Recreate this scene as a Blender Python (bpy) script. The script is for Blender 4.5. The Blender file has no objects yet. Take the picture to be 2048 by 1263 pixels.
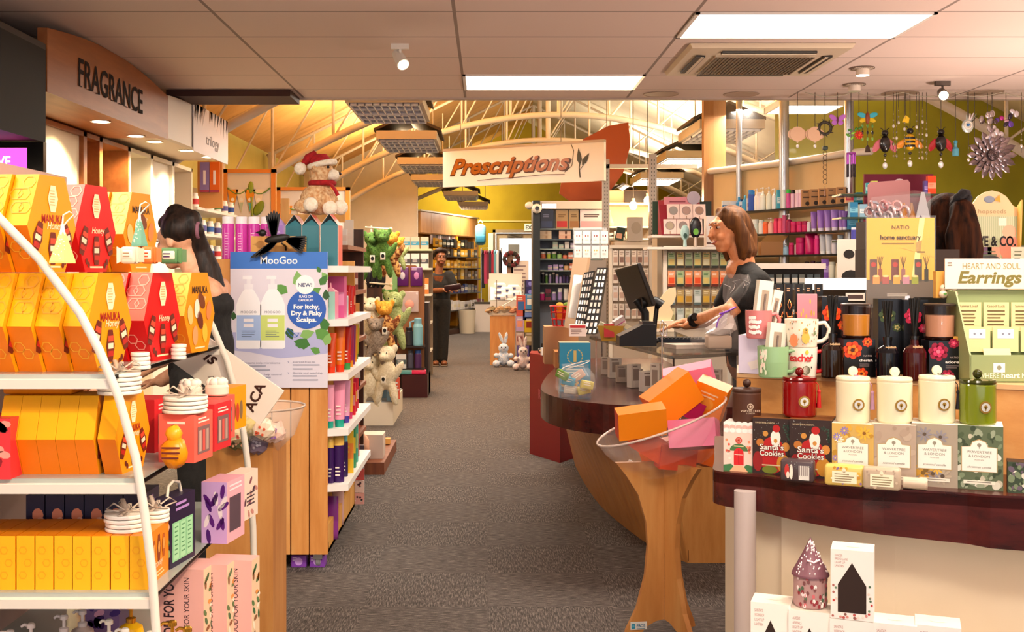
import bpy,math,random
from mathutils import Vector,Matrix,Euler
random.seed(11)
PI=math.pi
SC=bpy.context.scene
COL=SC.collection
# ------------------------------------------------------------------ camera, world, lights, exposure
F,CX,CY,EYE=2241.0,975.0,540.0,1.35
cam_d=bpy.data.cameras.new('camera')
cam_d.sensor_width=36.0
cam_d.lens=36.0*F/2048.0
cam_d.shift_x=(1024.0-CX)/2048.0
cam_d.shift_y=-(631.5-CY)/2048.0
cam_d.clip_start=0.05
cam_d.clip_end=200
cam=bpy.data.objects.new('camera',cam_d)
cam.location=(0,0,EYE)
cam.rotation_euler=(PI/2,0,0)
COL.objects.link(cam)
SC.camera=cam
SC.view_settings.view_transform='Standard'
SC.view_settings.look='None'
SC.view_settings.gamma=1.0
SC.view_settings.use_curve_mapping=False
SC.view_settings.exposure=0.5
SC.cycles.use_denoising=True
SC.cycles.max_bounces=7
SC.cycles.diffuse_bounces=3
SC.cycles.glossy_bounces=3
SC.cycles.transmission_bounces=5
SC.cycles.transparent_max_bounces=12
SC.cycles.caustics_reflective=False
SC.cycles.caustics_refractive=False
SC.cycles.sample_clamp_indirect=4.0
world=bpy.data.worlds.new('daylight')
world.use_nodes=True
SC.world=world
_bg=world.node_tree.nodes['Background']
_bg.inputs[0].default_value=(0.80,0.90,1.0,1)
_bg.inputs[1].default_value=.45
def light(name,kind,loc,energy,color=(1,.8,.6),size=.1,rot=(0,0,0),sizey=None,spot=None,blend=.5):
 L=bpy.data.lights.new(name,kind)
 L.energy=energy
 L.color=color
 if kind=='AREA':
  L.size=size
  if sizey:
   L.shape='RECTANGLE'
   L.size_y=sizey
 elif kind in ('POINT','SPOT'):
  L.shadow_soft_size=size
  if kind=='SPOT':
   L.spot_size=math.radians(spot or 60)
   L.spot_blend=blend
 o=bpy.data.objects.new(name,L)
 o.location=loc
 o.rotation_euler=rot
 COL.objects.link(o)
 return o
WARM=(1.0,.70,.45)
WHITE=(1.0,.87,.72)
COOL=(.86,.92,1.0)
# daylight through the shop front window behind the photographer
light('shop_window_light','AREA',(0.3,-2.6,1.6),42,(.95,.93,1.0),6.4,(PI/2,0,0),2.2)
# lamps added for their light: outside backdrop first, then unseen ceiling fill lamps
light('backdrop_light','AREA',(.7,30.2,3.2),900,(1,.98,.95),4,(.9,0,0),3)  # lights the outside backdrop in place of daylight
UPL=((3.7,6.3,.92),(3.5,3.7,.92),(.6,-1.6,.92))
for _i,_p in enumerate(UPL):
 light('ceiling_fill_light','AREA',_p,(34,70,85)[_i],(1.0,.74,.62),.3,(PI,0,0),.3)
# troffers of the front ceiling (all on the 0.6 m by 1.2 m grid, some above and behind the photographer)
for _x,_y in ((1.636,5.86),(.436,7.62),(1.636,2.26),(-1.964,2.26),(.436,.46)):
 light('troffer_light','AREA',(_x,_y,2.60),36,WHITE,1.15,(0,0,0),.55)
light('hanging_panel_light','AREA',(2.45,10.0,2.76),40,WHITE,.56,(0,0,0),.5)
# up-lighting of the bowstring roof and the fluorescent battens of the hall
for _y in (10.6,13.8,17.0):
 light('roof_uplight','AREA',(-1.2,_y,2.9),120,(1,.72,.40),.5,(PI,0,0),1.6)
for _y in (11.4,14.6,18.2,22):
 light('roof_uplight','AREA',(2.9,_y,2.95),75,(1,.84,.62),.5,(PI,0,0),1.2)  # added lamps without fittings, brighten the right roof slope
light('back_wall_fill','AREA',(-.6,26.4,3.3),60,(1,.84,.5),1.2,(PI/2-.3,0,0),.3)  # added lamp without a fitting, brightens the far yellow wall
light('display_spot','SPOT',(-.35,2.7,2.55),100,(1,.86,.72),.05,Euler((.98,0,.26)),spot=46,blend=.8)  # added spot, brightens the pine trolley and its poster
BAT=((-.86,9.9),(-.86,12.5),(-.86,15.3),(-.86,17.9),(-.5,21.5),(-.3,24.8),(2.5,14.3),(2.6,17.3),(2.6,22))  # farthest lamps added to brighten the back of the hall
for _x,_y in BAT:
 light('batten_light','AREA',(_x,_y,2.70),46,WHITE,.6,(0,0,0),1.2)
# track spots over the foreground displays
light('display_spot','SPOT',(.7,.9,2.52),112,(1,.77,.46),.04,Euler((.75,0,.78)),spot=70,blend=.7)
light('display_spot','SPOT',(.2,1.2,2.52),9,(1,.66,.34),.04,Euler((.95,0,-.62)),spot=65,blend=.7)
# ------------------------------------------------------------------ helpers
def X(px,d):return (px-CX)*d/F
def Z(py,d):return EYE-(py-CY)*d/F
def P(px,py,d):return Vector((X(px,d),d,Z(py,d)))
def S(n,d):return n*d/F
def DZ(py,z):return (EYE-z)*F/(py-CY)
def lin(h):
 h=h.lstrip('#')
 c=[int(h[i:i+2],16)/255 for i in (0,2,4)]
 return tuple(x/12.92 if x<=.04045 else ((x+.055)/1.055)**2.4 for x in c)+(1,)
_M={}
def m(h,rough=.5,metal=0.,trans=0.,emit=0.,coat=0.,ior=1.45,alpha=1.):
 k=(h,rough,metal,trans,emit,coat,ior,alpha)
 if k in _M:
  return _M[k]
 M=bpy.data.materials.new('finish_'+h)
 M.use_nodes=True
 b=M.node_tree.nodes['Principled BSDF']
 b.inputs['Base Color'].default_value=lin(h)
 b.inputs['Roughness'].default_value=rough
 b.inputs['Metallic'].default_value=metal
 b.inputs['Transmission Weight'].default_value=trans
 b.inputs['Coat Weight'].default_value=coat
 b.inputs['IOR'].default_value=ior
 b.inputs['Alpha'].default_value=alpha
 if emit:
  b.inputs['Emission Color'].default_value=lin(h)
  b.inputs['Emission Strength'].default_value=emit
 _M[k]=M
 return M
def nodes(name):
 M=bpy.data.materials.new(name)
 M.use_nodes=True
 nt=M.node_tree
 return M,nt,nt.nodes,nt.links,nt.nodes['Principled BSDF']
def coords(nt,scale=(1,1,1),kind='Object'):
 tc=nt.nodes.new('ShaderNodeTexCoord')
 mp=nt.nodes.new('ShaderNodeMapping')
 mp.inputs['Scale'].default_value=scale
 nt.links.new(tc.outputs[kind],mp.inputs['Vector'])
 return mp.outputs['Vector']
def ramp(nt,fac,stops):
 r=nt.nodes.new('ShaderNodeValToRGB')
 e=r.color_ramp.elements
 while len(e)<len(stops):
  e.new(.5)
 for i,(p,c)in enumerate(stops):
  e[i].position=p
  e[i].color=lin(c)if isinstance(c,str)else c
 nt.links.new(fac,r.inputs['Fac'])
 return r.outputs['Color']
def noise(nt,vec,scale,detail=3,rough=.5):
 n=nt.nodes.new('ShaderNodeTexNoise')
 n.inputs['Scale'].default_value=scale
 n.inputs['Detail'].default_value=detail
 n.inputs['Roughness'].default_value=rough
 nt.links.new(vec,n.inputs['Vector'])
 return n.outputs['Fac']
def bump(nt,b,h,strength=.2,dist=.01):
 n=nt.nodes.new('ShaderNodeBump')
 n.inputs['Strength'].default_value=strength
 n.inputs['Distance'].default_value=dist
 nt.links.new(h,n.inputs['Height'])
 nt.links.new(n.outputs['Normal'],b.inputs['Normal'])
def speck(name,a,b_,scale,rough=.7,bs=0.,stretch=(1,1,1),lo=.35,hi=.65,detail=4,metal=0.,spec=.5):
 """two-tone noise material (timber grain, fur, terrazzo, fabric)"""
 M,nt,N,L,b=nodes(name)
 f=noise(nt,coords(nt,stretch),scale,detail)
 L.new(ramp(nt,f,[(lo,a),(hi,b_)]),b.inputs['Base Color'])
 b.inputs['Roughness'].default_value=rough
 b.inputs['Specular IOR Level'].default_value=spec
 b.inputs['Metallic'].default_value=metal
 if bs:
  bump(nt,b,f,bs)
 return M
def wood(name,a,b_,c,axis='z',rough=.35,scale=6.,knots=0.):
 M,nt,N,L,b=nodes(name)
 st={'x':(.12,1,1),'y':(1,.12,1),'z':(1,1,.12)}[axis]
 v=coords(nt,st)
 f=noise(nt,v,scale*3,6,.6)
 col=ramp(nt,f,[(.30,a),(.5,b_),(.72,c)])
 if knots:
  vo=N.new('ShaderNodeTexVoronoi')
  vo.inputs['Scale'].default_value=knots
  L.new(coords(nt,{'x':(.4,1,1),'y':(1,.4,1),'z':(1,1,.4)}[axis]),vo.inputs['Vector'])
  r=N.new('ShaderNodeValToRGB')
  r.color_ramp.elements[0].position=.05
  r.color_ramp.elements[1].position=.11
  L.new(vo.outputs['Distance'],r.inputs['Fac'])
  mx=N.new('ShaderNodeMixRGB')
  mx.inputs['Color1'].default_value=lin('6b3413')
  L.new(r.outputs['Color'],mx.inputs['Fac'])
  L.new(col,mx.inputs['Color2'])
  col=mx.outputs['Color']
 L.new(col,b.inputs['Base Color'])
 b.inputs['Roughness'].default_value=rough
 return M
BEECH=wood('beech_veneer','b9783c','c98a4a','d39a5a','z',.4)
BEECHX=wood('beech_veneer_across','c08142','d0924f','dba260','x',.4)
BEECHY=wood('beech_veneer_along','b9783c','c98a4a','d39a5a','y',.4)
PINE=wood('knotty_pine','c8803a','dc9750','e8ad68','z',.45,5,2.6)
PINEP=wood('pine_plain','d09040','dda24f','e6b266','z',.5)
MAHOG=wood('mahogany','2c0a08','45110d','561913','x',.25,8)
DARKW=wood('dark_walnut','2a140c','40200f','573018','z',.4)
MIDW=wood('red_timber','6a3520','7d4428','8f5433','z',.45)
GLASS=m('f4fbfa',.02,0,1,ior=1.2)
ACRYL=m('ffffff',.03,0,0,alpha=.13)
TINT=m('2a2623',.04,0,0,alpha=.55)
WHT=m('efe9e2',.5)
CREAM=m('ecdcc0',.6)
STEEL=m('c9ccd0',.3,.9)
CHROME=m('dcdcdc',.12,1)
BLK=m('0d0c0c',.45)
BLKG=m('0a0a0b',.15)
GOLDM=m('d8a23c',.25,.9)
SOAPY=m('f6f1e6',.35)
_TXT={}
def textmesh(s,shear,bold):
 k=(s,shear,bold)
 if k not in _TXT:
  c=bpy.data.curves.new('t','FONT')
  c.body=s
  c.size=1
  c.shear=shear
  c.offset=bold
  c.resolution_u=3
  o=bpy.data.objects.new('t',c)
  me=o.to_mesh()
  vs=[tuple(v.co)[:2]for v in me.vertices]
  fs=[tuple(p.vertices)for p in me.polygons]
  o.to_mesh_clear()
  bpy.data.objects.remove(o)
  bpy.data.curves.remove(c)
  if vs:
   x0=min(v[0]for v in vs);x1=max(v[0]for v in vs)
   z0=min(v[1]for v in vs);z1=max(v[1]for v in vs)
  else:
   x0=x1=z0=z1=0
  _TXT[k]=(vs,fs,x0,x1,z0,z1)
 return _TXT[k]
class MB:
 """collects shapes and builds ONE mesh object"""
 def __init__(s):
  s.v=[];s.f=[];s.mi=[];s.sm=[];s.mats=[];s.T=None
 def _m(s,mat):
  if mat not in s.mats:
   s.mats.append(mat)
  return s.mats.index(mat)
 def add(s,vs,fs,mat,smooth=False,T=None):
  T=T if T is not None else s.T
  n=len(s.v)
  if T is not None:
   vs=[T@Vector(v)for v in vs]
  s.v.extend([tuple(v)for v in vs])
  i=s._m(mat)
  for f in fs:
   s.f.append(tuple(n+a for a in f));s.mi.append(i);s.sm.append(smooth)
  return s
 def box(s,a,b,mat,T=None):
  x0,y0,z0=a;x1,y1,z1=b
  vs=[(x0,y0,z0),(x1,y0,z0),(x1,y1,z0),(x0,y1,z0),(x0,y0,z1),(x1,y0,z1),(x1,y1,z1),(x0,y1,z1)]
  mats=mat if isinstance(mat,(list,tuple))else [mat]*6
  for f,mm in zip([(0,3,2,1),(4,5,6,7),(0,1,5,4),(1,2,6,5),(2,3,7,6),(3,0,4,7)],mats):
   s.add(vs,[f],mm,False,T)
  return s
 def cb(s,cx,cy,z,w,d,h,mat,T=None):
  return s.box((cx-w/2,cy-d/2,z),(cx+w/2,cy+d/2,z+h),mat,T)
 def rbox(s,a,b,r,mat,T=None,smooth=True):
  """box with softened edges: rounded rectangle in plan, eased top and bottom"""
  x0,y0,z0=a;x1,y1,z1=b
  r=min(r,(x1-x0)/2.01,(y1-y0)/2.01,(z1-z0)/2.01)
  k=3
  def ring(ins,z):
   o=[]
   for cx,cy,a0 in ((x1-r,y1-r,0),(x0+r,y1-r,PI/2),(x0+r,y0+r,PI),(x1-r,y0+r,1.5*PI)):
    for i in range(k+1):
     t=a0+i*PI/2/k
     o.append((cx+(r-ins)*math.cos(t),cy+(r-ins)*math.sin(t),z))
   return o
  rings=[ring(r,z0),ring(r*.3,z0+r*.3),ring(0,z0+r),ring(0,z1-r),ring(r*.3,z1-r*.3),ring(r,z1)]
  n=len(rings[0])
  vs=[p for q in rings for p in q]
  fs=[tuple(range(n))[::-1],tuple(range(n*5,n*6))]
  s.add(vs,fs,mat,False,T)
  s.add(vs,[(j*n+i,j*n+(i+1)%n,(j+1)*n+(i+1)%n,(j+1)*n+i)for j in range(5)for i in range(n)],mat,smooth,T)
  return s
 def prism(s,poly,axis,a,b,mat,T=None,side=None,smooth=False,cap2=None):
  """poly of 2-D points extruded along an axis; side = material of the extruded walls"""
  def p3(p,t):
   return {'y':(p[0],t,p[1]),'x':(t,p[0],p[1]),'z':(p[0],p[1],t)}[axis]
  n=len(poly)
  vs=[p3(p,a)for p in poly]+[p3(p,b)for p in poly]
  s.add(vs,[tuple(range(n))],mat,False,T)
  s.add(vs,[tuple(range(2*n-1,n-1,-1))],cap2 or mat,False,T)
  sd=side or mat
  for i in range(n):
   mm=sd[i%len(sd)]if isinstance(sd,(list,tuple))else sd
   s.add(vs,[(i,n+i,n+(i+1)%n,(i+1)%n)],mm,smooth,T)
  return s
 def lathe(s,prof,mat,c=(0,0,0),seg=16,T=None,smooth=True,wob=0,a0=0.,a1=2*PI,cap=True):
  vs=[];full=abs(a1-a0-2*PI)<1e-6
  ns=seg if full else seg+1
  for r,z in prof:
   for i in range(ns):
    t=a0+(a1-a0)*i/seg
    k=r*(1+(wob if i%2 else -wob))
    vs.append((c[0]+k*math.cos(t),c[1]+k*math.sin(t),c[2]+z))
  mats=mat if isinstance(mat,(list,tuple))else [mat]*(len(prof)-1)
  for j in range(len(prof)-1):
   fs=[]
   for i in range(seg):
    q=(i+1)%ns
    fs.append((j*ns+i,j*ns+q,(j+1)*ns+q,(j+1)*ns+i))
   s.add(vs,fs,mats[j],smooth,T)
  if full and cap:
   if prof[0][0]>1e-5:s.add(vs[:ns],[tuple(range(ns))[::-1]],mats[0],False,T)
   if prof[-1][0]>1e-5:s.add(vs[-ns:],[tuple(range(ns))],mats[-1],False,T)
  return s
 def tube(s,pts,r,mat,seg=6,T=None,closed=False,flat=1.):
  pts=[Vector(p)for p in pts]
  n=len(pts)
  rs=r if isinstance(r,(list,tuple))else [r]*n
  vs=[];up=None
  for i in range(n):
   a=pts[i-1]if (i or closed)else pts[i]
   b=pts[(i+1)%n]if (i<n-1 or closed)else pts[i]
   t=(b-a)
   t=t.normalized()if t.length>1e-9 else Vector((0,0,1))
   if up is None:
    up=Vector((0,0,1))if abs(t.z)<.9 else Vector((0,1,0))
   u=t.cross(up)
   if u.length<1e-6:u=t.orthogonal()
   u.normalize();w=u.cross(t).normalized();up=w
   for k in range(seg):
    q=2*PI*k/seg
    vs.append(pts[i]+rs[i]*(math.cos(q)*u+flat*math.sin(q)*w))
  fs=[]
  for i in range(n if closed else n-1):
   j=(i+1)%n
   for k in range(seg):
    q=(k+1)%seg
    fs.append((i*seg+k,i*seg+q,j*seg+q,j*seg+k))
  s.add(vs,fs,mat,True,T)
  if not closed:
   s.add(vs,[tuple(range(seg))[::-1],tuple(range((n-1)*seg,n*seg))],mat,False,T)
  return s
 def ell(s,c,r,mat,seg=12,rings=7,T=None,rot=None,lump=0):
  vs=[]
  c=Vector(c)
  if not isinstance(r,(tuple,list)):r=(r,r,r)
  for j in range(rings+1):
   ph=PI*j/rings
   for i in range(seg):
    t=2*PI*i/seg
    k=1+(random.uniform(-lump,lump)if lump else 0)
    p=Vector((r[0]*k*math.sin(ph)*math.cos(t),r[1]*k*math.sin(ph)*math.sin(t),r[2]*k*math.cos(ph)))
    if rot is not None:p=rot@p
    vs.append(c+p)
  fs=[]
  for j in range(rings):
   for i in range(seg):
    q=(i+1)%seg
    if j==0:fs.append((i,(j+1)*seg+i,(j+1)*seg+q))
    elif j==rings-1:fs.append((j*seg+i,(j+1)*seg+i,j*seg+q))
    else:fs.append((j*seg+i,(j+1)*seg+i,(j+1)*seg+q,j*seg+q))
  return s.add(vs,fs,mat,True,T)
 def face(s,pts,mat,T=None):
  return s.add(pts,[tuple(range(len(pts)))],mat,False,T)
 def dec(s,pts,y,mat,T=None):
  return s.face([(p[0],y,p[1])for p in pts],mat,T)
 def rect(s,x0,x1,z0,z1,y,mat,T=None):
  return s.dec([(x0,z0),(x1,z0),(x1,z1),(x0,z1)],y,mat,T)
 def circ(s,cx,cz,rx,y,mat,rz=None,n=14,T=None,a=0.):
  rz=rz or rx
  pts=[]
  for i in range(n):
   u,w=rx*math.cos(2*PI*i/n),rz*math.sin(2*PI*i/n)
   pts.append((cx+u*math.cos(a)-w*math.sin(a),cz+u*math.sin(a)+w*math.cos(a)))
  return s.dec(pts,y,mat,T)
 def hexa(s,cx,cz,w,h,y,mat,k=.5,T=None):
  """upright elongated hexagon: pointed top and bottom edge"""
  return s.dec([(cx-w/2*k,cz-h/2),(cx+w/2*k,cz-h/2),(cx+w/2,cz),(cx+w/2*k,cz+h/2),(cx-w/2*k,cz+h/2),(cx-w/2,cz)],y,mat,T)
 def text(s,t,size,x,z,y,mat,al='C',shear=0.,bold=0.,w=None,T=None,rot=0.,sx=1.):
  """lettering with cap height `size`; w fits the line to a width"""
  vs,fs,x0,x1,z0,z1=textmesh(t,shear,bold)
  if not vs:return s
  k=size/.73
  kx=k*sx if w is None else w/max(x1-x0,1e-6)
  off={'C':(x0+x1)/2,'L':x0,'R':x1}[al]
  cr,sr=math.cos(rot),math.sin(rot)
  o=[]
  for a,b in vs:
   u,q=(a-off)*kx,b*k
   o.append((x+u*cr-q*sr,y,z+u*sr+q*cr))
  return s.add(o,fs,mat,False,T)
 def lines(s,x0,x1,z,n,pitch,h,y,mat,T=None,ragged=True):
  """rows of small print"""
  for i in range(n):
   e=x1-(x1-x0)*(random.uniform(0,.3)if ragged else 0)
   s.rect(x0,e,z-i*pitch-h,z-i*pitch,y,mat,T)
  return s
 def build(s,name,parent=None,loc=None,rz=0.,rot=None,mods=()):
  me=bpy.data.meshes.new(name)
  me.from_pydata(s.v,[],s.f)
  me.polygons.foreach_set('material_index',s.mi)
  me.polygons.foreach_set('use_smooth',s.sm)
  for q in s.mats:me.materials.append(q)
  me.update()
  o=bpy.data.objects.new(name,me)
  COL.objects.link(o)
  if parent is not None:o.parent=parent
  if loc is not None:o.location=loc
  if rz or rot:o.rotation_euler=rot if rot else (0,0,rz)
  return o
def RT(rz=0.,loc=(0,0,0),rx=0.,ry=0.):
 return Matrix.Translation(loc)@Euler((rx,ry,rz)).to_matrix().to_4x4()
SIDE_R=Matrix.Rotation(PI/2,4,'Z')
SIDE_L=Matrix.Rotation(-PI/2,4,'Z')
def tag(o,label,cat,group=None):
 o['label']=label;o['category']=cat
 if group:o['group']=group
 return o
def thing(name,label,cat,loc,rz=0.,group=None,rot=None):
 o=bpy.data.objects.new(name,None)
 o.empty_display_size=.05
 COL.objects.link(o)
 o.location=loc
 o.rotation_euler=rot if rot else (0,0,rz)
 return tag(o,label,cat,group)
def solo(b,name,label,cat,loc,rz=0.,group=None,rot=None):
 return tag(b.build(name,None,loc,rz,rot),label,cat,group)
def struct(b,name,loc=None,rz=0.):
 o=b.build(name,None,loc,rz)
 o['kind']='structure'
 return o
def dup(src,loc,rz=0.,label=None,group=None,rot=None,scale=None):
 r=src.copy();COL.objects.link(r)
 r.location=loc;r.rotation_euler=rot if rot else (0,0,rz)
 if scale:r.scale=(scale,)*3 if not isinstance(scale,tuple)else scale
 if label:r['label']=label
 if group:r['group']=group
 for ch in list(src.children):
  c=ch.copy();COL.objects.link(c);c.parent=r
  for g in list(ch.children):
   e=g.copy();COL.objects.link(e);e.parent=c
 return r
def nth(i):
 W='first second third fourth fifth sixth seventh eighth ninth tenth eleventh twelfth thirteenth fourteenth fifteenth sixteenth seventeenth eighteenth nineteenth twentieth'.split()
 return W[i]if i<20 else 'twenty-'+W[i-20]
def row(proto,spots,desc,end,group=None):
 """place proto at the first spot and copies at the others; the label counts them from one end"""
 for i,sp in enumerate(spots):
  loc,rz=sp[0],(sp[1]if len(sp)>1 else 0.)
  lab=f'{desc}, {nth(i)} from {end}'
  if i==0:
   proto.location=loc;proto.rotation_euler=(0,0,rz)
   proto['label']=lab
   if group:proto['group']=group
  else:
   dup(proto,loc,rz,lab,group)
def lerp(a,b,t):return a+(b-a)*t
def curve(pts,k=5):
 """smooth open outline through the given 2-D points"""
 p=[Vector((*q,0))for q in pts];p=[p[0]*2-p[1]]+p+[p[-1]*2-p[-2]];o=[]
 for i in range(1,len(p)-2):
  for j in range(k):
   t=j/k;a,b,c,d=p[i-1:i+3]
   v=.5*(2*b+(c-a)*t+(2*a-5*b+4*c-d)*t*t+(3*b-a-3*c+d)*t**3)
   o.append((v.x,v.y))
 return o+[tuple(pts[-1])]
# ------------------------------------------------------------------ the setting
CH=EYE+2870.0/F
CE=8.32
def carpet():
 M,nt,N,L,b=nodes('carpet_tiles')
 v=coords(nt)
 ck=N.new('ShaderNodeTexChecker');ck.inputs['Scale'].default_value=2.0
 L.new(v,ck.inputs['Vector'])
 a=noise(nt,coords(nt,(60,7,1)),3,4,.7)
 c=noise(nt,coords(nt,(7,60,1)),3,4,.7)
 mx=N.new('ShaderNodeMixRGB');L.new(ck.outputs['Fac'],mx.inputs['Fac'])
 L.new(a,mx.inputs['Color1']);L.new(c,mx.inputs['Color2'])
 fine=noise(nt,coords(nt),320,2,.6)
 ad=N.new('ShaderNodeMixRGB');ad.blend_type='OVERLAY';ad.inputs['Fac'].default_value=.35
 L.new(mx.outputs['Color'],ad.inputs['Color1']);L.new(fine,ad.inputs['Color2'])
 L.new(ramp(nt,ad.outputs['Color'],[(.34,'26211f'),(.5,'4d4642'),(.66,'857b75')]),b.inputs['Base Color'])
 b.inputs['Roughness'].default_value=.95
 bump(nt,b,ad.outputs['Color'],.5,.004)
 return M
def tiles():
 M,nt,N,L,b=nodes('ceiling_tiles')
 tc=N.new('ShaderNodeTexCoord');mp=N.new('ShaderNodeMapping')
 mp.inputs['Location'].default_value=(.165+12,-5.555+12,0)
 L.new(tc.outputs['Object'],mp.inputs['Vector'])
 br=N.new('ShaderNodeTexBrick')
 br.offset=0;br.squash=1
 for k,q in (('Scale',1),('Brick Width',1.2),('Row Height',.6),('Mortar Size',.009),('Mortar Smooth',0),('Bias',0)):
  br.inputs[k].default_value=q
 br.inputs['Color1'].default_value=lin('ecd8ce');br.inputs['Color2'].default_value=lin('e8d4c9')
 br.inputs['Mortar'].default_value=lin('9b8a80')
 L.new(mp.outputs['Vector'],br.inputs['Vector'])
 L.new(br.outputs['Color'],b.inputs['Base Color'])
 b.inputs['Roughness'].default_value=.9
 bump(nt,b,noise(nt,coords(nt),90,4),.15,.004)
 return M
OLIVE=speck('olive_paint','8f8a1c','98931f',3,.8)
YELGR=speck('chartreuse_paint','a0860a','a88e0e',3,.8)
PALEGR=speck('pale_green_paint','bdb565','c5bc6b',3,.8)
PLASTER=speck('cream_plaster','ddd0bb','e4d7c2',4,.8)
PLYROOF=wood('plywood_roof','d49a52','dca45c','e4b068','x',.6,2)
WHITEROOF=speck('white_roof_lining','d8ccb4','e0d4bc',3,.8)
b=MB();b.box((-3.4,-4,-.1),(6.4,28.1,0),carpet());struct(b,'floor')
b=MB();b.box((-6,28.1,-.12),(8,44,-.02),speck('outside_paving','a8a39a','bdb8ae',6,.9));struct(b,'ground')
b=MB();b.box((-3.3,-4,CH),(6.3,CE,CH+.12),tiles());b.box((-3.3,CE,CH-.012),(6.3,CE+.06,CH+.12),m('cbb9ac',.6));struct(b,'ceiling')
b=MB();b.box((-3.3,CE+.06,CH+.03),(6.3,CE+.2,5.3),PLASTER);struct(b,'wall_bulkhead')
# dark strip painting the shade of a ceiling gap beside the fragrance unit
b=MB();b.box((X(338,8.0),7.93,CH-.05),(X(598,8.3),CE+.01,CH-.004),m('35150d',.6));struct(b,'trim_gap_shade')
b=MB();b.box((-3.4,-4,0),(-3.1,CE+.2,CH),PLASTER);struct(b,'wall_left')
b=MB();b.box((-3.4,CE+.2,0),(-3.1,28.1,3.02),PALEGR);struct(b,'wall_left_green')
b=MB();b.box((6.1,-4,0),(6.4,28.1,3.0),PLASTER);struct(b,'wall_right')
def roofz(x):return 3.0+.5*(x+3.1)if x<1 else 5.05-.5*(x-1)
b=MB()
b.prism([(-3.1,0),(-1.25,0),(-1.25,roofz(-1.25)),(-3.1,3.0)],'y',20,20.15,PLASTER);struct(b,'wall_gable')
b=MB()
b.prism([(-3.1,0),(.13,0),(.13,2.36),(1.27,2.36),(1.27,0),(6.1,0),(6.1,2.5),(1,5.05),(-3.1,3)],'y',28,28.15,YELGR);struct(b,'wall_back')
b=MB()
b.prism([(-3.4,2.85),(1,5.05),(1,5.2),(-3.4,3.0)],'y',CE+.1,28.15,PLYROOF);struct(b,'roof_left')
b=MB()
b.prism([(1,5.05),(6.4,2.35),(6.4,2.5),(1,5.2)],'y',CE+.1,28.15,WHITEROOF);struct(b,'roof_right')
b=MB();b.box((2.93,11.3,0),(6.1,11.42,3.6),OLIVE);struct(b,'wall_olive')
b=MB()
b.box((-.9,27.96,2.56),(1.6,28,2.59),m('d8c78a',.5));struct(b,'trim_2')
# shop front behind the photographer: piers, sill and head around one wide window
b=MB()
for q in ((-3.1,0,-2.9,CH),(5.9,0,6.1,CH),(-2.9,0,5.9,.45),(-2.9,2.5,5.9,CH)):
 b.box((q[0],-3.2,q[1]),(q[2],-3.0,q[3]),PLASTER)
for k in range(1,4):
 b.box((-2.9+2.2*k-.03,-3.13,.45),(-2.9+2.2*k+.03,-3.07,2.5),STEEL)
struct(b,'wall_front')
b=MB();b.box((-5,36,-.02),(7,36.2,6),speck('backdrop_white','f2f0ec','fbfaf6',2,.9));struct(b,'wall_backdrop')  # white backdrop added to make the back doorway look bright
# glazed back door with its frame
b=MB();fm=m('a58f78',.5)
for q in ((.13,0,.2,2.36),(1.2,0,1.27,2.36),(.13,2.29,1.27,2.36)):
 b.box((q[0],27.93,q[1]),(q[2],28.17,q[3]),fm)
struct(b,'door_frame')
b=MB()
for q in ((.22,.02,.3,2.27),(1.1,.02,1.18,2.27),(.3,2.15,1.1,2.27),(.3,.02,1.1,.25)):
 b.box((q[0],28.03,q[1]),(q[2],28.08,q[3]),m('b39c84',.5))
b.box((.5,27.98,2.17),(.86,28.03,2.24),m('6d6155',.4))
b.tube([(.55,27.97,2.24),(.85,27.8,2.25)],.012,m('3a332c'))
d1=struct(b,'door_1')
g=MB();g.box((.3,28.05,.25),(1.1,28.06,2.15),ACRYL);g.build('door_glass',d1)
g=MB();g.rect(.52,.8,1.62,2.0,28.045,m('8d8b8e'));g.rect(.54,.78,1.72,1.78,28.044,m('e5e5ea'));g.build('notice',d1)
g=MB();g.box((.32,28.0,1.0),(.34,28.03,1.15),m('222222'));g.build('handle',d1)
# white side leaf folded in front of the wall
b=MB();b.box((.02,27.86,0),(.14,27.9,2.27),m('eef0ee',.4));b.box((.11,27.84,1.02),(.135,27.86,1.06),BLK);struct(b,'door_2')
# bowstring trusses
def truss(y,xl=-3.05,xr=6.05):
 b=MB();tm=m('cdbfae',.5)
 def low(x):return 3.5-.0914*(x-1)**2
 xs=[lerp(xl,xr,i/30)for i in range(31)]
 b.tube([(x,y,low(x))for x in xs],.043,tm,8)
 def up(x):return min(roofz(x),roofz(x))-.1
 b.tube([(xl,y,up(xl)),(1,y,up(1))],.026,tm,6)
 b.tube([(1,y,up(1)),(xr,y,up(xr))],.026,tm,6)
 x=1.0;k=0
 while x>xl+.2:
  b.tube([(x,y,low(x)),(x,y,up(x))],.017 if k else .04,tm,6)
  x2=max(x-.68,xl)
  b.tube([(x,y,up(x)),(x2,y,low(x2))],.012,tm,5)
  x=x2;k+=1
 x=1.0
 while x<xr-.2:
  x2=min(x+.68,xr)
  b.tube([(x,y,low(x)),(x2,y,up(x2))],.012,tm,5)
  b.tube([(x2,y,low(x2)),(x2,y,up(x2))],.017,tm,6)
  x=x2
 o=struct(b,'beam_truss')
for y in (9.5,12.5,15.5,18.5,21.5,24.5):truss(y)
# posts under the eaves on the green wall
for y in (12.5,15.5,18.5):
 b=MB();b.cb(-2.98,y,0,.09,.09,2.98,m('cdbfae',.5));struct(b,'column_eaves')
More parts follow.
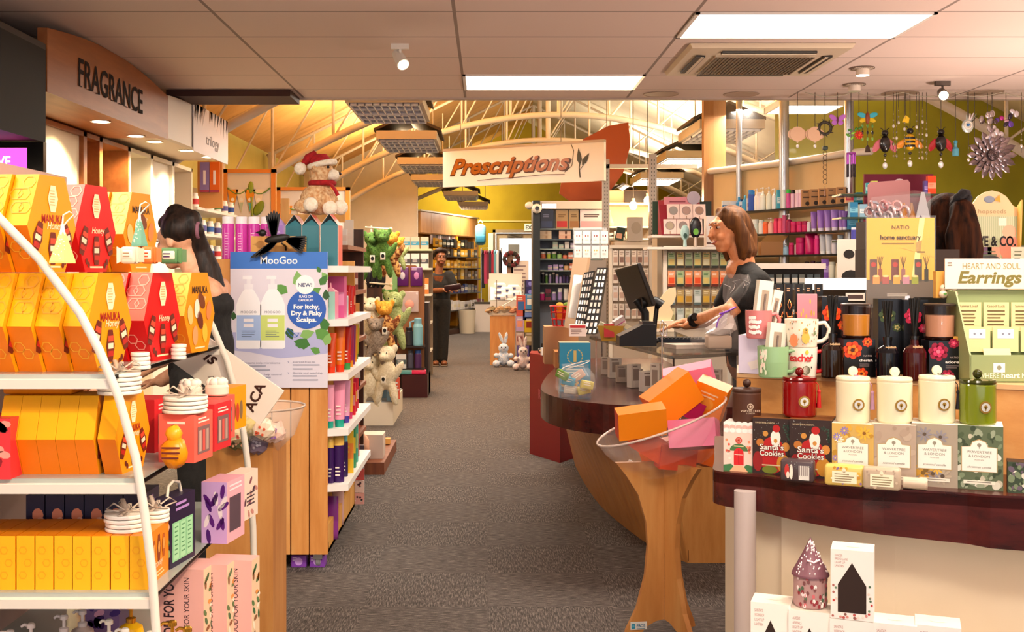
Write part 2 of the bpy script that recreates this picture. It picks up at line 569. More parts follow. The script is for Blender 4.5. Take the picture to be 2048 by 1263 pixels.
# ---- curved glazed screen behind the skin-care shelves
SCR=[(2.03,10.25),(2.26,9.85),(2.58,9.25),(2.80,8.62),(2.93,8.5)]
b=MB();cm=speck('cream_panel','d8bd8c','dfc595',3,.6)
n=len(SCR)-1
for i in range(n-1):
 p,q=SCR[i],SCR[i+1]
 b.add([(p[0],p[1],.1),(q[0],q[1],.1),(q[0],q[1],2.24),(p[0],p[1],2.24),(p[0]+.04,p[1]+.03,.1),(q[0]+.04,q[1]+.03,.1),(q[0]+.04,q[1]+.03,2.24),(p[0]+.04,p[1]+.03,2.24)],
          [(0,1,2,3),(5,4,7,6),(3,2,6,7),(0,4,5,1)],cm)
struct(b,'wall_screen')
b=MB();b.tube([(p[0]-.02,p[1]-.02,2.25)for p in SCR],.028,m('e6dccd',.4),8);struct(b,'trim_3')
b=MB()
for i in range(n-1):
 p,q=SCR[i],SCR[i+1]
 b.face([(p[0],p[1],2.27),(q[0],q[1],2.27),(q[0],q[1],3.02),(p[0],p[1],3.02)],ACRYL)
struct(b,'window_1')
b=MB();b.box((1.97,10.2,0),(2.17,10.3,3.1),wood('brown_ply','8a5c2c','976737','a37343','z',.4));struct(b,'column_timber')
al=m('c3c7cc',.28,.85)
for px,d,r in ((1478,9.85,.026),(1568,9.28,.042),(1698,8.6,.035)):
 b=MB();b.lathe([(r,0),(r,3.05)],al,(X(px,d),d,0),12);struct(b,'column_steel')
# ---- slotted steel uprights of the glass bays in the middle of the shop
for px,d in ((1212,11.1),(1306,10.6),(1424,10.4)):
 b=MB();x=X(px,d)
 b.box((x-.035,d,0),(x+.035,d+.05,2.45),m('a79d90',.35,.6))
 for k in range(60):
  for s_ in (-.012,.012):b.rect(x+s_-.004,x+s_+.004,.2+k*.037,.216+k*.037,d-.001,m('3a342d'))
 struct(b,'column_slotted')
b=MB();b.box((X(1212,11.1),11.1,2.36),(X(1424,10.4),11.14,2.4),m('cfc2b0',.4));struct(b,'trim_4')
# ---- Fragrance wall unit: arched timber header with soffit and display cabinets
HX=-2.2
FRAG=wood('maple_header','8f4f22','9c5a2a','aa6733','y',.45,5)
hd=thing('fragrance_header','curved timber header lettered FRAGRANCE above the lit wall cabinets','sign header',(HX,5.6,2.24))
b=MB()
ys=[lerp(0,2.12,i/20)for i in range(21)]
poly=[(0,0),(2.12,.01)]+[(y,.29+.10*math.sin(PI*min(1,(y+.25)/2.5)))for y in ys[::-1]]
poly=[(y,min(z,CH-2.24-.004))for y,z in poly]
b.prism(poly,'x',-.05,0,FRAG)
b.box((-.9,-.02,.02),(-.05,2.12,.05),FRAG)
b.build('header_board',hd)
b=MB();tx=RT(PI/2,(.004,0,0))
b.text('FRAGRANCE',.155,.98,.105,0,m('1c0a06',.9),'C',T=tx,w=1.12,bold=.012)
for k in range(9):b.rect(.43+k*.128,.47+k*.128,.1,.106,0,m('1c0a06',.9),T=tx)
b.build('lettering',hd)
for k,(px,d)in enumerate(((201,6.84),(272,7.58))):
 lb=MB();lb.lathe([(.062,-.004),(.062,.003),(.045,.004)],m('d8c9b4',.3,.6),seg=18,cap=False);lb.lathe([(.046,-.003),(.046,.004)],m('fff3d8',emit=14),seg=16)
 lx=X(px,d)
 lb.build('downlight',hd,(lx-HX,d-5.6,.018))
 light('downlight_lamp','SPOT',(lx,d,2.235),60,(1,.76,.44),.03,(0,.38,0),spot=110,blend=.6)
h2=thing('trilogy_header','white curved header with hanging banner above the cream cabinets','sign header',(HX,7.72,2.26))
b=MB()
poly=[(0,0),(1.78,.01)]+[(y*1.78/2.12,.27+.055*math.sin(PI*(y+.4)/2.7))for y in ys[::-1]]
b.prism(poly,'x',-.05,0,m('dccfc2',.5));b.box((-.9,0,.02),(-.05,1.78,.05),m('e6d3ba',.5));b.build('header_board',h2)
for px,d in ((309,8.09),(373,8.68),(418,9.19)):
 lb=MB();lb.lathe([(.062,-.004),(.062,.003),(.045,.004)],m('d8c9b4',.3,.6),seg=18,cap=False);lb.lathe([(.046,-.003),(.046,.004)],m('fff3d8',emit=14),seg=16)
 lx=X(px,d)
 lb.build('downlight',h2,(lx-HX,d-7.72,.018))
 light('downlight_lamp','SPOT',(lx,d,2.25),50,(1,.78,.50),.03,(0,.38,0),spot=110,blend=.6)
b=MB();T2=RT(PI/2,(.012,0,0))
b.box((.004,.62,-.02),(.012,1.72,.34),m('d9cdd0',.5))
for k in range(46):
 yy=random.uniform(.63,1.7);L_=random.uniform(.05,.17)*(.6+abs(yy-1.15))
 b.add([(.013,yy,.34),(.013,yy+.035,.34),(.013,yy+random.uniform(-.05,.06),.34-L_)],[(0,1,2)],m(random.choice(('4a3a3a','5a4440','3a3436','6d4a3c','8a6a58'))))
b.text('trilogy',.085,1.2,.07,-.002,m('5c4a4a'),T=T2,w=.42)
solo(b,'banner','white paper banner lettered trilogy with dark pine fringe, hung on the white header','banner',(HX,7.72,2.26))
# dark bulkhead with a lit screen at the near end of the wall
b=MB();b.box((-.9,-1.6,0),(0,.0,.46),m('0e0c0d',.7));b.box((-.9,-1.6,.46),(.0,.0,.49),m('2a2020',.5))
solo(b,'dark_canopy','dark grey boxed canopy over the make-up bay beside the timber header','canopy',(HX,5.58,1.985))
sc=thing('promo_screen','lit pink and blue promotional screen lettered LIPS TO LOVE under the dark canopy','screen',(-2.5,5.5,1.55))
b=MB();b.box((-.32,0,0),(.32,.04,.43),BLKG);b.build('screen_body',sc)
b=MB()
b.rect(-.28,.24,.27,.4,-.002,m('ff3fa0',emit=2.2));b.rect(-.28,.24,.02,.26,-.002,m('9d9cff',emit=1.3));b.rect(-.31,-.285,.02,.4,-.002,m('2a2a90',emit=1))
b.text('LIPS TO LOVE',.05,-.02,.31,-.004,m('ffffff',emit=3),w=.36,bold=.01)
b.ell((-.02,-.006,.14),(.09,.002,.05),m('ffffff',emit=2));b.build('lit_display',sc)
def cabinet(y0,y1,mat,name,label,back,shelves=2,x0=-3.06,x1=-2.62,z1=2.25,flush=False):
 t=thing(name,label,'cabinet',(x0,y0,0))
 b=MB();w=y1-y0;dx=x1-x0
 for y in (0,w-.03):b.box((0,y,0),(dx,y+.03,z1),mat)
 b.box((0,0,0),(dx,w,.1),mat);b.box((0,0,z1-.03),(dx,w,z1),mat);b.build('carcass',t)
 b=MB();b.box((dx-.05 if flush else 0,.03,.1),(dx-.03 if flush else .02,w-.03,z1-.03),back);b.build('back_panel',t)
 for k in range(shelves):
  b=MB();z=1.0+k*.36;b.box((.02,.03,z),(dx-.01,w-.03,z+.012),m('d9e4de',.1,alpha=.55));b.build('shelf',t)
 return t
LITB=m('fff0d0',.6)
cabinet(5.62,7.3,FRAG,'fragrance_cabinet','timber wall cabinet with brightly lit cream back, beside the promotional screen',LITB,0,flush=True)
cabinet(7.3,7.6,FRAG,'fragrance_cabinet','narrow timber wall cabinet in shade between lit cream cabinets',m('6a4526',.5),3)  # dark back colour paints in the shade of this niche
cabinet(7.6,8.2,FRAG,'fragrance_cabinet','timber wall cabinet holding glass perfume bottles behind a pane',m('8c7a62',.3),3)
cabinet(8.2,8.75,m('eadbc2',.5),'cream_cabinet','cream wall cabinet holding black-capped serum bottles',LITB,3)
cabinet(8.75,9.35,m('eadbc2',.5),'cream_cabinet','cream wall cabinet with an empty glowing slatted back',m('fbeedb',.5),0,flush=True)
cabinet(9.35,9.95,m('eadbc2',.5),'cream_cabinet','cream wall cabinet with pink boxes and black jars on glass shelves',LITB,3)
# ---- ceiling equipment
def troffer(x0,x1,y0,y1,z,label):
 t=thing('ceiling_light',label,'ceiling light',(x0,y0,z),group='recessed light panels')
 b=MB();w,h=x1-x0,y1-y0
 for q in ((0,0,w,.02),(0,h-.02,w,h),(0,0,.02,h),(w-.02,0,w,h)):b.box((q[0],q[1],-.008),(q[2],q[3],.05),m('f4eee6',.4))
 b.build('frame',t)
 b=MB();b.box((.02,.02,-.003),(w-.02,h-.02,.04),m('fff6e8',emit=5));b.build('diffuser',t)
troffer(1.036,2.236,5.56,6.16,CH-.002,'bright white light panel in the ceiling in front of the air conditioner')
troffer(-.164,1.036,7.33,7.93,CH-.002,'bright white light panel in the ceiling above the prescriptions sign')
for x,y,l in ((1.036,1.96,'ceiling light panel over the gift counter'),(-2.564,1.96,'ceiling light panel over the honey gift shelves'),(-.164,.16,'ceiling light panel over the shop entrance')):
 troffer(x,x+1.2,y,y+.6,CH-.002,l)
troffer(X(1528,10.3),X(1650,10.3)+.02,9.75,10.3,2.79,'small square light panel hung before the curved glass screen')
ac=thing('air_conditioner','cream ceiling cassette air conditioner with a slatted grille beside the light panel','air conditioner',(1.61,6.78,CH-.002))
b=MB();am=m('dccbb0',.4)
b.lathe([(.66,0),(.64,-.025),(.42,-.035)],am,seg=4,T=Matrix.Rotation(PI/4,4,'Z'),smooth=False);b.build('cover',ac)
b=MB()
b.box((-.29,-.29,-.045),(.29,.29,-.034),m('b7a68e',.5))
for k in range(26):b.box((-.28+k*.0224,-.28,-.05),(-.27+k*.0224,.28,-.044),m('6f6251',.5))
b.build('grille',ac)
for k in range(4):
 b=MB();b.box((-.27,-.395,-.042),(.27,-.345,-.03),m('2d2620'));b.box((-.27,-.37,-.046),(.27,-.352,-.038),am,RT(0));o=b.build('air_flap',ac,(0,0,0),k*PI/2)
def spotlamp(px,py,d,label,aim,c='f2ece2'):
 t=thing('track_spotlight',label,'spotlight',(X(px,d),d,CH))
 b=MB();b.cb(0,0,-.03,.1,.03,.03,m(c));b.tube([(0,0,-.02),(0,0,-.06)],.008,m(c));b.build('bracket',t)
 b=MB();b.lathe([(.028,-.06),(.034,0),(.036,.06)],m(c,.4),seg=14,T=Matrix.Translation((0,0,-.085))@aim);b.build('lamp_head',t)
 b=MB();b.lathe([(.0001,.062),(.03,.062)],m('fff2d6',emit=6),seg=14,T=Matrix.Translation((0,0,-.085))@aim);b.build('lamp_lens',t)
spotlamp(800,100,6.35,'white spotlight on the ceiling lit and turned towards the honey shelves',Euler((2.3,0,.5)).to_matrix().to_4x4())
spotlamp(1885,172,7.6,'grey spotlight on the ceiling near the hanging garden ornaments',Euler((2.0,.6,0)).to_matrix().to_4x4(),'5d534b')
def downl(px,py,label,on):
 d=2870/(540-py)
 t=thing('ceiling_downlight',label,'downlight',(X(px,d),d,CH))
 b=MB();b.lathe([(.075,-.001),(.075,-.008),(.055,-.008)],m('7a6a5c',.5),seg=20,cap=False)
 for k in range(10):b.box((-.06+k*.012,-.06,-.012),(-.056+k*.012,.06,-.008),m('efe2d2'))
 b.build('trim_ring',t)
 b=MB();b.lathe([(.04,-.008),(.042,-.05)],m('f2e6d6',.4),seg=16);b.lathe([(.0001,-.051),(.04,-.051)],m('fff2d8',emit=5 if on else .05),seg=16);b.build('lamp',t)
downl(1725,135,'lit white ceiling downlight nearer the air conditioner',True)
downl(1709,168,'unlit slatted ceiling downlight behind the lit one',False)
for k,(px,py)in enumerate(((1322,188),(1482,188),(1800,186),(1970,184))):
 b=MB();b.lathe([(.13,-.002),(.128,-.005),(.118,-.006),(.116,-.003)],m('b59d8b',.6),seg=28)
 d=2870/(540-py)
 solo(b,'speaker_grille',f'round flush speaker grille at the ceiling edge, {nth(k)} from the prescriptions sign','speaker',(X(px,d),min(d,8.15),CH),group='flush ceiling speakers')
def batten(x,y,z,lit,label):
 t=thing('pendant_light',label,'pendant light',(x,y,z),group='hooded louvre lights in the hall')
 b=MB();b.box((-.32,-.62,0),(.32,.62,.09),m('b9ab98',.4))
 for sx in (-.25,.25):b.tube([(sx,0,.09),(sx,0,.75)],.006,m('cdbfae'))
 b.build('housing',t)
 b=MB();pr=[(-.36,.1),(0,.26),(.36,.1),(.36,.13),(0,.29),(-.36,.13)]
 b.prism([(p[0],p[1])for p in pr],'y',-.5,.5,m('3b2c20',.6));b.build('hood',t)
 b=MB();lm=m('fff4e0',emit=2.5)if lit else m('5f6280',.25,.4)
 for j in range(2):
  b.box((-.29,-.58+j*.6,-.004),(.29,-.03+j*.6,0),lm)
  gm=m('e9e4ea',.3)
  for k in range(10):b.box((-.29+k*.0635,-.58+j*.6,-.022),(-.282+k*.0635,-.03+j*.6,-.003),gm)
  for k in range(3):b.box((-.29,-.58+j*.6+k*.27,-.022),(.29,-.57+j*.6+k*.27,-.003),gm)
 b.build('louvre',t)
for i,y in enumerate((9.3,11.9,14.7,17.3)):
 batten(-.86,y+.6,2.74,False,f'grey hooded louvre light over the aisle, {nth(i)} from the ceiling edge')
batten(2.5,14.3,2.72,True,'lit hooded louvre light over the glass dispensary bays')
batten(2.6,17.3,2.72,True,'lit hooded louvre light far back over the dispensary')
batten(2.4,11.6,2.74,False,'hooded louvre light behind the glazed screen top')
for x,y,l in ((-.5,21.5,'added hooded louvre light over the far yellow wall unit'),(-.3,24.8,'added hooded louvre light before the back door'),(2.6,22,'added hooded louvre light far back beyond the dispensary bays')):batten(x,y,2.74,False,l)  # fittings added to carry the extra lamps of the far hall
for i,p in enumerate(UPL):  # unseen lamps added only to brighten the ceiling
 t=thing('ceiling_fill_lamp',('added ceiling fill lamp beside the gift counter, out of view','added ceiling fill lamp near the shop window by the gift counter','added ceiling fill lamp under the shop window')[i],'floor lamp',(p[0],p[1],0))
 b=MB();b.lathe([(.14,0),(.14,.02),(.02,.03),(.015,.8)],STEEL,seg=16);b.build('stand',t)
 b=MB();b.lathe([(.02,.8),(.16,.84),(.22,.93)],STEEL,seg=20,cap=False);b.build('lamp_bowl',t)
# ---- the Prescriptions sign and leaf boards
th=math.atan2(11.0-11.9,1.144+.473)
sg=thing('prescriptions_sign','long white hanging sign lettered Prescriptions in brown script with a leaf sprig','sign',(.335,11.45,2.42),th)
b=MB();b.box((-.925,0,-.19),(.925,.05,.19),m('fdfaf4',.5));b.box((-.925,-.004,.19),(.925,.054,.215),m('b7a999',.4,.4));b.build('board',sg)
b=MB();tt=Matrix.Rotation(.0,4,'Y')
b.text('Prescriptions',.165,-.13,-.065,-.003,m('4d2606',.4),'C',.38,.06,1.42)
b.text('Prescriptions',.165,-.135,-.06,-.005,m('a8611a',.3),'C',.38,.03,1.38)
b.tube([(-.5,-.004,-.135),(-.3,-.004,-.125),(0,-.004,-.118),(.25,-.004,-.105),(.5,-.004,-.11)],.008,m('6d3a0c'),5,flat=.3)
b.build('lettering',sg)
b=MB();gl=m('3a3410',.4)
for cx,cz,a,l in ((.66,.06,.1,.085),(.73,.03,-.6,.07)):
 b.dec([(cx+l*math.sin(-a)*u+w*.3*math.cos(a),cz+l*u*math.cos(a)+w*.3*math.sin(a))for u,w in ((-1,0),(-.4,.09),(.2,.07),(1,0),(.2,-.07),(-.4,-.09))],-.004,gl)
b.tube([(.67,-.004,-.15),(.66,-.004,-.05),(.67,-.004,0)],.006,gl,5,flat=.3);b.tube([(.67,-.004,-.07),(.71,-.004,-.02)],.005,gl,5,flat=.3)
b.tube([(.57,-.004,.19),(.6,-.004,.12),(.58,-.004,-.03),(.5,-.004,-.09)],.003,gl,4,flat=.3)
b.build('leaf_emblem',sg)
for xx in (-.72,.45):
 b=MB();b.tube([(xx,.02,.21),(xx,.02,1.0)],.004,m('8d8378'));b.build('hanging_wire',sg)
b=MB()
pts=[(-.42,-.42),(-.36,-.1),(-.15,.18),(.12,.32),(.34,.36),(.36,.1),(.28,-.2),(.1,-.45),(-.15,-.62)]
b.prism([(p[0],p[1])for p in pts],'y',0,.03,m('8a3a06',.5))
b.tube([(.1,.015,.3),(.1,.015,2.25)],.004,m('8d8378'))
solo(b,'leaf_board','large rust-red leaf-shaped board behind the prescriptions sign','sign',(X(1195,12.3),12.3,Z(310,12.3)))
b=MB();b.box((-.16,0,-.09),(.16,.04,.09),m('f2efe4',.4,emit=.25));b.text('EXIT',.095,0,-.048,-.002,BLK,w=.25,bold=.02)
solo(b,'exit_sign','small white sign lettered EXIT over the back door','sign',(X(1062,27.8),27.9,Z(454,27.8)))
# ------------------------------------------------------------------ honey gift gondola (front, beside the photographer)
GF,GB=2.3,3.25
SHZ=[1.1345,.919,.683,.447,.2]
TUB=[(1.62,-1.22),(1.52,-1.06),(1.4547,-1.0),(1.3726,-.92),(1.2638,-.838),(1.186,-.797),(1.0893,-.757),(.9662,-.722),(.8471,-.703),(.7239,-.688),(.608,-.68),(.3,-.672),(0,-.67)]
def tubx(z):
 for (za,xa),(zb,xb)in zip(TUB,TUB[1:]):
  if za>=z>=zb:return lerp(xa,xb,(za-z)/(za-zb))
 return -.67
gon=thing('display_gondola','curved white metal gondola with glass shelves stacked with honey gift boxes','display shelves',(-1.2,GF,0))
gm=m('e4dcd2',.35)
for y in (GF,GB):
 b=MB();b.tube([(x+1.2,y-GF,z)for z,x in (TUB if y==GF else TUB[4:])],.0095,gm,8)
 b.build('side_tube',gon)
b=MB();b.box((-.04,0,0),(-.02,GB-GF,1.62),m('d8b9ae',.6));b.build('back_panel',gon)
for i,z in enumerate(SHZ):
 b=MB();xr=tubx(z)+1.2
 b.box((-.9,.02,z-.01),(xr,GB-GF-.02,z),m('b9c2bc',.08,alpha=.75));b.box((-.9,0,z-.028),(xr,.02,z-.009),gm);b.box((-.9,GB-GF-.02,z-.028),(xr,GB-GF,z-.009),gm)
 b.box((xr-.004,0,z-.012),(xr,GB-GF,z-.002),m('2f2a28',.2));b.build('shelf',gon)
b=MB();b.box((-.9,.02,.0),(.5,GB-GF-.02,.08),gm);b.build('plinth',gon)
ORA,YEL,LYEL,RED,CORAL=m('f07d06',.42),m('fbb000',.42),m('fbc94a',.42),m('d90d10',.42),m('f26a58',.42)
HONF=m('ee9a08',.42)
CRM=m('fbe9c0',.5);BRN=m('6a2010',.5);INK=m('3a1608',.5);DRED=m('a5120c',.5)
def hexbox(w,h,t,front,up,low,kind,small=False):
 """hexagonal carton, hexagonal face on +x; thickness t along x"""
 b=MB()
 k=.52 if not small else .6
 pts=[(-w/2*k,0),(w/2*k,0),(w/2,h*.47),(w/2*k,h),(-w/2*k,h),(-w/2,h*.47)]
 b.prism(pts,'x',-t,0,front,side=[low,low,up,up,up,low],cap2=front)  # upper slopes get a lighter colour, painting in light from above
 T=RT(PI/2,(.0012,0,0))
 lo=Vector((-w/2,h*.47));hi=Vector((-w/2*k,h));bt=Vector((-w/2*k,0))
 ring=m('f6a82a' if up is not CORAL else 'f9a08e',.42)
 def ringon(a,c,u,v,r):
  ax=Vector((-t*u,a[0]+(c[0]-a[0])*v,a[1]+(c[1]-a[1])*v))
  ev=Vector((0,c[0]-a[0],c[1]-a[1])).normalized();ex=Vector((1,0,0));nn=ex.cross(ev).normalized()
  if nn.y>0:nn=-nn
  for j in range(6):
   p=[ax+nn*.0008+q*r*(math.cos(j2*PI/3)*ex+math.sin(j2*PI/3)*ev)for j2,q in ((j,1),(j+1,1),(j+1,.8),(j,.8))]
   b.face(p,ring)
 if t>.04:
  for u,v in ((.3,.35),(.62,.35),(.46,.62),(.78,.62),(.35,.85)):ringon(lo,hi,u,v,.016*h/.21)
  for u,v in ((.4,.4),(.7,.55)):ringon(bt,lo,u,v,.014*h/.21)
 s=h/.21
 if kind=='eggs':
  b.text('MANUKA',.019*s,0,.156*s,0,INK,T=T,w=.095*s,bold=.02);b.text('Honey',.014*s,.012*s,.138*s,0,CRM,T=T,shear=.3)
  for cx,cz,c,a in ((-.06,.1,'f6c87a',.2),(-.02,.115,'fdf0dc',0),(.055,.108,'f08a4a',-.2),(.01,.135,'7a3a14',.8),(-.03,.045,'f9a46a',0),(.03,.05,'f3c13a',.1),(0,.085,'6f2a10',.5)):
   b.circ(cx*s,cz*s,.016*s,-.0004,m(c,.45),.026*s,T=T,a=a)
 else:
  b.hexa(0,.16*s,.04*s,.058*s,-.0002,CRM,.45,T=T)
  b.lines(-.012*s,.012*s,.178*s,6,.006*s,.0025*s,-.0006,m('e0b978'),T=T)
  if front is not RED:b.text('MANUKA',.019*s,0,.107*s,0,DRED,T=T,w=.085*s,bold=.02)
  b.text('Honey',.016*s,.008*s,.094*s,-.0004,CRM,T=T,shear=.3,bold=.01)
  for cx,cz,a in ((-.058,.075,.35),(0,.052,0),(.058,.075,-.35)):
   b.hexa(0,0,.036*s,.07*s,0,BRN,.5,T=T@Matrix.Translation((cx*s,-.0002,cz*s))@Matrix.Rotation(a,4,'Y'))
   for dz,c in ((.016,'d9482e'),(0,'f3dcc0'),(-.017,'b5231a')):
    b.rect(-.011*s,.011*s,(dz-.006)*s,(dz+.006)*s,-.0006,m(c),T=T@Matrix.Translation((cx*s,-.0002,cz*s))@Matrix.Rotation(a,4,'Y'))
  for cx,cz in ((-.045,.026),(-.036,.018),(.05,.024),(.04,.016)):b.hexa(cx*s,cz*s,.012*s,.014*s,0,BRN,.5,T=T)
 b.lines(-.03*s,.03*s,.014*s,1,.01,.004*s,0,CRM,T=T,ragged=False)
 return b
WHX,HHX,THX=.19,.209,.055
GR=-math.radians(10)
hx_orange=lambda:hexbox(WHX,HHX,THX,HONF,YEL,ORA,'honey')
hx_red=lambda:hexbox(WHX,HHX,THX,RED,CORAL,RED,'honey')
hx_egg=lambda:hexbox(WHX,HHX,THX,HONF,LYEL,ORA,'eggs')
def hexplace(lst):
 proto={}
 for fn,x,yc,z,lab in lst:
  x-=.008
  loc=(x+.5*WHX*math.sin(math.radians(10)),yc+.5*WHX,z)
  if fn not in proto:
   proto[fn]=solo(fn(),'honey_gift_box',lab,'gift box',loc,GR,'hexagonal honey gift boxes')
  else:
   dup(proto[fn],loc,GR,lab)
z0,z1=SHZ[0],SHZ[0]+HHX+.002
o_,r_,e_=hx_orange,hx_red,hx_egg
L0=[]
for i in range(5):
 L0.append((o_,-.827-i*.058,2.335-i*.002,z0,('orange hexagonal honey gift box at the corner of the top shelf, lower layer' if i==0 else f'orange hexagonal honey gift box in the lower top-shelf row, {nth(i)} from the corner')))
for i in range(3):
 L0.append((o_,-.954-i*.058,2.34,z1,('orange hexagonal honey gift box at the aisle end of the upper layer' if i==0 else f'orange hexagonal honey gift box of the upper layer, {nth(i)} from its aisle end')))
for i in range(3):
 L0.append((r_,-.79-i*.058,2.60,z0,f'red hexagonal honey gift box of the lower layer, {nth(i)} from the aisle'))
 L0.append((r_,-.957-i*.058,2.62,z1,f'red hexagonal honey gift box of the upper layer, {nth(i)} from the aisle'))
 L0.append((e_,-.77-i*.058,2.87,z0,f'yellow hexagonal chocolate egg gift box of the lower layer, {nth(i)} from the aisle'))
 L0.append((e_,-.932-i*.058,2.89,z1,f'yellow hexagonal chocolate egg gift box of the upper layer, {nth(i)} from the aisle'))
hexplace(L0)
def coasters(r,n,label,loc,ribbon=False,rz=0.):
 t=thing('coaster_stack',label,'coaster stack',loc,rz,'white ceramic coaster stacks')
 for i in range(n):
  b=MB();b.lathe([(r*.96,0),(r,.002),(r,.006),(r*.96,.008)],m('f7f0e6',.3),seg=24);b.build('coaster',t,(random.uniform(-.002,.002),0,i*.0095))
 if ribbon:
  b=MB();z=n*.0095;rm=m('ead6c4',.4,alpha=.75)
  b.tube([(-r,0,z+.001),(0,0,z+.002),(r,0,z+.001)],.006,rm,4,flat=.3);b.tube([(0,-r,z+.001),(0,0,z+.002),(0,r,z+.001)],.006,rm,4,flat=.3)
  for a in (.3,2.2,3.9,5.2):
   d=Vector((math.cos(a),math.sin(a),0))
   b.tube([(0,0,z),d*.03+Vector((0,0,z+.022)),d*.045+Vector((0,0,z+.012)),d*.02+Vector((0,0,z+.003))],.0055,rm,5,flat=.3)
  b.build('ribbon',t)
coasters(.02,4,'small white coaster stack before the red honey box on the top shelf',(X(272,2.42),2.45,SHZ[0]))
coasters(.018,4,'small white coaster stack between the red and egg boxes on the top shelf',(X(357,2.72),2.72,SHZ[0]))
def treetag(col,dots,label,px,pt,pb,d,wpx):
 w,h=S(wpx,d),S(pb-pt,d)
 t=thing('tree_ornament',label,'tree ornament',(X(px,d),d,Z(pb,d)))
 b=MB();b.lathe([(w/2,0),(w*.5,.004),(w*.12,h*.72)],col,seg=4,T=RT(.5),smooth=False)
 for k in range(16):
  f=random.uniform(.1,.6);wr=w/2*(1-f*.95)
  b.circ(random.uniform(-.6,.6)*wr,h*f,.0016,-wr*.80,dots,n=5)
 b.build('cone',t)
 b=MB();b.lathe([(w*.13,h*.6),(w*.07,h*.9)],m('f8f3e8'),seg=8)
 b.tube([(0,0,h*.84),(.012,0,h*1.0),(.024,0,h*1.13),(.014,0,h*1.2),(.002,0,h*1.12),(0,0,h*.9)],.0032,m('f6f0e4',.4),6,flat=.5);b.build('ribbon_loop',t)
treetag(m('d8dc86',.5),m('ffffff'),'pale green tree-shaped box with white ribbon loop before the red honey box',125,440,526,2.30,50)
treetag(m('6fae98',.5),m('fffbe0'),'teal dotted tree-shaped box with white ribbon before the egg boxes',279,418,492,2.62,32)
def cracker(label,px,py,d,wpx,hpx,cm,bm):
 w,h=S(wpx,d),S(hpx,d)
 t=thing('wrapped_soap',label,'wrapped soap',(X(px,d),d,Z(py,d)))
 b=MB();b.rbox((-w*.34,-.025,0),(w*.34,.025,h),.006,cm)
 for s_ in (-1,1):b.add([(s_*w*.34,-.022,h*.12),(s_*w*.5,-.026,0),(s_*w*.5,-.026,h),(s_*w*.34,-.022,h*.88)],[(0,1,2,3)],cm);b.box((min(s_*w*.33,s_*w*.5),-.02,h*.1),(max(s_*w*.33,s_*w*.5),.02,h*.9),cm)
 b.build('wrapper',t)
 b=MB();b.rbox((-w*.24,-.027,h*.25),(w*.24,.02,h*.8),.003,m('f6ecd8'));b.lines(-w*.2,w*.16,h*.65,2,h*.18,h*.08,-.0275,bm);b.build('paper_band',t)
cracker('cream paper wrapped soap lying on the lower honey boxes',262,527,2.46,42,34,m('f2e2cc'),m('b08a6a'))
cracker('orange and white wrapped soap between two other wrapped soaps',300,527,2.52,36,34,m('ef7d3a'),m('c94a20'))
cracker('green wrapped soap with purple ends at the aisle end',343,527,2.66,52,32,m('5f8f5c'),m('4a2a5a'))
# ---- second shelf
z2=SHZ[1]
SW,SH_,ST=.165,.166,.0395
small=lambda:hexbox(SW,SH_,ST,HONF,YEL,ORA,'honey',True)
p0=None
xr=X(245,2.36)
for i in range(6):
 lab='thin orange hexagonal honey box at the aisle end of the second shelf row' if i==0 else f'thin orange hexagonal honey box in the second shelf row, {nth(i)} from its aisle end'
 loc=(xr-(.012 if i else -.004)-i*.0402,2.335+SW/2,z2)
 if p0 is None:p0=solo(small(),'honey_cookie_box',lab,'gift box',loc,GR*.8,'thin hexagonal honey boxes')
 else:dup(p0,loc,0,lab)
b=MB();b.rbox((-.075,-.045,0),(.075,.045,.045),.006,m('f08c10',.35));b.rect(-.02,.02,.012,.03,-.046,CRM);b.lines(-.06,.06,.03,2,.012,.003,-.0455,m('fbb03a'))
solo(b,'honey_soap_pack','flat orange glossy pack lying on the thin orange honey boxes','soap pack',(X(88,2.42),2.43,z2+SH_+.001))
b=MB();b.box((-.035,-.05,0),(.035,.05,.125),m('e0333a',.4))
for k in range(9):b.circ(random.uniform(-.028,.028),random.uniform(.01,.115),.008,-.0505,m(random.choice(('5a0f18','f79a8a','8d1622'))),.014,8,a=random.random()*3)
solo(b,'floral_red_box','red flower-printed carton behind the thin honey boxes, at the shelf back','carton',(X(8,2.36),2.36,z2))
coasters(.046,5,'white coaster stack with bow on top of the thin orange honey boxes',(X(232,2.38),2.40,z2+SH_+.001),True)
# coral and other gift cartons at the aisle side
def windowbox(w,d,h,col,name,label,loc,rz,deco,win='8a6a6a',side='r'):
 t=thing(name,label,'gift box',loc,rz)
 b=MB();b.box((-w/2,-d/2,0),(w/2,d/2,h),m(col,.42))
 for k in range(10):
  a=random.random()*6;r=random.uniform(.004,.014)
  cx,cz=-w*.05+r*1.6*math.cos(a),h*.36+r*1.4*math.sin(a)
  b.circ(cx,cz,.0045,-d/2-.0006,m(deco),.011,8,a=a)
 b.lines(-w*.25,w*.25,h*.85,1,.01,h*.05,-d/2-.0006,m('ffe6d8'),ragged=False)
 b.build('carton',t)
 b=MB();T=SIDE_R
 b.rect(-d*.32,d*.32,h*.15,h*.72,-w/2-.001,m(win,.15),T)
 for k in range(3):b.rect(-d*.26+k*d*.19,-d*.13+k*d*.19,h*.2,h*.64,-w/2-.0015,m(('c9a69a','d9564e','b99a8e')[k]),T)
 b.lines(-d*.3,d*.3,h*.9,2,h*.07,h*.03,-w/2-.001,m('ffe8dc'),T);b.build('window_panel',t)
 return t
windowbox(.085,.10,.108,'f0695a','soap_gift_box','coral gift box with red flower and window under the bowed coasters',(X(366,2.52)-.004,2.56,z2),GR,'c9201c')
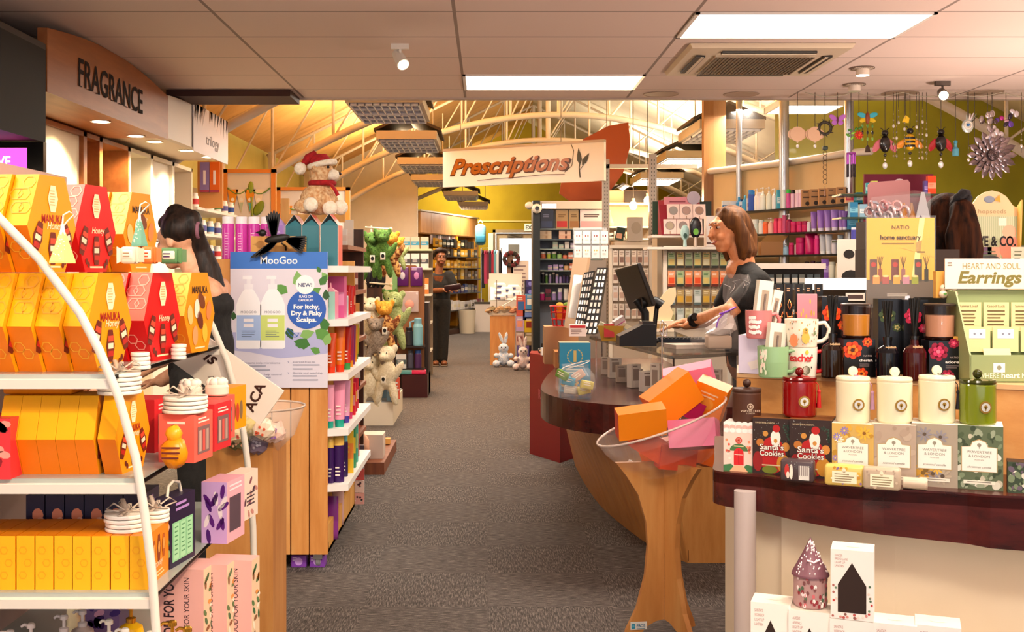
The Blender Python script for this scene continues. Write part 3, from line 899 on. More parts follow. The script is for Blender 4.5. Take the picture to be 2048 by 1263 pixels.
windowbox(.085,.10,.112,'d93038','soap_gift_box','red gift box with window behind the coral gift box',(X(400,2.66),2.72,z2),GR,'ff8a78')
windowbox(.06,.10,.11,'f0685c','soap_gift_box','narrow coral gift box between red box and honey cookies box',(X(428,2.84),2.86,z2),GR,'c9201c')
windowbox(.09,.10,.125,'dd2a30','soap_gift_box','red gift carton standing behind the bowed coasters',(X(283,2.66),2.70,z2+.0),GR,'ff8a78')
b=MB();b.box((-.03,-.06,0),(.03,.06,.115),m('f3a60c',.42))
for cx,cz,c in ((-.025,.05,'7a2410'),(.0,.045,'d0402a'),(.025,.05,'8a6a4a')):b.circ(cx,cz,.011,-.0605,m(c),.026);b.circ(cx,cz,.011,-.0305,m(c),.026,T=SIDE_R)
b.lines(-.02,.02,.105,1,.01,.008,-.0605,INK,ragged=False)
solo(b,'honey_tea_box','yellow honey box with oval windows at the shelf end by the far tube','gift box',(X(449,3.02),3.05,z2),GR)
coasters(.05,4,'white coaster stack with bow on the coral gift box',(X(361,2.50),2.54,z2+.110),True)
b=MB();b.ell((0,0,.035),(.03,.025,.035),m('f0920c',.3),14,8,lump=.08);b.ell((.0,0,.075),(.018,.018,.02),m('f6ac20',.3),12,6,lump=.1)
b.lines(-.02,.02,.05,3,.011,.004,-.026,BRN)
solo(b,'honey_sachet','crumpled orange cellophane honey bag beside the thin honey boxes','gift bag',(X(343,2.42),2.44,z2))
for i,px in enumerate((385,432)):
 t=thing('soap_jar',('white bow-tied jar on the red gift boxes near the leaning plaque','white bow-tied jar on the red gift boxes at the far tube')[i],'jar',(X(px,2.85),2.83+i*.03,z2+.1125))
 b=MB();b.lathe([(.026,0),(.03,.004),(.03,.022),(.026,.028)],m('f4e2d0',.35),seg=18);b.build('jar_body',t)
 b=MB()
 for k in range(7):
  a=k*.9;b.ell((.017*math.cos(a),.017*math.sin(a),.034),(.012,.009,.011),m('fbf3e6',.4),8,5)
 b.build('fabric_lid',t)
# leaning plaques
b=MB();b.box((-.16,-.006,-.06),(.16,.006,.06),m('efe2d6',.5))
b.text('Is',.04,-.07,.0,-.0065,INK,shear=.3,bold=.02);b.tube([(-.045+.012*q,-.0065,-.035+.012*(q%2))for q in range(6)],.0025,INK,4,flat=.3)
b.ell((-.12,-.0065,.03),(.006,.001,.006),RED)
b.text('ACA',.03,.115,.0,-.0068,INK,bold=.03,rot=1.75,w=.09)
solo(b,'wall_plaque','white wooden plaque with black lettering tilted against the far tube','plaque',(X(455,3.28),3.285,Z(752,3.28)),rot=(0,.62,0))
# ---- third shelf
z3=SHZ[2]
TB=.0395
def thinbox():
 b=MB();om=m('f28a08',.42);ym=m('fbb810',.42)
 b.box((-.0185,-.0,0),(.0185,.16,.112),[om,om,ym,om,om,om])
 for k in range(3):
  for j in range(6):
   p=[(.005*(1 if k%2 else -1)+q*.009*math.cos(j2*PI/3),.03+k*.026+q*.009*math.sin(j2*PI/3))for j2,q in ((j,1),(j+1,1),(j+1,.8),(j,.8))]
   b.dec(p,-.0006,m('f6a410',.42))
 T=SIDE_R
 for cx,h_,c in ((.045,.05,'b5560c'),(.08,.062,'8a3a08'),(.115,.05,'b5560c')):
  b.hexa(cx,.066,.026,h_,-.0191,m(c),.5,T);b.hexa(cx,.07,.016,.024,-.0194,m('e0a050'),.5,T)
 b.text('honey',.016,.08,.03,-.0192,CRM,T=T,shear=.3);b.lines(.04,.12,.02,2,.008,.003,-.0192,m('fbd9a0'),T)
 return b
xr=X(296,2.345)-.0185
tp=None
for i in range(11):
 lab='slim orange honey box at the aisle end of the upright row' if i==0 else f'slim orange honey box in the upright row, {nth(i)} from its aisle end'
 loc=(xr-i*TB*1.0,2.34+random.uniform(0,.004),z3)
 if tp is None:tp=solo(thinbox(),'honey_slim_box',lab,'gift box',loc,0,'slim orange honey boxes in an upright row')
 else:dup(tp,loc,0,lab)
coasters(.046,4,'white coaster stack with bow and small orange bag on the slim honey boxes',(X(248,2.38),2.40,z3+.1125),True)
coasters(.03,3,'smaller white coaster stack behind the bowed stack on the slim honey boxes',(X(308,2.47),2.48,z3+.1125),True)
def navybox():
 b=MB();nm=m('241a3a',.4)
 b.box((-.021,0,0),(.021,.13,.155),nm)
 for cx,cz,r_,c in ((.006,.11,.013,'f0906a'),(.012,.095,.009,'f6c8b0'),(.009,.06,.012,'5a8a5a'),(.014,.035,.009,'8ab080'),(.003,.08,.01,'fae3d6')):
  b.circ(cx,cz,r_,-.0006,m(c),r_*1.25,9)
 T=SIDE_R
 b.rect(.012,.118,.012,.1,-.0215,m('8fce9c',.4),T)
 for k in range(3):b.rect(.018+k*.034,.044+k*.034,.016,.096,-.022,m('a8deb0',.4),T);b.lines(.022+k*.034,.04+k*.034,.09,7,.01,.003,-.0224,m('5a9a6a'),T)
 b.lines(.03,.1,.142,2,.012,.006,-.0215,m('b48ad0'),T)
 return b
np_=None
for i in range(7):
 lab=f'navy floral gift box behind the slim orange boxes, {nth(i)} from the aisle'
 loc=(X(318,2.60)-i*.0445 if i else X(352,2.62),2.55 if i else 2.5,z3)
 if np_ is None:np_=solo(navybox(),'navy_gift_box',lab,'gift box',loc,GR,'navy floral gift boxes')
 else:dup(np_,loc,0,lab)
hd_=MB();hd_.tube([(-.0,.03,.155),(.0,.035,.178),(.0,.06,.186),(.0,.09,.178),(.0,.1,.155)],.0038,m('f2ead9',.5),6)
hd_.build('rope_handle',np_)
b=MB();b.box((-.033,-.055,0),(.033,.055,.15),[m('e9a8bc',.4)]*2+[m('cfa8e2',.4)]+[m('eeb0be',.4)]*3)
for k in range(14):b.circ(random.uniform(-.026,.026),random.uniform(.01,.135),.006,-.0556,m(random.choice(('4a1470','5a1a7a','f6e6ee'))),.018,9,a=random.uniform(-1,1))
b.rect(-.04,.03,.025,.11,-.0337,m('5a4a58',.2),SIDE_R)
b.lines(-.04,.04,.14,2,.01,.004,-.0337,m('f8e8ee'),SIDE_R)
solo(b,'orchid_gift_box','pink and lilac gift box with dark purple flowers on the third shelf','gift box',(X(437,2.74),2.79,z3),GR)
b=MB();b.box((-.025,-.05,0),(.025,.05,.125),m('f4dccb',.45))
for k in range(8):b.circ(random.uniform(-.04,.04),random.uniform(.01,.11),.006,-.0256,m(random.choice(('5a3a4a','8a4a5a','c98a80'))),.012,8,SIDE_R,a=random.random()*3)
b.lines(-.018,.018,.105,8,.012,.004,-.0505,m('8a6a70'));b.lines(-.03,.03,.07,4,.01,.004,-.026,m('4a3a44'),SIDE_R)
solo(b,'soap_carton','cream flower-sprigged carton beside the pink and lilac gift box','carton',(X(476,2.98),3.03,z3),GR)
# ---- fourth shelf
z4=SHZ[3]
def foryou():
 b=MB();pk=m('f0b6b0',.45)
 b.prism([(-.055,0),(.055,0),(.055,.205),(-.055,.205)],'y',0,.055,pk,side=[pk,m('e8c9a8',.5),pk,pk])
 T=Matrix.Rotation(-PI/2,4,'Y')
 b.text('GOOD FOR YOU',.026,.1,-.012+.03,-.0006,m('2c1a26'),T=RT()@T,w=.17,bold=.02)
 b.text('GOOD FOR YOUR SKIN',.014,.1,-.012-.008,-.0006,m('3a2530'),T=RT()@T,w=.17)
 b.circ(.03,.02,.006,-.0006,m('2c1a26'),n=8)
 for k in range(16):b.circ(random.uniform(.008,.048),random.uniform(.02,.19),.006,-.0556,m(random.choice(('5a7a4a','e8964a','f6e8d0','8a5a3a','3f6a44'))),.012,7,SIDE_R,a=random.random()*3)
 return b
fp=None
for i,(px,d,y)in enumerate(((452,2.66,2.70),(392,2.58,2.66),(338,2.52,2.62))):
 lab=f'pink skin-care box lettered GOOD FOR YOU upside along its edge, {nth(i)} from the aisle'
 if fp is None:fp=solo(foryou(),'skincare_gift_box',lab,'gift box',(X(px,d),y,z4),-.14,'pink skin-care gift boxes')
 else:dup(fp,(X(px,d),y,z4),-.14,lab)
def jar(label,px,d,c1,c2,r=.03):
 t=thing('honey_jar',label,'jar',(X(px,d),d,z4),group='honey cream jars')
 b=MB();b.lathe([(r*.92,0),(r,.004),(r,.046),(r*.95,.05)],m(c1,.2,coat=.5),seg=22)
 for k in range(5):b.circ((k-2)*.009,.024,.004,-r-.0003+abs(k-2)**2*.0006,m('fbe6b0'),.006,6)
 b.build('jar_body',t)
 b=MB();b.lathe([(r*1.03,.05),(r*1.04,.066),(r*1.0,.069)],m(c2,.25),seg=22)
 b.circ(0,0,r*.8,0,m('f0b030'),T=Matrix.Translation((0,0,.0693))@Matrix.Rotation(PI/2,4,'X')@Matrix.Rotation(PI,4,'X'));b.build('jar_lid',t)
jar('orange honey jar with gold lid nearer the aisle on the fourth shelf',402,2.48,'f0801c','e09a20')
jar('yellow honey jar with orange lid before the gold-lidded jar',385,2.36,'f6b53a','f0701a',.028)
jar('honey jar with gold lid behind the gold pump bottles',335,2.46,'e8701a','e0a02a')
def pumpbottle(col,cap,label,px,d,h,r,dec=None,name='pump_bottle',group='pump bottles on the low shelf',z=None):
 z=z4 if z is None else z
 t=thing(name,label,'pump bottle',(X(px,d),d,z),random.uniform(-.5,.5),group)
 b=MB();b.lathe([(r*.9,0),(r,.006),(r,h*.6),(r*.9,h*.68),(r*.35,h*.74)],col,seg=18)
 if dec:b.text('MH',h*.16,0,h*.25,-r-.0006,dec,bold=.03);b.lines(-r*.5,r*.5,h*.2,2,.008,.003,-r-.0006,dec)
 b.build('bottle_body',t)
 b=MB();b.lathe([(r*.38,h*.73),(r*.4,h*.8),(r*.14,h*.82),(r*.14,h*.92),(r*.34,h*.93),(r*.34,h*.98),(r*.2,h)],cap,seg=12)
 b.tube([(0,0,h*.96),(-r*.7,-.0,h*.965),(-r*.95,0,h*.93)],r*.13,cap,6);b.build('pump',t)
for i,(px,d,h)in enumerate(((20,2.38,.17),(62,2.40,.178),(128,2.46,.178),(95,2.34,.165),(165,2.52,.17))):
 pumpbottle(m('d9c6bd',.3),m('e9dcd6',.3),f'frosted pump bottle on the low shelf, {nth(i)} in the group by the gold bottles',px,d,h-.03,.026)
for i,(px,d)in enumerate(((250,2.36),(300,2.34),(218,2.42))):
 pumpbottle(m('f2e8d8',.3),m('f7efe2',.3),f'white pump bottle in front of the gold bottles, {nth(i)} of three',px,d,.15,.026,INK)
for i,(px,d)in enumerate(((345,2.38),(375,2.34),(262,2.5))):
 pumpbottle(m('f3b80e',.25),GOLDM,f'yellow honey pump bottle with gold pump, {nth(i)} from the jars',px,d,.16,.028,INK)
b=MB();b.box((-.04,-.05,0),(.04,.05,.17),m('8a6aa0',.45))
for k in range(14):b.circ(random.uniform(-.034,.034),random.uniform(.02,.16),.008,-.0506,m(random.choice(('3a1460','e8a8c8','4a2a80'))),.014,8,a=random.random()*3)
solo(b,'violet_carton','violet flower-printed carton behind the frosted pump bottles','carton',(X(210,2.65),2.68,z4))
b=MB();b.box((-.035,-.05,0),(.035,.05,.14),m('c8642a',.4));b.lines(-.03,.03,.12,6,.018,.006,-.0506,m('f6c060'))
solo(b,'amber_carton','amber carton between frosted pumps and gold bottles','carton',(X(168,2.62)+.0,2.82,z4))
# ------------------------------------------------------------------ generic packs
def sqtube(b,r,h,col,cap,T=None,cb=None):
 """squeeze tube standing on its cap"""
 ch=h*.16
 (cb or b).lathe([(r*.8,0),(r*.86,ch)],cap,seg=12,T=T)
 n=14;vs=[]
 for f in (0,.35,.7,.92,1.0):
  rx=lerp(r*.92,r*1.12,f);ry=lerp(r*.92,.0015,f**1.3)
  for i in range(n):
   t=2*PI*i/n
   vs.append((rx*math.cos(t),ry*math.sin(t),lerp(ch,h,f)))
 b.add(vs,[(j*n+i,j*n+(i+1)%n,(j+1)*n+(i+1)%n,(j+1)*n+i)for j in range(4)for i in range(n)],col,True,T)
 b.add(vs,[tuple(range(4*n,5*n))],col,False,T)
def pack(kind,name,label,cat,loc,w,h,col,cap='f4f0ea',group=None,rz=0.,ink=None,detail=True,rough=.35,dep=None):
 col=m(col,rough)if isinstance(col,str)else col
 cap=m(cap,.35)if isinstance(cap,str)else cap
 B,K=MB(),MB();r=w/2
 ink=m(ink)if ink else None
 kn='cap'
 if kind=='tube':sqtube(B,r,h,col,cap,cb=K)
 elif kind=='cyl':
  B.lathe([(r*.92,0),(r,h*.02),(r,h*.78),(r*.9,h*.82)],col,seg=14);K.lathe([(r*.86,h*.82),(r*.88,h*.985),(r*.8,h)],cap,seg=14)
 elif kind=='can':
  B.lathe([(r*.95,0),(r,h*.02),(r,h*.8),(r*.7,h*.83)],col,seg=14);K.lathe([(r*.98,h*.8),(r*.98,h*.96),(r*.85,h)],cap,seg=14)
 elif kind=='pump':
  B.lathe([(r*.9,0),(r,h*.03),(r,h*.6),(r*.75,h*.68),(r*.3,h*.72)],col,seg=14)
  K.lathe([(r*.36,h*.72),(r*.36,h*.8),(r*.13,h*.82),(r*.13,h*.92),(r*.3,h*.93),(r*.28,h)],cap,seg=10);K.tube([(0,0,h*.96),(-r*.9,0,h*.95),(-r,0,h*.91)],r*.12,cap,5)
 elif kind=='spray':
  B.lathe([(r*.9,0),(r,h*.03),(r,h*.62),(r*.5,h*.76),(r*.34,h*.82)],col,seg=14);K.lathe([(r*.4,h*.8),(r*.42,h*.96),(r*.3,h)],cap,seg=10)
 elif kind=='jar':
  B.lathe([(r*.85,0),(r,h*.08),(r,h*.66),(r*.9,h*.7)],col,seg=14);K.lathe([(r*.97,h*.68),(r,h*.72),(r,h*.96),(r*.92,h)],cap,seg=14);kn='lid'
 elif kind=='pouch':
  vs=[];n=12
  for f,ky in ((0,.5),(.15,.55),(.6,.4),(1,.02)):
   for i in range(n):
    t=2*PI*i/n;vs.append((r*math.copysign(abs(math.cos(t))**.5,math.cos(t)),r*ky*math.sin(t),h*f))
  B.add(vs,[tuple(range(n))[::-1]]+[(j*n+i,j*n+(i+1)%n,(j+1)*n+(i+1)%n,(j+1)*n+i)for j in range(3)for i in range(n)],col,True);K=None
 elif kind=='box':
  dd=(dep or w*.7)/2
  B.box((-r,-dd,0),(r,dd,h),col);K=None
  if ink:B.lines(-r*.7,r*.7,h*.85,4,h*.12,h*.05,-dd-.0006,ink)
  elif cap:B.rect(-r,r,h*.3,h*.62,-dd-.0006,cap);B.lines(-r*.7,r*.5,h*.56,2,h*.1,h*.04,-dd-.001,col)
 if kind in ('cyl','can','pump','spray','jar','tube')and ink:
  z=h*.34 if kind!='tube' else h*.45
  yy=-r*1.0-.0006
  B.lines(-r*.45,r*.45,z,3,h*.08,h*.03,yy,ink)
 if K is None or not detail:
  if K is not None:B.add(K.v,K.f,cap,True)
  return solo(B,name,label,cat,loc,rz,group)
 t=thing(name,label,cat,loc,rz,group)
 B.build('pack_body',t);K.build(kn,t)
 return t
KN={'tube':('squeeze_tube','tube'),'cyl':('lotion_bottle','bottle'),'can':('spray_can','spray can'),'pump':('pump_dispenser','pump bottle'),'spray':('spray_bottle','bottle'),'jar':('cream_jar','jar'),'pouch':('refill_pouch','pouch'),'box':('product_box','box')}
def shelfrow(place,end,dfun,z,items,detail=False,start=0,fit=True):
 """items: (px, wpx, hpx, kind, colour, cap, description[, ink]) standing at height z and depth dfun(px)"""
 cnt={}
 for it in items:
  px,w,h,kind,col,cap,desc=it[:7]
  d=dfun(px)if callable(dfun)else dfun
  i=cnt.get(desc,0);cnt[desc]=i+1
  many=sum(1 for q in items if q[6]==desc)>1
  lab=f'{desc} on {place}' if not many else f'{desc} on {place}, {nth(i)} from {end}'
  nm,cat=KN[kind]
  pack(kind,nm,lab,cat,(X(px,d),d,z),S(w,d),S(h,d),col,cap,f'{desc} on {place}' if many else None,random.uniform(-.1,.1),it[7]if len(it)>7 else None,detail)
# ------------------------------------------------------------------ pine crate trolley with toiletries
D0,D1=5.04,6.08
tr=thing('pine_shelf_trolley','pine slatted shelf trolley on castors with white shelves open to the aisle','shelf trolley',(X(655,D0),D0,0))
px0=X(655,D0)
for k in range(6):
 b=MB();x1=-k*.0845;b.box((x1-.0785,0,.072),(x1,.022,1.40),PINE);b.build('plank',tr)
b=MB();b.box((-.50,.022,.075),(0,.04,.12),BLK);b.box((-.5,.022,1.2),(0,.04,1.26),DARKW)
b.box((-.5,1.02,.072),(0,1.04,1.40),PINEP);b.box((-.27,.04,.1),(-.25,1.02,1.36),PINEP);b.build('frame',tr)
b=MB();b.box((-.5,.0225,.12),(-.003,.026,1.39),m('2a160a',.8));b.build('backing',tr)
b=MB();b.box((-.02,.03,.072),(0.0,1.03,.20),PINEP);b.box((-.5,.03,.072),(0,1.03,.09),PINEP);b.build('bottom_rail',tr)
SH3=[1.37,1.127,.883,.633,.383]
for z in SH3:
 b=MB();w=.09
 b.prism([(-.49,.024),(-.001,.024),(0,.0),(w,.03),(w,1.0),(-.49,1.018)],'z',z-.03,z,m('f3eee8',.4));b.build('shelf',tr)
for x,y in ((-.05,.07),(-.44,.07),(-.05,.95)):
 b=MB();b.lathe([(.027,-.011),(.03,-.008),(.03,.008),(.027,.011)],m('8f8f92',.3),seg=16,T=RT(0,(x,y,.031),0,PI/2));b.box((x-.02,y-.03,.04),(x+.02,y+.03,.072),STEEL);b.tube([(x-.015,y,.03),(x+.015,y,.03)],.006,STEEL);b.build('castor',tr)
# advertising poster hung on the planks
po=thing('hair_care_poster','white and blue advertising poster headed MooGoo, taped to the pine slats','poster',(X(557.5,5.02),5.025,Z(775,5.02)))
W,H=S(195,5.02),S(272,5.02)
def ux(px):return (px-557.5)*5.02/F
def uz(py):return (775-py)*5.02/F
b=MB();b.box((-W/2,0,0),(W/2,.004,H),m('e2dce8',.5));b.build('paper',po)
b=MB();y=-.0006
b.rect(-W/2,W/2,uz(537),H,y,m('3d78cf'));b.text('MooGoo',.034,.0,uz(527),y-.0006,m('ffffff'),w=S(74,5.02),bold=.015)
b.dec([(ux(460),uz(700)),(ux(500),uz(704)),(ux(560),uz(716)),(ux(610),uz(712)),(ux(655),uz(706)),(ux(655),uz(664)),(ux(460),uz(664))],y,m('b4b6de'))
lv=[m('5f9a45'),m('3f7a35'),m('86b765'),m('2f5a30')]
def leaf(cx,cy,l,a,c,k=.42):
 cx,cz=ux(cx),uz(cy);l=S(l,5.02)
 b.dec([(cx+l*u*math.cos(a)-l*w*math.sin(a),cz+l*u*math.sin(a)+l*w*math.cos(a))for u,w in ((0,0),(.3,-k*.8),(.65,-k*.6),(1,0),(.65,k*.6),(.3,k*.8))],y-.0003-random.random()*.0006,lv[c])
random.seed(5)
for q in ((598,575,34,1.7,2),(575,585,30,2.6,0),(620,590,26,.6,0),(640,570,24,1.0,1),(652,600,22,1.6,3),(655,560,20,2.2,2),(640,545,14,2.0,1),
          (630,660,38,-.5,0),(620,690,34,2.9,1),(650,690,26,1.2,2),(600,672,30,.3,2),(640,705,22,2.7,0),(654,660,30,2.0,1),(575,655,26,-1.2,3),(466,640,18,1.5,3),(590,690,26,.2,1)):leaf(*q)
b.tube([(ux(585+12*math.cos(t)),y-.001,uz(665+9*math.sin(t*1.3)))for t in [k*.5 for k in range(12)]],.0016,m('3d78cf'),4,flat=.3)
for cx,lab in ((497,'a9c3ee'),(545,'cfe07a')):
 b.dec([(ux(cx-25),uz(694)),(ux(cx-21),uz(697)),(ux(cx+21),uz(697)),(ux(cx+25),uz(694)),(ux(cx+25),uz(610)),(ux(cx+20),uz(596)),(ux(cx+13),uz(584)),(ux(cx+8),uz(578)),(ux(cx-8),uz(578)),(ux(cx-13),uz(584)),(ux(cx-20),uz(596)),(ux(cx-25),uz(610))],y-.0012,m('fbfafc'))
 b.rect(ux(cx-9),ux(cx+9),uz(578),uz(568),y-.0012,m('f0eef4'));b.rect(ux(cx-12),ux(cx+7),uz(558),uz(551),y-.0012,m('f4f2f6'));b.rect(ux(cx-4),ux(cx+4),uz(568),uz(558),y-.0012,m('eceaf0'))
 b.rect(ux(cx-24),ux(cx+24),uz(680),uz(630),y-.0016,m(lab));b.text('MOOGOO',.011,ux(cx),uz(626),y-.002,m('7a7a88'),w=.07)
 b.lines(ux(cx-10),ux(cx+10),uz(637),2,.024,.014,y-.002,m('f5f3fa'),ragged=False)
 b.lines(ux(cx-14),ux(cx+14),uz(661),4,.008,.003,y-.002,m('5d6a80'))
b.circ(ux(610),uz(569),S(19,5.02),y-.0022,m('ffffff'),n=24);b.text('NEW!',.017,ux(610),uz(573),y-.0026,m('2b3f70'),w=S(28,5.02),bold=.02)
b.circ(ux(613),uz(618),S(39,5.02),y-.0018,m('2f62bf'),n=32)
for t_,py,w_ in (('FLAKE OFF',595,27),('DANDRUFF!',602,29)):b.text(t_,.011,ux(612),uz(py),y-.0024,m('ffffff'),w=S(w_,5.02),bold=.02)
for t_,py,w_ in (('For Itchy,',617,52),('Dry & Flaky',630,62),('Scalps.',643,40)):b.text(t_,.020,ux(613),uz(py),y-.0024,m('ffffff'),w=S(w_,5.02),bold=.035)
for cx,py,tt in ((485,727,('Supports scalp microbiome','to balance oiliness','and protect from dryness')),(585,725,('Steroid-free to','avoid thinning and','weakening the skin')),(485,750,('Formulated to help control','dandruff and restore','balanced scalp health')),(585,747,('Gentle and soothing,','safe for sensitive skin','shampoo and conditioner'))):
 b.text(tt[0],.0085,ux(cx),uz(py),y-.001,m('8b8ba0'),'L',w=S(3.0*len(tt[0]),5.02));b.lines(ux(cx),ux(cx+3*len(tt[1])),uz(py+3),2,S(8,5.02),.006,y-.001,m('a9a9ba'))
 b.text('v',.01,ux(cx-10),uz(py),y-.001,m('5b6aa0'),'L')
b.build('print',po)
# blackbird ornament on a pine block
bx=thing('pine_block_box','small plain pine box standing on the white top shelf behind the poster','wooden box',(X(561,5.16),5.16,SH3[0]))
b=MB();b.box((-.126,-.05,0),(.126,.05,.135),PINEP);b.box((-.118,-.042,.134),(.118,.042,.1355),DARKW);b.build('box_body',bx)
bd=thing('bird_ornament','black metal blackbird with raised wings above the poster edge','bird ornament',(X(553,4.985),5.0,Z(477,4.99)))
b=MB();fk=m('171310',.5)
b.ell((-.0,0,0),(.058,.014,.019),fk,14,8,rot=Matrix.Rotation(-.18,3,'Y'));b.ell((-.066,0,.026),(.019,.014,.016),fk,12,7);b.lathe([(.005,0),(.0003,.02)],fk,seg=8,T=RT(0,(-.083,0,.028),0,-PI/2-.1));b.build('body',bd)
def feather(fan,root,name):
 b=MB()
 for a,l in fan:
  d_=Vector((math.cos(a),0,math.sin(a)));n_=Vector((-math.sin(a),0,math.cos(a)))
  q=[Vector(root)+d_*l*u+n_*w for u,w in ((0,-.009),(.5,-.009),(.92,-.005),(1,0),(.92,.005),(.5,.009),(0,.009))]
  b.add([(p.x,p.y-.002,p.z)for p in q]+[(p.x,p.y+.002,p.z)for p in q],[tuple(range(7)),tuple(range(13,6,-1))]+[(i,7+i,7+(i+1)%7,(i+1)%7)for i in range(7)],fk)
 b.build(name,bd)
feather([(1.35+.11*k,.125-abs(k-2)*.006)for k in range(6)],(-.015,.004,.005),'wing')
feather([(3.75+.07*k,.145-.018*k)for k in range(5)],(.0,-.006,-.005),'wing')
feather([(-.35+.13*k,.088)for k in range(-3,5)],(.045,0,-.005),'tail')
b=MB();b.tube([(.02,.0,-.02),(.02,.10,-.03),(.02,.11,-.05)],.004,fk);b.build('hook',bd)
# teal gable cartons, teddy
def gcarton(label,px,d,first=None):
 loc=(X(px,d),d,SH3[0])
 if first:return dup(first,loc,-.12,label)
 t=thing('gable_carton',label,'gift carton',loc,-.12,'teal gable-topped cartons')
 w,h=.082,.235;tl=m('3f7f8c',.4);ck=m('e96a5c',.4)
 b=MB();b.box((-w/2,-.04,0),(w/2,.04,h*.78),[tl,tl,tl,ck,tl,tl])
 for s_ in (-1,1):b.add([(s_*w/2,-.04,h*.78),(s_*w/2,.04,h*.78),(0,.04,h),(0,-.04,h)],[(0,1,2,3)],ck if s_>0 else tl)
 b.add([(-w/2,-.038,h*.78),(w/2,-.038,h*.78),(0,-.02,h*.9)],[(0,1,2)],tl);b.build('carton',t)
 b=MB();b.add([(-w/2,-.03,h*.78),(w/2,-.03,h*.78),(0,-.012,h*.99)],[(0,1,2)],m('15181c'));b.build('gable_opening',t)
 b=MB();em=m('f3dfd0')
 b.tube([(-w/2,-.041,0),(-w/2,-.041,h*.78),(0,-.041,h+.003),(w/2,-.041,h*.78),(w/2,-.041,0)],.0016,em,4);b.build('edge',t)
 return t
g1=gcarton('teal gable-topped carton under the teddy, first from the aisle',663,5.12)
gcarton('teal gable-topped carton under the teddy, second from the aisle',626,5.16,g1)
gcarton('teal gable-topped carton under the teddy, third from the aisle',593,5.20,g1)
FUR=lambda n,a,c:speck(n,a,c,70,.95,.6)
TFUR=FUR('teddy_fur','c98f5c','eccb9c');PALEF=FUR('pale_fur','efe0c6','fbf1de')
def furry(b,name,parent,k=.006,vox=.007):
 o=b.build(name,parent)
 r=o.modifiers.new('melt','REMESH');r.mode='VOXEL';r.voxel_size=vox;r.use_smooth_shade=True
 tx=bpy.data.textures.get('fluff')or bpy.data.textures.new('fluff','CLOUDS');tx.noise_scale=.012
 dm=o.modifiers.new('fluff','DISPLACE');dm.texture=tx;dm.strength=k;dm.texture_coords='LOCAL'
 return o
td=thing('teddy_bear','tan plush teddy in red Santa hat and scarf sitting on the teal cartons','plush toy',(X(640,5.24),5.24,SH3[0]+.236),-.0)
b=MB()
b.ell((-.01,.0,.075),(.085,.07,.075),TFUR);b.ell((.0,0,.155),(.05,.045,.05),TFUR);b.ell((.01,0,.2),(.058,.052,.054),TFUR);b.ell((-.025,.04,.235),(.025,.012,.025),TFUR);b.ell((-.01,-.045,.225),(.024,.014,.026),TFUR)
b.ell((-.06,-.06,.04),(.055,.035,.035),TFUR);b.ell((.04,-.05,.06),(.03,.03,.055),TFUR,rot=Matrix.Rotation(-.4,3,'Y'));b.ell((.05,.06,.06),(.03,.03,.05),TFUR);b.ell((-.05,.06,.04),(.05,.035,.035),TFUR)
furry(b,'body',td)
b=MB();b.ell((.062,-.012,.188),(.034,.032,.028),PALEF);furry(b,'muzzle',td,.003)
for i,q in enumerate(((-.03,-.085,.045),(.055,-.065,.03),(.10,-.03,.035))):
 b=MB();b.ell(q,(.036,.03,.036),PALEF);furry(b,'paw',td,.004)
b=MB();b.ell((.094,-.012,.194),(.009,.011,.008),m('3a1c14',.3));b.build('nose',td)
for y in (-.048,.03):
 b=MB();b.ell((.045,y,.222),.007,BLKG);b.build('eye',td)
hat=MB();hr=speck('santa_hat','8f0f16','b3151d',60,.9,.3)
hat.lathe([(.056,.0),(.054,.02),(.04,.045),(.0,.055)],hr,seg=18,T=RT(0,(-.0,0,.235),0,-.2));hat.tube([(-.02,0,.275),(-.055,-.02,.262),(-.075,-.035,.235)],[.03,.022,.012],hr,8)
hat=hat.build('santa_hat',td)
b=MB();b.tube([(.01+.058*math.cos(t),.052*math.sin(t),.238+.012*math.cos(t))for t in [k*PI/9 for k in range(18)]],.014,PALEF,8,closed=True);b.build('hat_trim',hat)
b=MB();b.ell((-.085,-.045,.215),(.03,.028,.03),PALEF);furry(b,'pompom',hat,.004)
b=MB();b.tube([(.01+.055*math.cos(t),.05*math.sin(t),.15)for t in [k*PI/8 for k in range(16)]],.013,hr,8,closed=True);b.tube([(.05,-.04,.15),(.075,-.05,.12),(.09,-.045,.09)],[.012,.014,.016],hr,6,flat=.5);b.build('scarf',td)
# pink shampoo tubes at the shelf end
def shampoo(px,d,label,proto=None):
 loc=(X(px,d),d,SH3[0])
 if proto:return dup(proto,loc,0,label)
 t=thing('shampoo_bottle',label,'bottle',loc,0,'magenta shampoo bottles')
 b=MB();b.lathe([(.024,0),(.028,.005),(.028,.19),(.024,.194)],m('d73fb0',.15,coat=1),seg=18)
 b.rect(-.011,.011,.03,.17,-.0262,m('f07cc4',.2));b.lines(-.009,.009,.15,9,.012,.004,-.0284,m('f7bfe0'));b.build('bottle_body',t)
 b=MB();b.lathe([(.0255,.19),(.026,.224),(.022,.226)],m('faf3f6',.3),seg=18);b.build('cap',t)
 return t
s1=shampoo(456,5.12,'magenta shampoo bottle with white cap, first from the wall end of the shelf')
for i,px in enumerate((483,508,533)):shampoo(px,5.14+.01*i,f'magenta shampoo bottle with white cap, {nth(i + 1)} from the wall end of the shelf',s1)
b=MB();b.box((-.045,-.04,0),(.045,.04,.07),m('b08ae0',.4));b.add([(-.045,-.04,.07),(.045,-.04,.07),(0,-.0,.13)],[(0,1,2)],m('c9a6f0',.4));b.add([(-.045,.04,.07),(.045,.04,.07),(0,0,.13),(-.045,-.04,.07),(.045,-.04,.07)],[(0,3,2),(1,2,4)],m('7a4ac0',.4));b.face([(-.03,-.042,.03),(.03,-.042,.03),(0,-.03,.105)],m('d9bff6'))
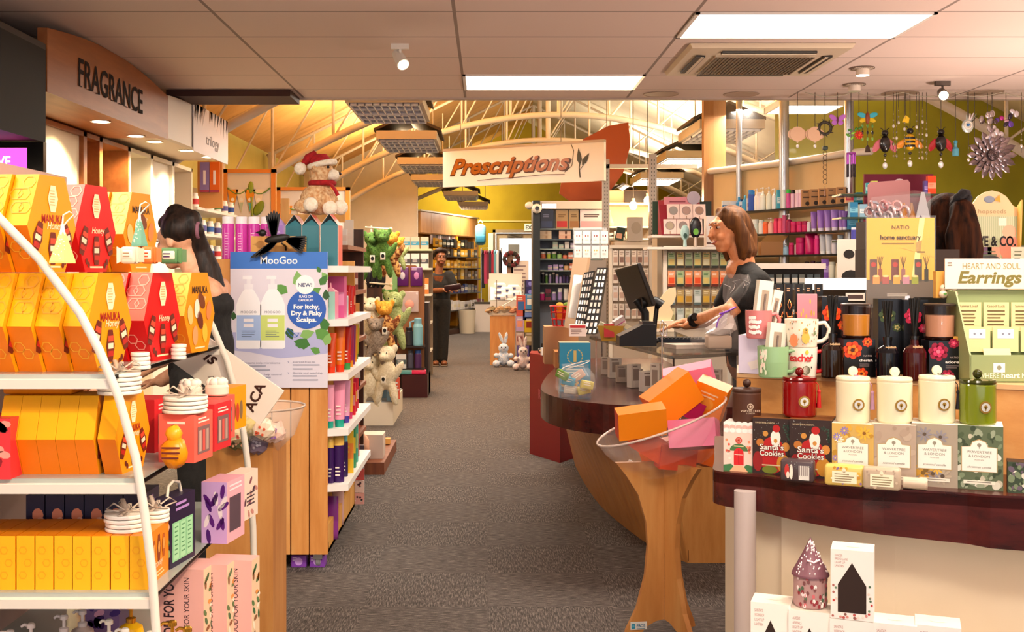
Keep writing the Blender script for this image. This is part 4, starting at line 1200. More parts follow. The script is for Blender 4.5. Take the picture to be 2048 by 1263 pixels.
solo(b,'violet_gift_bag','violet gable gift bag behind the magenta shampoo bottles','gift bag',(X(548,5.45),5.5,SH3[0]+.13))
b=MB();b.box((-.03,-.03,0),(.03,.03,.13),PINEP);solo(b,'pine_riser','short pine riser block holding up the violet gift bag','wooden block',(X(548,5.45),5.5,SH3[0]))
b=MB();b.box((-.02,-.015,0),(.02,.015,.34),PINEP);b.box((.02,-.012,.22),(.3,.012,.26),PINEP)
solo(b,'pine_crate_post','upright pine post with side rail behind the shampoo bottles','wooden post',(X(569,5.6),5.62,SH3[0]))
# wares on the aisle side of the trolley
pl='the pine trolley'
def side(z,name,items):
 shelfrow(f'the {name} trolley shelf','the poster',lambda px:0,z,[],True)
 cnt={}
 for px,d,w,h,kind,col,cap,desc in items:
  i=cnt.get(desc,0);cnt[desc]=i+1
  nm,cat=KN[kind]
  many=sum(1 for q in items if q[7]==desc)>1
  pack(kind,nm,f'{desc} on the {name} white trolley shelf'+(f', {nth(i)} from the poster' if many else ''),cat,(X(px,d),d,z),S(w,d),S(h,d),col,cap,f'{desc} on the {name} trolley shelf' if many else None,random.uniform(-.1,.1),'fbeede' if kind!='box' else None)
b=MB();b.prism([(-.028,-.028),(.028,-.028),(.028,.028),(-.028,.028)],'z',0,.125,m('a9e0d0',.4),side=[m('b4e6d6',.4),m('ef8fae',.4),m('ef8fae',.4),m('b4e6d6',.4)])
b.lathe([(.04,.125),(.0,.148)],m('f4a9b8',.4),seg=4,T=RT(PI/4),smooth=False);b.tube([(0,0,.14),(0,-.004,.165)],.004,m('f4a9b8'))
solo(b,'pastel_gift_box','mint and pink gift box with pointed lid on the second white trolley shelf','gift box',(X(661,5.12),5.13,SH3[1]),-.15)
side(SH3[1],'second',[(668,5.30,46,82,'box','e0609c','f09ac4','large pink carton'),(690,5.44,14,50,'cyl','c9ced0','d8241c','silver bottle with red cap'),(695,5.58,12,60,'tube','d8241c','d8241c','red squeeze tube'),(702,5.74,12,55,'tube','d8241c','d8241c','red squeeze tube'),(706,5.9,10,54,'box','c92a20','f0b080','slim red carton')])
side(SH3[2],'third',[(662,5.1,20,80,'tube','d2480e','e83a10','glossy orange squeeze tube'),(680,5.16,20,92,'tube','e06a0c','e83a10','glossy orange squeeze tube'),(694,5.28,16,84,'tube','c92a18','3f9a4a','dark red squeeze tube'),(700,5.42,15,84,'tube','9a1f4a','d8881c','plum squeeze tube'),(704,5.56,14,78,'tube','7a2a6a','7a2a6a','violet squeeze tube'),(708,5.72,13,74,'tube','d8881c','d8881c','amber squeeze tube'),(711,5.88,12,70,'tube','b0a020','5f7a2a','olive squeeze tube')])
side(SH3[3],'fourth',[(660,5.1,16,86,'tube','f0a0b8','1fa08a','teal-capped pink squeeze tube'),(679,5.14,22,96,'tube','f29ab6','1fa08a','teal-capped pink squeeze tube'),(692,5.28,16,84,'tube','e8a4c4','4a3a9a','pale pink squeeze tube with violet cap'),(699,5.42,14,84,'tube','f0b040','c93a6a','apricot squeeze tube with pink cap'),(704,5.56,14,64,'box','e01a30','f0a0a0','red carton'),(708,5.7,12,66,'box','d0204a','f0d050','crimson carton'),(711,5.84,12,60,'box','d81a2a','f6d0c0','slim scarlet carton')])
side(SH3[4],'lowest',[(661,5.1,14,88,'can','3a1a5c','f3c860','violet spray can with yellow cap'),(677,5.13,23,92,'can','38185a','f3c860','violet spray can with yellow cap'),(690,5.26,12,86,'cyl','2f1a50','6ab0b0','dark violet bottle with teal cap'),(697,5.36,20,96,'box','f0c020','f08a30','yellow and orange carton'),(703,5.5,18,98,'box','2f9a6a','f3d040','green carton'),(708,5.66,16,92,'box','3fb09a','f6e080','turquoise carton'),(711,5.84,14,96,'box','d8302a','f0d080','tall red carton')])
pack('pouch','refill_pouch','purple glossy pouch in the bottom tray of the pine trolley','pouch',(X(664,5.25),5.25,.092),.06,.2,'8a3a90',rough=.15)
pack('pouch','refill_pouch','pale glossy pouch in the bottom tray of the pine trolley','pouch',(X(676,5.55),5.55,.092),.06,.22,'d8b0a8',rough=.15)
for i,px in enumerate((598,635)):
 b=MB();b.rbox((-.035,-.03,0),(.035,.03,.055),.004,m('8a4ab8',.25));b.circ(0,.028,.018,-.031,m('c99ae6'));b.lines(-.028,.0,.046,2,.01,.004,-.0306,m('e6d0f6'))
 solo(b,'violet_floor_pack',f'violet shiny pack on the carpet under the pine trolley, {nth(i)} from the gift shelves','pack',(X(px,5.1),5.12+.0*i,0))
# hanging strip of pouches on the trolley end
st=thing('clip_strip','hanging strip of patterned sachets beside the aisle end of the pine trolley','hanging strip',(X(711,5.95),6.097,0))
b=MB();b.box((-.004,-.002,.05),(.004,.002,.42),CHROME);b.build('strip',st)
for k in range(5):
 b=MB();b.box((-.03,-.012,.08+k*.065),(.03,.012,.14+k*.065),m(('e8b0a8','f0d8d0','d05a5a','c9c0c8','3a2a3a')[k],.3))
 for j in range(5):b.circ(random.uniform(-.024,.024),random.uniform(.088,.132)+k*.065,.006,-.0126,m(random.choice(('d0304a','3a2030','f6efe6'))),n=7)
 b.build('sachet',st)
# ------------------------------------------------------------------ gift counter on the right
ZT=.84
def lcn(px,py,z=ZT):
 d=DZ(py,z);return (X(px,d),d)
EDGE=curve([(.668,3.3),(.607,3.0),(.583,2.90)]+[lcn(px,py)for px,py in ((1432,940),(1460,944),(1522,949.5),(1600,961),(1726,973.5),(1846,980),(1935,985),(2048,992))]+[(1.75,2.47),(2.3,2.5)],3)
gc=thing('gift_counter','curved gift counter with thick mahogany edge over a cream panelled base','counter',(1.2,2.9,0))
def rel(p):return (p[0]-1.2,p[1]-2.9)
b=MB();n=len(EDGE)
top=[rel(p)for p in EDGE]+[rel((2.3,3.45)),rel((.7,3.45))]
b.prism(top,'z',ZT-.03,ZT,MAHOG)
th_=[q[0]for q in curve([(t,0)for t in (.085,.085,.085,.085,.088,.092,.098,.106,.113,.117,.123,.13,.13)],3)]
vs=[];
for p,t in zip(EDGE,th_):
 q=rel(p);vs+=[(q[0],q[1],ZT-.005),(q[0],q[1],ZT-t),(q[0]+.012,q[1]+.035,ZT-t),]
b.add(vs,[(3*i,3*i+1,3*i+4,3*i+3)for i in range(n-1)]+[(3*i+1,3*i+2,3*i+5,3*i+4)for i in range(n-1)],MAHOG,False)
b.build('worktop',gc)
b=MB();cw=speck('cream_base_panel','e2cfb2','e8d7bc',3,.55)
bx_=[(.70,3.3),(.70,2.93),(.745,2.84),(1.0,2.75),(1.4,2.68),(2.3,2.68),(2.3,3.4),(.75,3.4)]
b.prism([rel(p)for p in bx_],'z',0,ZT-.03,cw);b.build('base_panel',gc)
b=MB();b.lathe([(.027,0),(.027,ZT-.04)],m('b9aaa6',.45),(X(1490,2.8)-1.2,2.8-2.9,0),20);b.build('corner_column',gc)
b=MB();low=[(.74,2.83),(.78,2.42),(1.2,2.30),(2.2,2.25),(2.2,2.66),(1.4,2.67),(1.0,2.74)]
b.prism([rel(p)for p in low],'z',0,.40,cw);b.build('low_ledge',gc)
# beech riser
ZR=1.065
rs=thing('display_riser','plain beech riser step standing on the mahogany gift counter','display riser',(1.1,3.0,ZT))
RL,RR=(X(1473,3.12),3.12),(X(2048,2.72),2.70)
b=MB();rr=[(RL[0]-1.1,RL[1]-3),(RR[0]+.4-1.1,RR[1]-.12-3+.0),(RR[0]+.5-1.1,.38),(RL[0]+.06-1.1,.38)]
b.prism(rr,'z',0,ZR-ZT-.012,BEECHX);b.build('riser_front',rs)
b=MB();b.prism([(p[0],p[1]-(.004 if i<2 else 0))for i,p in enumerate(rr)],'z',ZR-ZT-.012,ZR-ZT,m('d2a878',.3));b.build('riser_top',rs)
RY=math.atan2(2.568-2.857,1.146-.656)*.75
# candle cartons
def carton(label,px,d,wpx,hpx,faces,fn,z=ZT,rz=None,name='candle_box',dep=1.0,group=None):
 w,h=S(wpx,d),S(hpx,d)
 b=MB();b.box((-w/2,-w*dep/2,0),(w/2,w*dep/2,h),faces)
 fn(b,w,h,-w*dep/2-.0006)
 return solo(b,name,label,'candle box',(X(px,d),d+w*dep/2,z),RY if rz is None else rz,group)
bk=m('151014',.4)
def pattern(cols,n,s0,s1,x0=-.48,x1=.48,z0=.02,z1=.98):
 def f(b,w,h,y):
  for k in range(n):
   r=random.uniform(s0,s1)*w
   cx,cz=random.uniform(x0,x1)*w,random.uniform(z0,z1)*h
   cx=max(-w/2+r,min(w/2-r,cx));cz=max(r,min(h-r,cz))
   b.circ(cx,cz,r,y-k*2e-6,m(random.choice(cols)),r*random.uniform(.5,.95),9,a=random.random()*3)
 return f
def flowers(cols,core,n,R0,z0=.02,z1=.98):
 def f(b,w,h,y):
  for k in range(n):
   r=random.uniform(.6,1)*R0*w
   cx=random.uniform(-w/2+r,w/2-r);cz=random.uniform(max(z0*h,r),min(z1*h,h-r));c=m(random.choice(cols))
   for j in range(9):
    a=2*PI*j/9;b.circ(cx+r*.62*math.cos(a),cz+r*.62*math.sin(a),r*.42,y-.0001-k*6e-6,c,r*.15,7,a=a)
   b.circ(cx,cz,r*.24,y-.0002-k*6e-6,m(core),n=8)
 return f
def london(pat,word='scented candle'):
 def f(b,w,h,y):
  for p in (pat if isinstance(pat,list)else [pat]):p(b,w,h,y)
  lw=w*.36;lm=m('f4efe2',.5);gd=m('b9a070',.4)
  def shape(k,yy,mm):b.dec([(-lw*k,h*.5-h*.21*k),(lw*k,h*.5-h*.21*k),(lw*k,h*.5+h*.16*k),(lw*.5*k,h*.5+h*.17*k),(lw*.38*k,h*.5+h*.24*k),(0,h*.5+h*.28*k),(-lw*.38*k,h*.5+h*.24*k),(-lw*.5*k,h*.5+h*.17*k),(-lw*k,h*.5+h*.16*k)],yy,mm)
  shape(1.06,y-.0003,gd);shape(1,y-.0005,lm)
  g=m('7d7668');yy=y-.0008
  b.circ(0,h*.70,w*.045,yy,m('9a927f'),n=10);b.rect(-w*.006,w*.006,h*.64,h*.7,yy,m('9a927f'))
  b.text('WAVERTREE',h*.042,0,h*.57,yy,g,w=w*.52);b.text('& LONDON',h*.042,0,h*.505,yy,g,w=w*.44);b.text('Australia',h*.02,0,h*.46,yy,g,w=w*.2)
  b.text(word,h*.035,0,h*.34,yy,m('5d5648'),w=w*.5,shear=.4)
  b.rect(-w*.33,w*.33,h*.09,h*.145,yy,m('eee6d2'));b.lines(-w*.25,w*.25,h*.128,1,.01,h*.012,yy-.0002,g,ragged=False)
 return f
def santa(b,w,h,y):
 wr,fl=m('f4e9dc'),m('f0c49a');rd=m('b31a18',.4)
 def zz(v):return h*v
 for k in range(40):b.circ(random.uniform(-.46,.46)*w,random.uniform(.55,.97)*h,w*.008,y,m(random.choice(('8fa0a0','d0d8d6','6f7f7f'))),n=5)
 for k in range(26):
  q=random.uniform(0,.2);b.circ(w*(.44-q*random.random()),h*(.62+q*1.4),w*.022,y-.0001,m(random.choice(('24382c','37523e'))),n=6)
 b.circ(w*.02,zz(.34),w*.34,y-.0002,rd,zz(.33),18);b.circ(w*-.36,zz(.22),w*.13,y-.0003,m('8f1414'),zz(.18));b.circ(w*.3,zz(.2),w*.17,y-.0003,m('c98a2a'),zz(.16));b.circ(-w*.05,zz(.08),w*.2,y-.00035,m('6f7a20'),zz(.07))
 b.circ(w*.1,zz(.66),w*.13,y-.0004,wr,zz(.13));b.circ(w*.1,zz(.58),w*.11,y-.0007,wr,zz(.09));b.circ(w*.1,zz(.6),w*.05,y-.0009,m('c98a3a'),zz(.04),10)
 b.circ(w*.12,zz(.82),w*.1,y-.0005,rd,zz(.07));b.circ(-w*.16,zz(.72),w*.07,y-.0006,m('c98a3a'),zz(.05))
 b.circ(-w*.3,zz(.56),w*.1,y-.0006,m('b8702a'),zz(.07));b.circ(w*.36,zz(.5),w*.1,y-.0006,m('d08a3a'),zz(.08))
 b.text("Santa's",h*.10,0,zz(.44),y-.0014,m('5a2010'),w=w*.64,bold=.06);b.text("Santa's",h*.10,0,zz(.44),y-.0017,wr,w=w*.62,bold=.015)
 b.text('Cookies',h*.10,0,zz(.33),y-.0014,m('5a2010'),w=w*.64,bold=.06);b.text('Cookies',h*.10,0,zz(.33),y-.0017,wr,w=w*.62,bold=.015)
 b.text('WAVERTREE & LONDON',h*.03,-w*.18,zz(.9),y-.001,m('d9c29a'),w=w*.5);b.lines(-w*.25,w*.25,zz(.17),1,.01,h*.02,y-.001,m('d9c29a'))
def ginger(b,w,h,y):
 b.rect(-w/2,w/2,0,h*.8,y,m('f2cfc0'))
 for r_ in range(3):
  for k in range(5):b.circ(w*(-.4+.2*k),h*(.98-.07*r_),w*.1,y-.0002-r_*.0001,m(('f7efe8','eab3a6','f7efe8')[r_]),h*.05,10)
 for s_ in (-1,1):
  for k in range(9):b.circ(w*s_*random.uniform(.27,.42),h*random.uniform(.25,.7),w*.045,y-.0003,m(random.choice(('e0604a','f6e2d2','e8916a'))),n=7)
 b.circ(0,h*.64,w*.11,y-.0004,m('c9402c'),n=14);b.circ(0,h*.64,w*.075,y-.0006,m('f3d6c8'),n=12)
 for a in range(4):b.rect(-w*.09,w*.09,h*.64-.001,h*.64+.001,y-.0008,m('c9402c'),T=Matrix.Translation((0,0,h*.64))@Matrix.Rotation(a*PI/4,4,'Y')@Matrix.Translation((0,0,-h*.64)))
 b.dec([(w*.3*math.cos(t),h*.42+w*.24*math.sin(t))for t in [PI*k/8 for k in range(9)]],y-.0004,m('4a7040'));b.lines(-w*.16,w*.16,h*.53,1,.01,h*.02,y-.0008,m('f0e0a0'),ragged=False)
 b.dec([(-w*.16,h*.13),(w*.16,h*.13),(w*.16,h*.38)]+[(w*.16*math.cos(t),h*.38+w*.16*math.sin(t))for t in [PI*k/8 for k in range(1,8)]]+[(-w*.16,h*.38)],y-.0006,m('d3262a',.35));b.rect(-.0006,.0006,h*.14,h*.46,y-.0008,m('8f1216'));b.rect(-w*.14,w*.14,h*.34,h*.35,y-.0008,m('f6d6c8'))
 for s_ in (-1,1):b.dec([(0,0),(s_*w*.5,0),(s_*w*.5,h*.12),(s_*w*.25,h*.15)],y-.0005,m('3f7a4a'))
 b.dec([(-w*.14,h*.12),(w*.14,h*.12),(w*.3,0),(-w*.3,0)],y-.0009,m('efb48a'))
sb=[bk,m('7a4a22',.4),m('33201a',.4),bk,bk,bk]
carton('white candle box printed with a pink gingerbread house and red door',1490,2.84,61,97,[WHT]*6,ginger)
santa_1=carton("brown candle box lettered Santa's Cookies, beside the gingerbread house box",1559,2.80,76,112,sb,santa)
carton("brown candle box lettered Santa's Cookies, beside the yellow flower box",1638,2.745,82,117,sb,santa)
carton('white-topped candle box with yellow and violet flowers under a white candle jar',1722,2.70,80,116,[WHT,m('efe6d4'),m('d0aa58',.45),bk,WHT,bk],london([pattern(['d9a73c','e8c060','b98a2c'],26,.04,.1),flowers(['e8b63a','d99a2a'],'8a5a1c',5,.2),flowers(['6a56a8','8a7ac0','f3ead2'],'f0d060',6,.12)]))
carton('taupe candle box with plain pattern between two flowered candle boxes',1805,2.665,84,120,[WHT,m('e6dac8'),m('b5a08c',.45),bk,WHT,bk],london(pattern(['b09a86','bda994','a8927e'],22,.05,.14)))
carton('candle box with grey and gold sunflowers under a black-tasselled jar',1887,2.635,86,126,[WHT,m('efe6d4'),m('a89a86',.45),bk,WHT,bk],london([flowers(['8f8a90','6f6a6c','b8a890'],'5a4a3a',6,.24),flowers(['e0b040','c9942c'],'7a5a20',4,.26,.0,.45)]))
carton('green candle box printed with baubles under the green glass candle',1977,2.60,88,128,[WHT,m('e3dcc8'),m('5d6a4c',.45),bk,WHT,bk],london([pattern(['4a5a3c','7a8a68','39472e','9aa488'],60,.04,.1),pattern(['d9d6c2','c4bfa6','e8e4d4'],14,.08,.12)],'christmas candle'))
carton('dark green bauble-printed candle box at the end of the candle row',2050,2.56,46,62,[bk,bk,m('3a4a34',.45),bk,bk,bk],pattern(['dcd8c6','7a8a68','26331f','6a5a6a'],40,.06,.16))
# soap bars lying in front
def bar(label,px,py,d,wpx,hpx,base,fn):
 w,h=S(wpx,d),S(hpx,d)
 t=thing('wrapped_soap_bar',label,'soap bar',(X(px,d),d+.0,ZT),RY,'wrapped soap bars before the candle boxes')
 b=MB();b.rbox((-w/2,-.0,0),(w/2,.034,h),.007,m(base,.3));b.build('wrapper',t)
 b=MB();fn(b,w,h,-.0008);b.build('label_print',t)
def xmas(b,w,h,y):
 b.circ(-w*.3,h*.5,w*.07,y,m('c0302a'),h*.3);b.circ(-w*.17,h*.45,w*.05,y-.0002,m('f0e0d0'),h*.35);b.circ(-w*.27,h*.3,w*.05,y-.0002,m('e8d0c0'),h*.16)
 b.rect(w*.05,w*.36,h*.1,h*.75,y,m('d8d4cc'))
 for k in range(5):b.rect(w*(.07+.06*k),w*(.09+.06*k),h*.3,h*.75,y-.0003,m('7a6a68'))
 for k in range(18):b.circ(random.uniform(-.45,.45)*w,random.uniform(.6,.92)*h,w*.012,y-.0002,m(random.choice(('8a9a90','d8e0dc','506a58'))),n=5)
def slab(cols,lab):
 def f(b,w,h,y):
  pattern(cols,26,.025,.055,z0=.1,z1=.9)(b,w*.94,h,y)
  b.rect(-w*.3,w*.32,h*.16,h*.72,y-.0004,m('f1e6c6'));b.circ(0,h*.76,w*.05,y-.0004,m('f1e6c6'),h*.12);b.lines(-w*.24,w*.28,h*.6,4,h*.11,h*.045,y-.0006,m('8a7c5a'))
 return f
bar('wrapped soap bar with a Christmas scene before the brown cookie boxes',1594,960,2.70,66,44,'4a3a3c',xmas)
bar('cream flowered soap bar with paper label before the yellow flower box',1688,966,2.645,76,42,'d8b860',slab(['e0b040','8a6a9a','f6ecd4','c98a2c'],1))
bar('taupe soap bar with paper label before the taupe candle box',1763,974,2.60,72,44,'b7a28a',slab(['b09a86','c8b49c'],1))
b=MB();b.lathe([(.013,0),(.014,.002),(.014,.05),(.012,.054)],m('c9b49c',.3),seg=12,T=RT(0,(0,0,.014),0,PI/2));solo(b,'cellophane_roll','small rolled taupe sachet at the end of the taupe soap bar','sachet',(X(1812,2.6),2.62,ZT),RY)
# lidded candle jars standing on the boxes
def cjar(label,px,d,zb,wpx,hpx,mat,lidmat,knob,badge='gold',tassel=None,ribs=True,wood_=False):
 w=S(wpx,d);r=w/2;h=S(hpx,d)
 t=thing('candle_jar',label,'candle jar',(X(px,d),d+.045,zb))
 b=MB();b.lathe([(r*.93,0),(r,.005),(r,h-.004),(r*.97,h)],mat,seg=48 if ribs else 32,wob=.012 if ribs else 0);b.build('jar_body',t)
 b=MB();b.lathe([(r*1.0,h),(r*1.02,h+.004),(r*.98,h+.009),(r*.3,h+.011)],lidmat,seg=32)
 b.lathe([(.004,h+.01),(.004,h+.016)],lidmat,seg=8)
 if knob=='disc':b.lathe([(.0,-.005),(.011,-.004),(.012,0),(.011,.004),(0,.005)],lidmat,seg=20,T=RT(0,(0,0,h+.022),PI/2))
 else:b.ell((0,0,h+.022),.011,lidmat)
 b.build('lid',t)
 b=MB();yy=-r*1.012-.001
 if badge=='gold':
  gm=m('b98a3c',.22,.9);sl=m('e3dccd',.25,.6)
  b.lathe([(.0,-.001),(.0135,-.001),(.0145,.001)],gm,seg=22,T=RT(0,(0,yy,h*.45),PI/2));b.circ(0,h*.45,.0105,yy-.002,sl,n=18);b.circ(0,h*.46,.0045,yy-.0025,gm,n=9);b.rect(-.001,.001,h*.45-.008,h*.46,yy-.0025,gm)
 else:
  b.circ(0,h*.55,.008,yy-.001,m('c9b29a'),n=14);b.circ(0,h*.55,.006,yy-.0014,m('5a3420'),n=12);b.circ(0,h*.555,.003,yy-.0018,m('c9b29a'),n=8);b.text('WAVERTREE',.006,0,h*.37,yy-.001,m('c9b29a'),w=.05);b.text('& LONDON',.004,0,h*.3,yy-.001,m('c9b29a'),w=.022)
 b.build('badge',t)
 if tassel:
  tm=m(tassel,.6);b=MB();b.tube([(0,-.004,h+.014),(r*.6,-r*.5,h+.008),(r*1.0,-r*.45,h*.9),(r*1.04,-r*.45,h*.75)],.0012,tm,5)
  b.lathe([(.003,0),(.005,-.004),(.004,-.009),(.006,-.045)],tm,(r*1.05,-r*.45,h*.76),8);b.build('tassel',t)
def topz(hpx,d):return ZT+S(hpx,d)
frost=m('ece0bc',.3);redg=m('8a0306',.12,coat=.6);grng=m('6f7d08',.1,coat=.7);dkg=m('33360c',.1)
cjar('matt brown candle jar with knob lid on the gingerbread house box',1502,2.83,topz(97,2.84),57,60,m('4a2614',.55),m('3d1f10',.5),'ball','print',None,False)
cjar('red glass candle jar with red tassel on the brown cookie boxes',1609,2.78,topz(117,2.745),67,72,redg,m('6a0406',.15),'ball','gold','c4161a')
cjar('white ribbed candle jar with lilac tassel',1718,2.70,topz(116,2.70),66,84,frost,frost,'disc','gold','b98aa8')
cjar('white ribbed candle jar without tassel between two tasselled jars',1803,2.665,topz(120,2.665),68,84,frost,frost,'disc')
cjar('white ribbed candle jar with black tassel',1889,2.635,topz(126,2.635),70,86,frost,frost,'disc','gold','1a1420')
cjar('green ribbed glass candle jar with dark green lid and base',1972,2.60,topz(128,2.6),70,82,grng,dkg,'ball')
# ---- on the riser: mugs and fragrance range
def mug(label,px,py,d,wpx,hpx,col,hcol,fn,ang=.0,z=None):
 r,h=S(wpx,d)/2,S(hpx,d)
 z=Z(py,d)if z is None else z
 t=thing('mug',label,'mug',(X(px,d),d,z))
 b=MB();cm_=m(col,.25);b.lathe([(r*.86,0),(r*.9,.003),(r*.98,h*.5),(r,h),(r*.93,h),(r*.9,h*.5),(r*.8,.006),(0,.006)],cm_,seg=26);b.build('mug_body',t)
 b=MB();hm=m(hcol,.25);b.tube([(r*.95,0,h*.84),(r*1.35,0,h*.88),(r*1.62,0,h*.66),(r*1.5,0,h*.36),(r*1.2,0,h*.2),(r*.9,0,h*.18)],.0055,hm,8);b.build('handle',t,None,ang)
 b=MB();fn(b,r,h);b.build('print',t)
def wrap(b,r,h,items):
 """marks wrapped on the cup: (angle, height fraction, half width, half height, colour)"""
 for a,f,w,hh,c in items:
  x,y=r*1.006*math.cos(a),r*1.006*math.sin(a)
  T=Matrix.Translation((x,y,f*h))@Matrix.Rotation(a+PI/2,4,'Z')
  b.circ(0,0,w,-.0005,m(c),hh,8,T=T)
def wraptext(b,r,h,s,a0,f,size,c,step):
 for k,ch in enumerate(s):
  a=a0+k*step;x,y=r*1.004*math.cos(a),r*1.004*math.sin(a)
  b.text(ch,size,0,f*h,-.0006,m(c),bold=.02,T=Matrix.Translation((x,y,0))@Matrix.Rotation(a+PI/2,4,'Z'))
def pinkp(b,r,h):
 wrap(b,r,h,[(-2.5+.14*k,f+random.uniform(-.02,.02),.0035,.005,'fbeee6')for f,n_ in ((.76,4),(.6,7),(.42,6),(.24,7))for k in range(n_)])
def greenp(b,r,h):
 wrap(b,r,h,[(-2.5+random.uniform(-.25,.25),random.uniform(.15,.85),.003,.007,random.choice(('e9f0d8','dfe8c8','f3d9c8')))for k in range(26)])
def bearp(b,r,h):
 wrap(b,r,h,[(-1.6,.35,.011,.016,'e8b04a'),(-1.6,.6,.008,.008,'e0a848'),(-1.62,.62,.003,.003,'3a2a1c'),(-2.3,.25,.012,.018,'f08a5a'),(-1.0,.5,.005,.004,'7a8a5a')]+[(random.uniform(-2.7,-.6),random.uniform(.1,.95),.0016,.0022,random.choice(('c06a3a','6a6a5a','d09a3a')))for k in range(40)])
def teachp(b,r,h):
 wraptext(b,r,h,'Teacher',-2.75,.55,.02,'c9262a',.26);wrap(b,r,h,[(-1.55,.26,.011,.012,'5a5a3a'),(-1.55,.26,.009,.010,'f6e6d2'),(-1.5,.85,.005,.006,'f0c040'),(-1.2,.35,.002,.003,'222222'),(-1.15,.75,.002,.003,'222222')])
ZR0=ZR
mug('pink mug holding a white boxed pen set, on the lilac gift box',1517,676,3.05,52,56,'d07a78','d07a78',pinkp,0)
mug('sage green mug holding a white boxed pen, beside the stacked mugs',1546,0,2.99,62,62,'93b886','93b886',greenp,-.3,ZR)
mug('white mug with red handle lettered Teacher, lower of two stacked',1603,0,3.0,62,60,'f3e4d2','d0181c',teachp,-.25,ZR)
mug('white mug with a painted bear, stacked on the red-handled mug',1603,0,3.0,66,55,'f0e6d0','f0e6d0',bearp,-.25,ZR+S(60.5,3.0))
b=MB();b.box((-.055,-.05,0),(.055,.05,S(76,3.1)),[m('b8a6d8',.4),m('e8dcf0',.4),m('e6dcf2',.4),m('e6dcf2',.4),m('c0aede',.4),m('b9a8dc',.4)]);b.dec([(-.02,.01),(.05,.03),(.03,.05),(-.03,.03)],-.051,m('f4e9e4'))
solo(b,'lilac_mug_box','lilac and white mug box under the pink mug','gift box',(X(1530,3.10),3.13,ZR),-.45)
def penbox(label,px,py0,py1,d,wpx,tilt):
 w,h=S(wpx,d),S(py1-py0,d)
 t=thing('pen_box',label,'pen box',(X(px,d),d+.01,Z(py1,d)),rot=(0,tilt,.15))
 b=MB();b.box((-w/2,-.012,0),(w/2,.012,h),m('ece7d4',.4));b.build('carton',t)
 b=MB();b.rect(-w*.25,w*.25,h*.25,h*.82,-.0126,m('b09a84',.2));b.tube([(0,-.014,h*.3),(0,-.014,h*.75)],.0025,m('8a7a70',.3,.5),6);b.build('window_panel',t)
penbox('white boxed pen standing in the pink mug',1520,560,668,3.05,30,.12)
penbox('cream boxed pen in the pink mug behind the white box',1538,578,668,3.07,18,.22)
penbox('white boxed pen standing in the sage green mug',1547,645,745,2.99,34,.1)
# pink book and keyring stand
b=MB();b.box((-S(19,3.12),-.02,0),(S(19,3.12),.02,S(157,3.12)),[m('e8848e',.4)]*2+[m('ef8a94',.4),m('f4a0a8',.4)]+[m('e8848e',.4)]*2)
for k in range(12):b.circ(random.uniform(-.02,.02),random.uniform(.08,.2),.0022,-.0206,m('e8b84a',.3),.008,6)
b.circ(0,.085,.014,-.0206,m('f09a30'),.009)
solo(b,'pink_gift_box','tall pink gift box with gold dashes behind the stacked mugs','gift box',(X(1616,3.12),3.13,ZR),-.25)
kr=thing('keyring_stand','black card rack of copper letter keyrings behind the mugs','keyring rack',(X(1588,3.25),3.25,ZR))
b=MB();b.box((-.09,0,0),(.075,.06,.12),BLK);b.build('rack_base',kr)
for k in range(6):
 b=MB();b.box((-.012,0,.1),(.012,.003,.245),BLK);b.rect(-.011,-.0105,.1,.245,-.0006,m('b08a5a'));b.lines(-.005,.005,.234,2,.007,.003,-.0006,m('d9a078'));b.build('card',kr,(-.075+k*.029,-.004-.002*(k%2),0))
 b=MB();cu=m('e8905a',.2,.9)
 b.tube([(.0,-.008,.2),(.006,-.012,.185),(0,-.012,.17),(-.006,-.012,.185)],.0018,cu,5,closed=True);b.tube([(-.01,-.012,.165),(0,-.014,.135),(.01,-.012,.165)],.003,cu,5);b.tube([(-.008,-.013,.15),(.008,-.013,.15)],.0025,cu,5);b.build('keyring',kr,(-.075+k*.029,-.004,0))
dk=m('0c0a0c',.25)
def flower(b,cx,cz,r,y,c1,c2,c3):
 for j in range(7):
  a=j*.9+.3;b.circ(cx+r*.5*math.cos(a),cz+r*.45*math.sin(a),r*.55,y,m(c1,.4),r*.42,10,a=a)
 for j in range(5):
  a=j*1.256;b.circ(cx+r*.28*math.cos(a),cz+r*.25*math.sin(a),r*.34,y-.0003,m(c2,.4),r*.26,9,a=a)
 b.circ(cx,cz,r*.22,y-.0006,m(c3,.4),n=9)
def natbox(label,px,d,wpx,hpx,word,cols,z,tall):
 w,h=S(wpx,d),S(hpx,d)
 b=MB();b.box((-w/2,0,0),(w/2,w*.8,h),dk);y=-.0006
 if tall:flower(b,-w*.12,h*.78,w*.36,y,*cols);flower(b,w*.3,h*.62,w*.2,y,*cols)
 else:flower(b,-w*.22,h*.72,w*.30,y,*cols);flower(b,w*.25,h*.93,w*.16,y,*cols);flower(b,w*.06,h*.1,w*.2,y,*cols)
 if word:
  b.text('NATIO',h*.045 if not tall else h*.02,w*.26,h*(.55 if not tall else .4),y-.0003,m('b9a8a0'),w=w*.26);b.text(word,h*.07 if not tall else h*.04,w*.2,h*(.42 if not tall else .33),y-.0003,m('f0e6e0'),w=w*.42,bold=.02);b.lines(0,w*.42,h*.36 if not tall else h*.29,2,h*.05,h*.012,y-.0003,m('8a7a78'))
 solo(b,'fragrance_box',label,'fragrance box',(X(px,d),d,z),-.06)
OR=('e0400f','f47a1c','4a1408');PK=('8f0f30','d0305a','f06a80');PP=('a81a3a','c93a60','f0a0a8');GNF=('3a4a28','c8b870','6a7a40')
natbox('tall black diffuser box with orange poppy behind a dark diffuser',1670,3.12,52,152,None,OR,ZR,True)
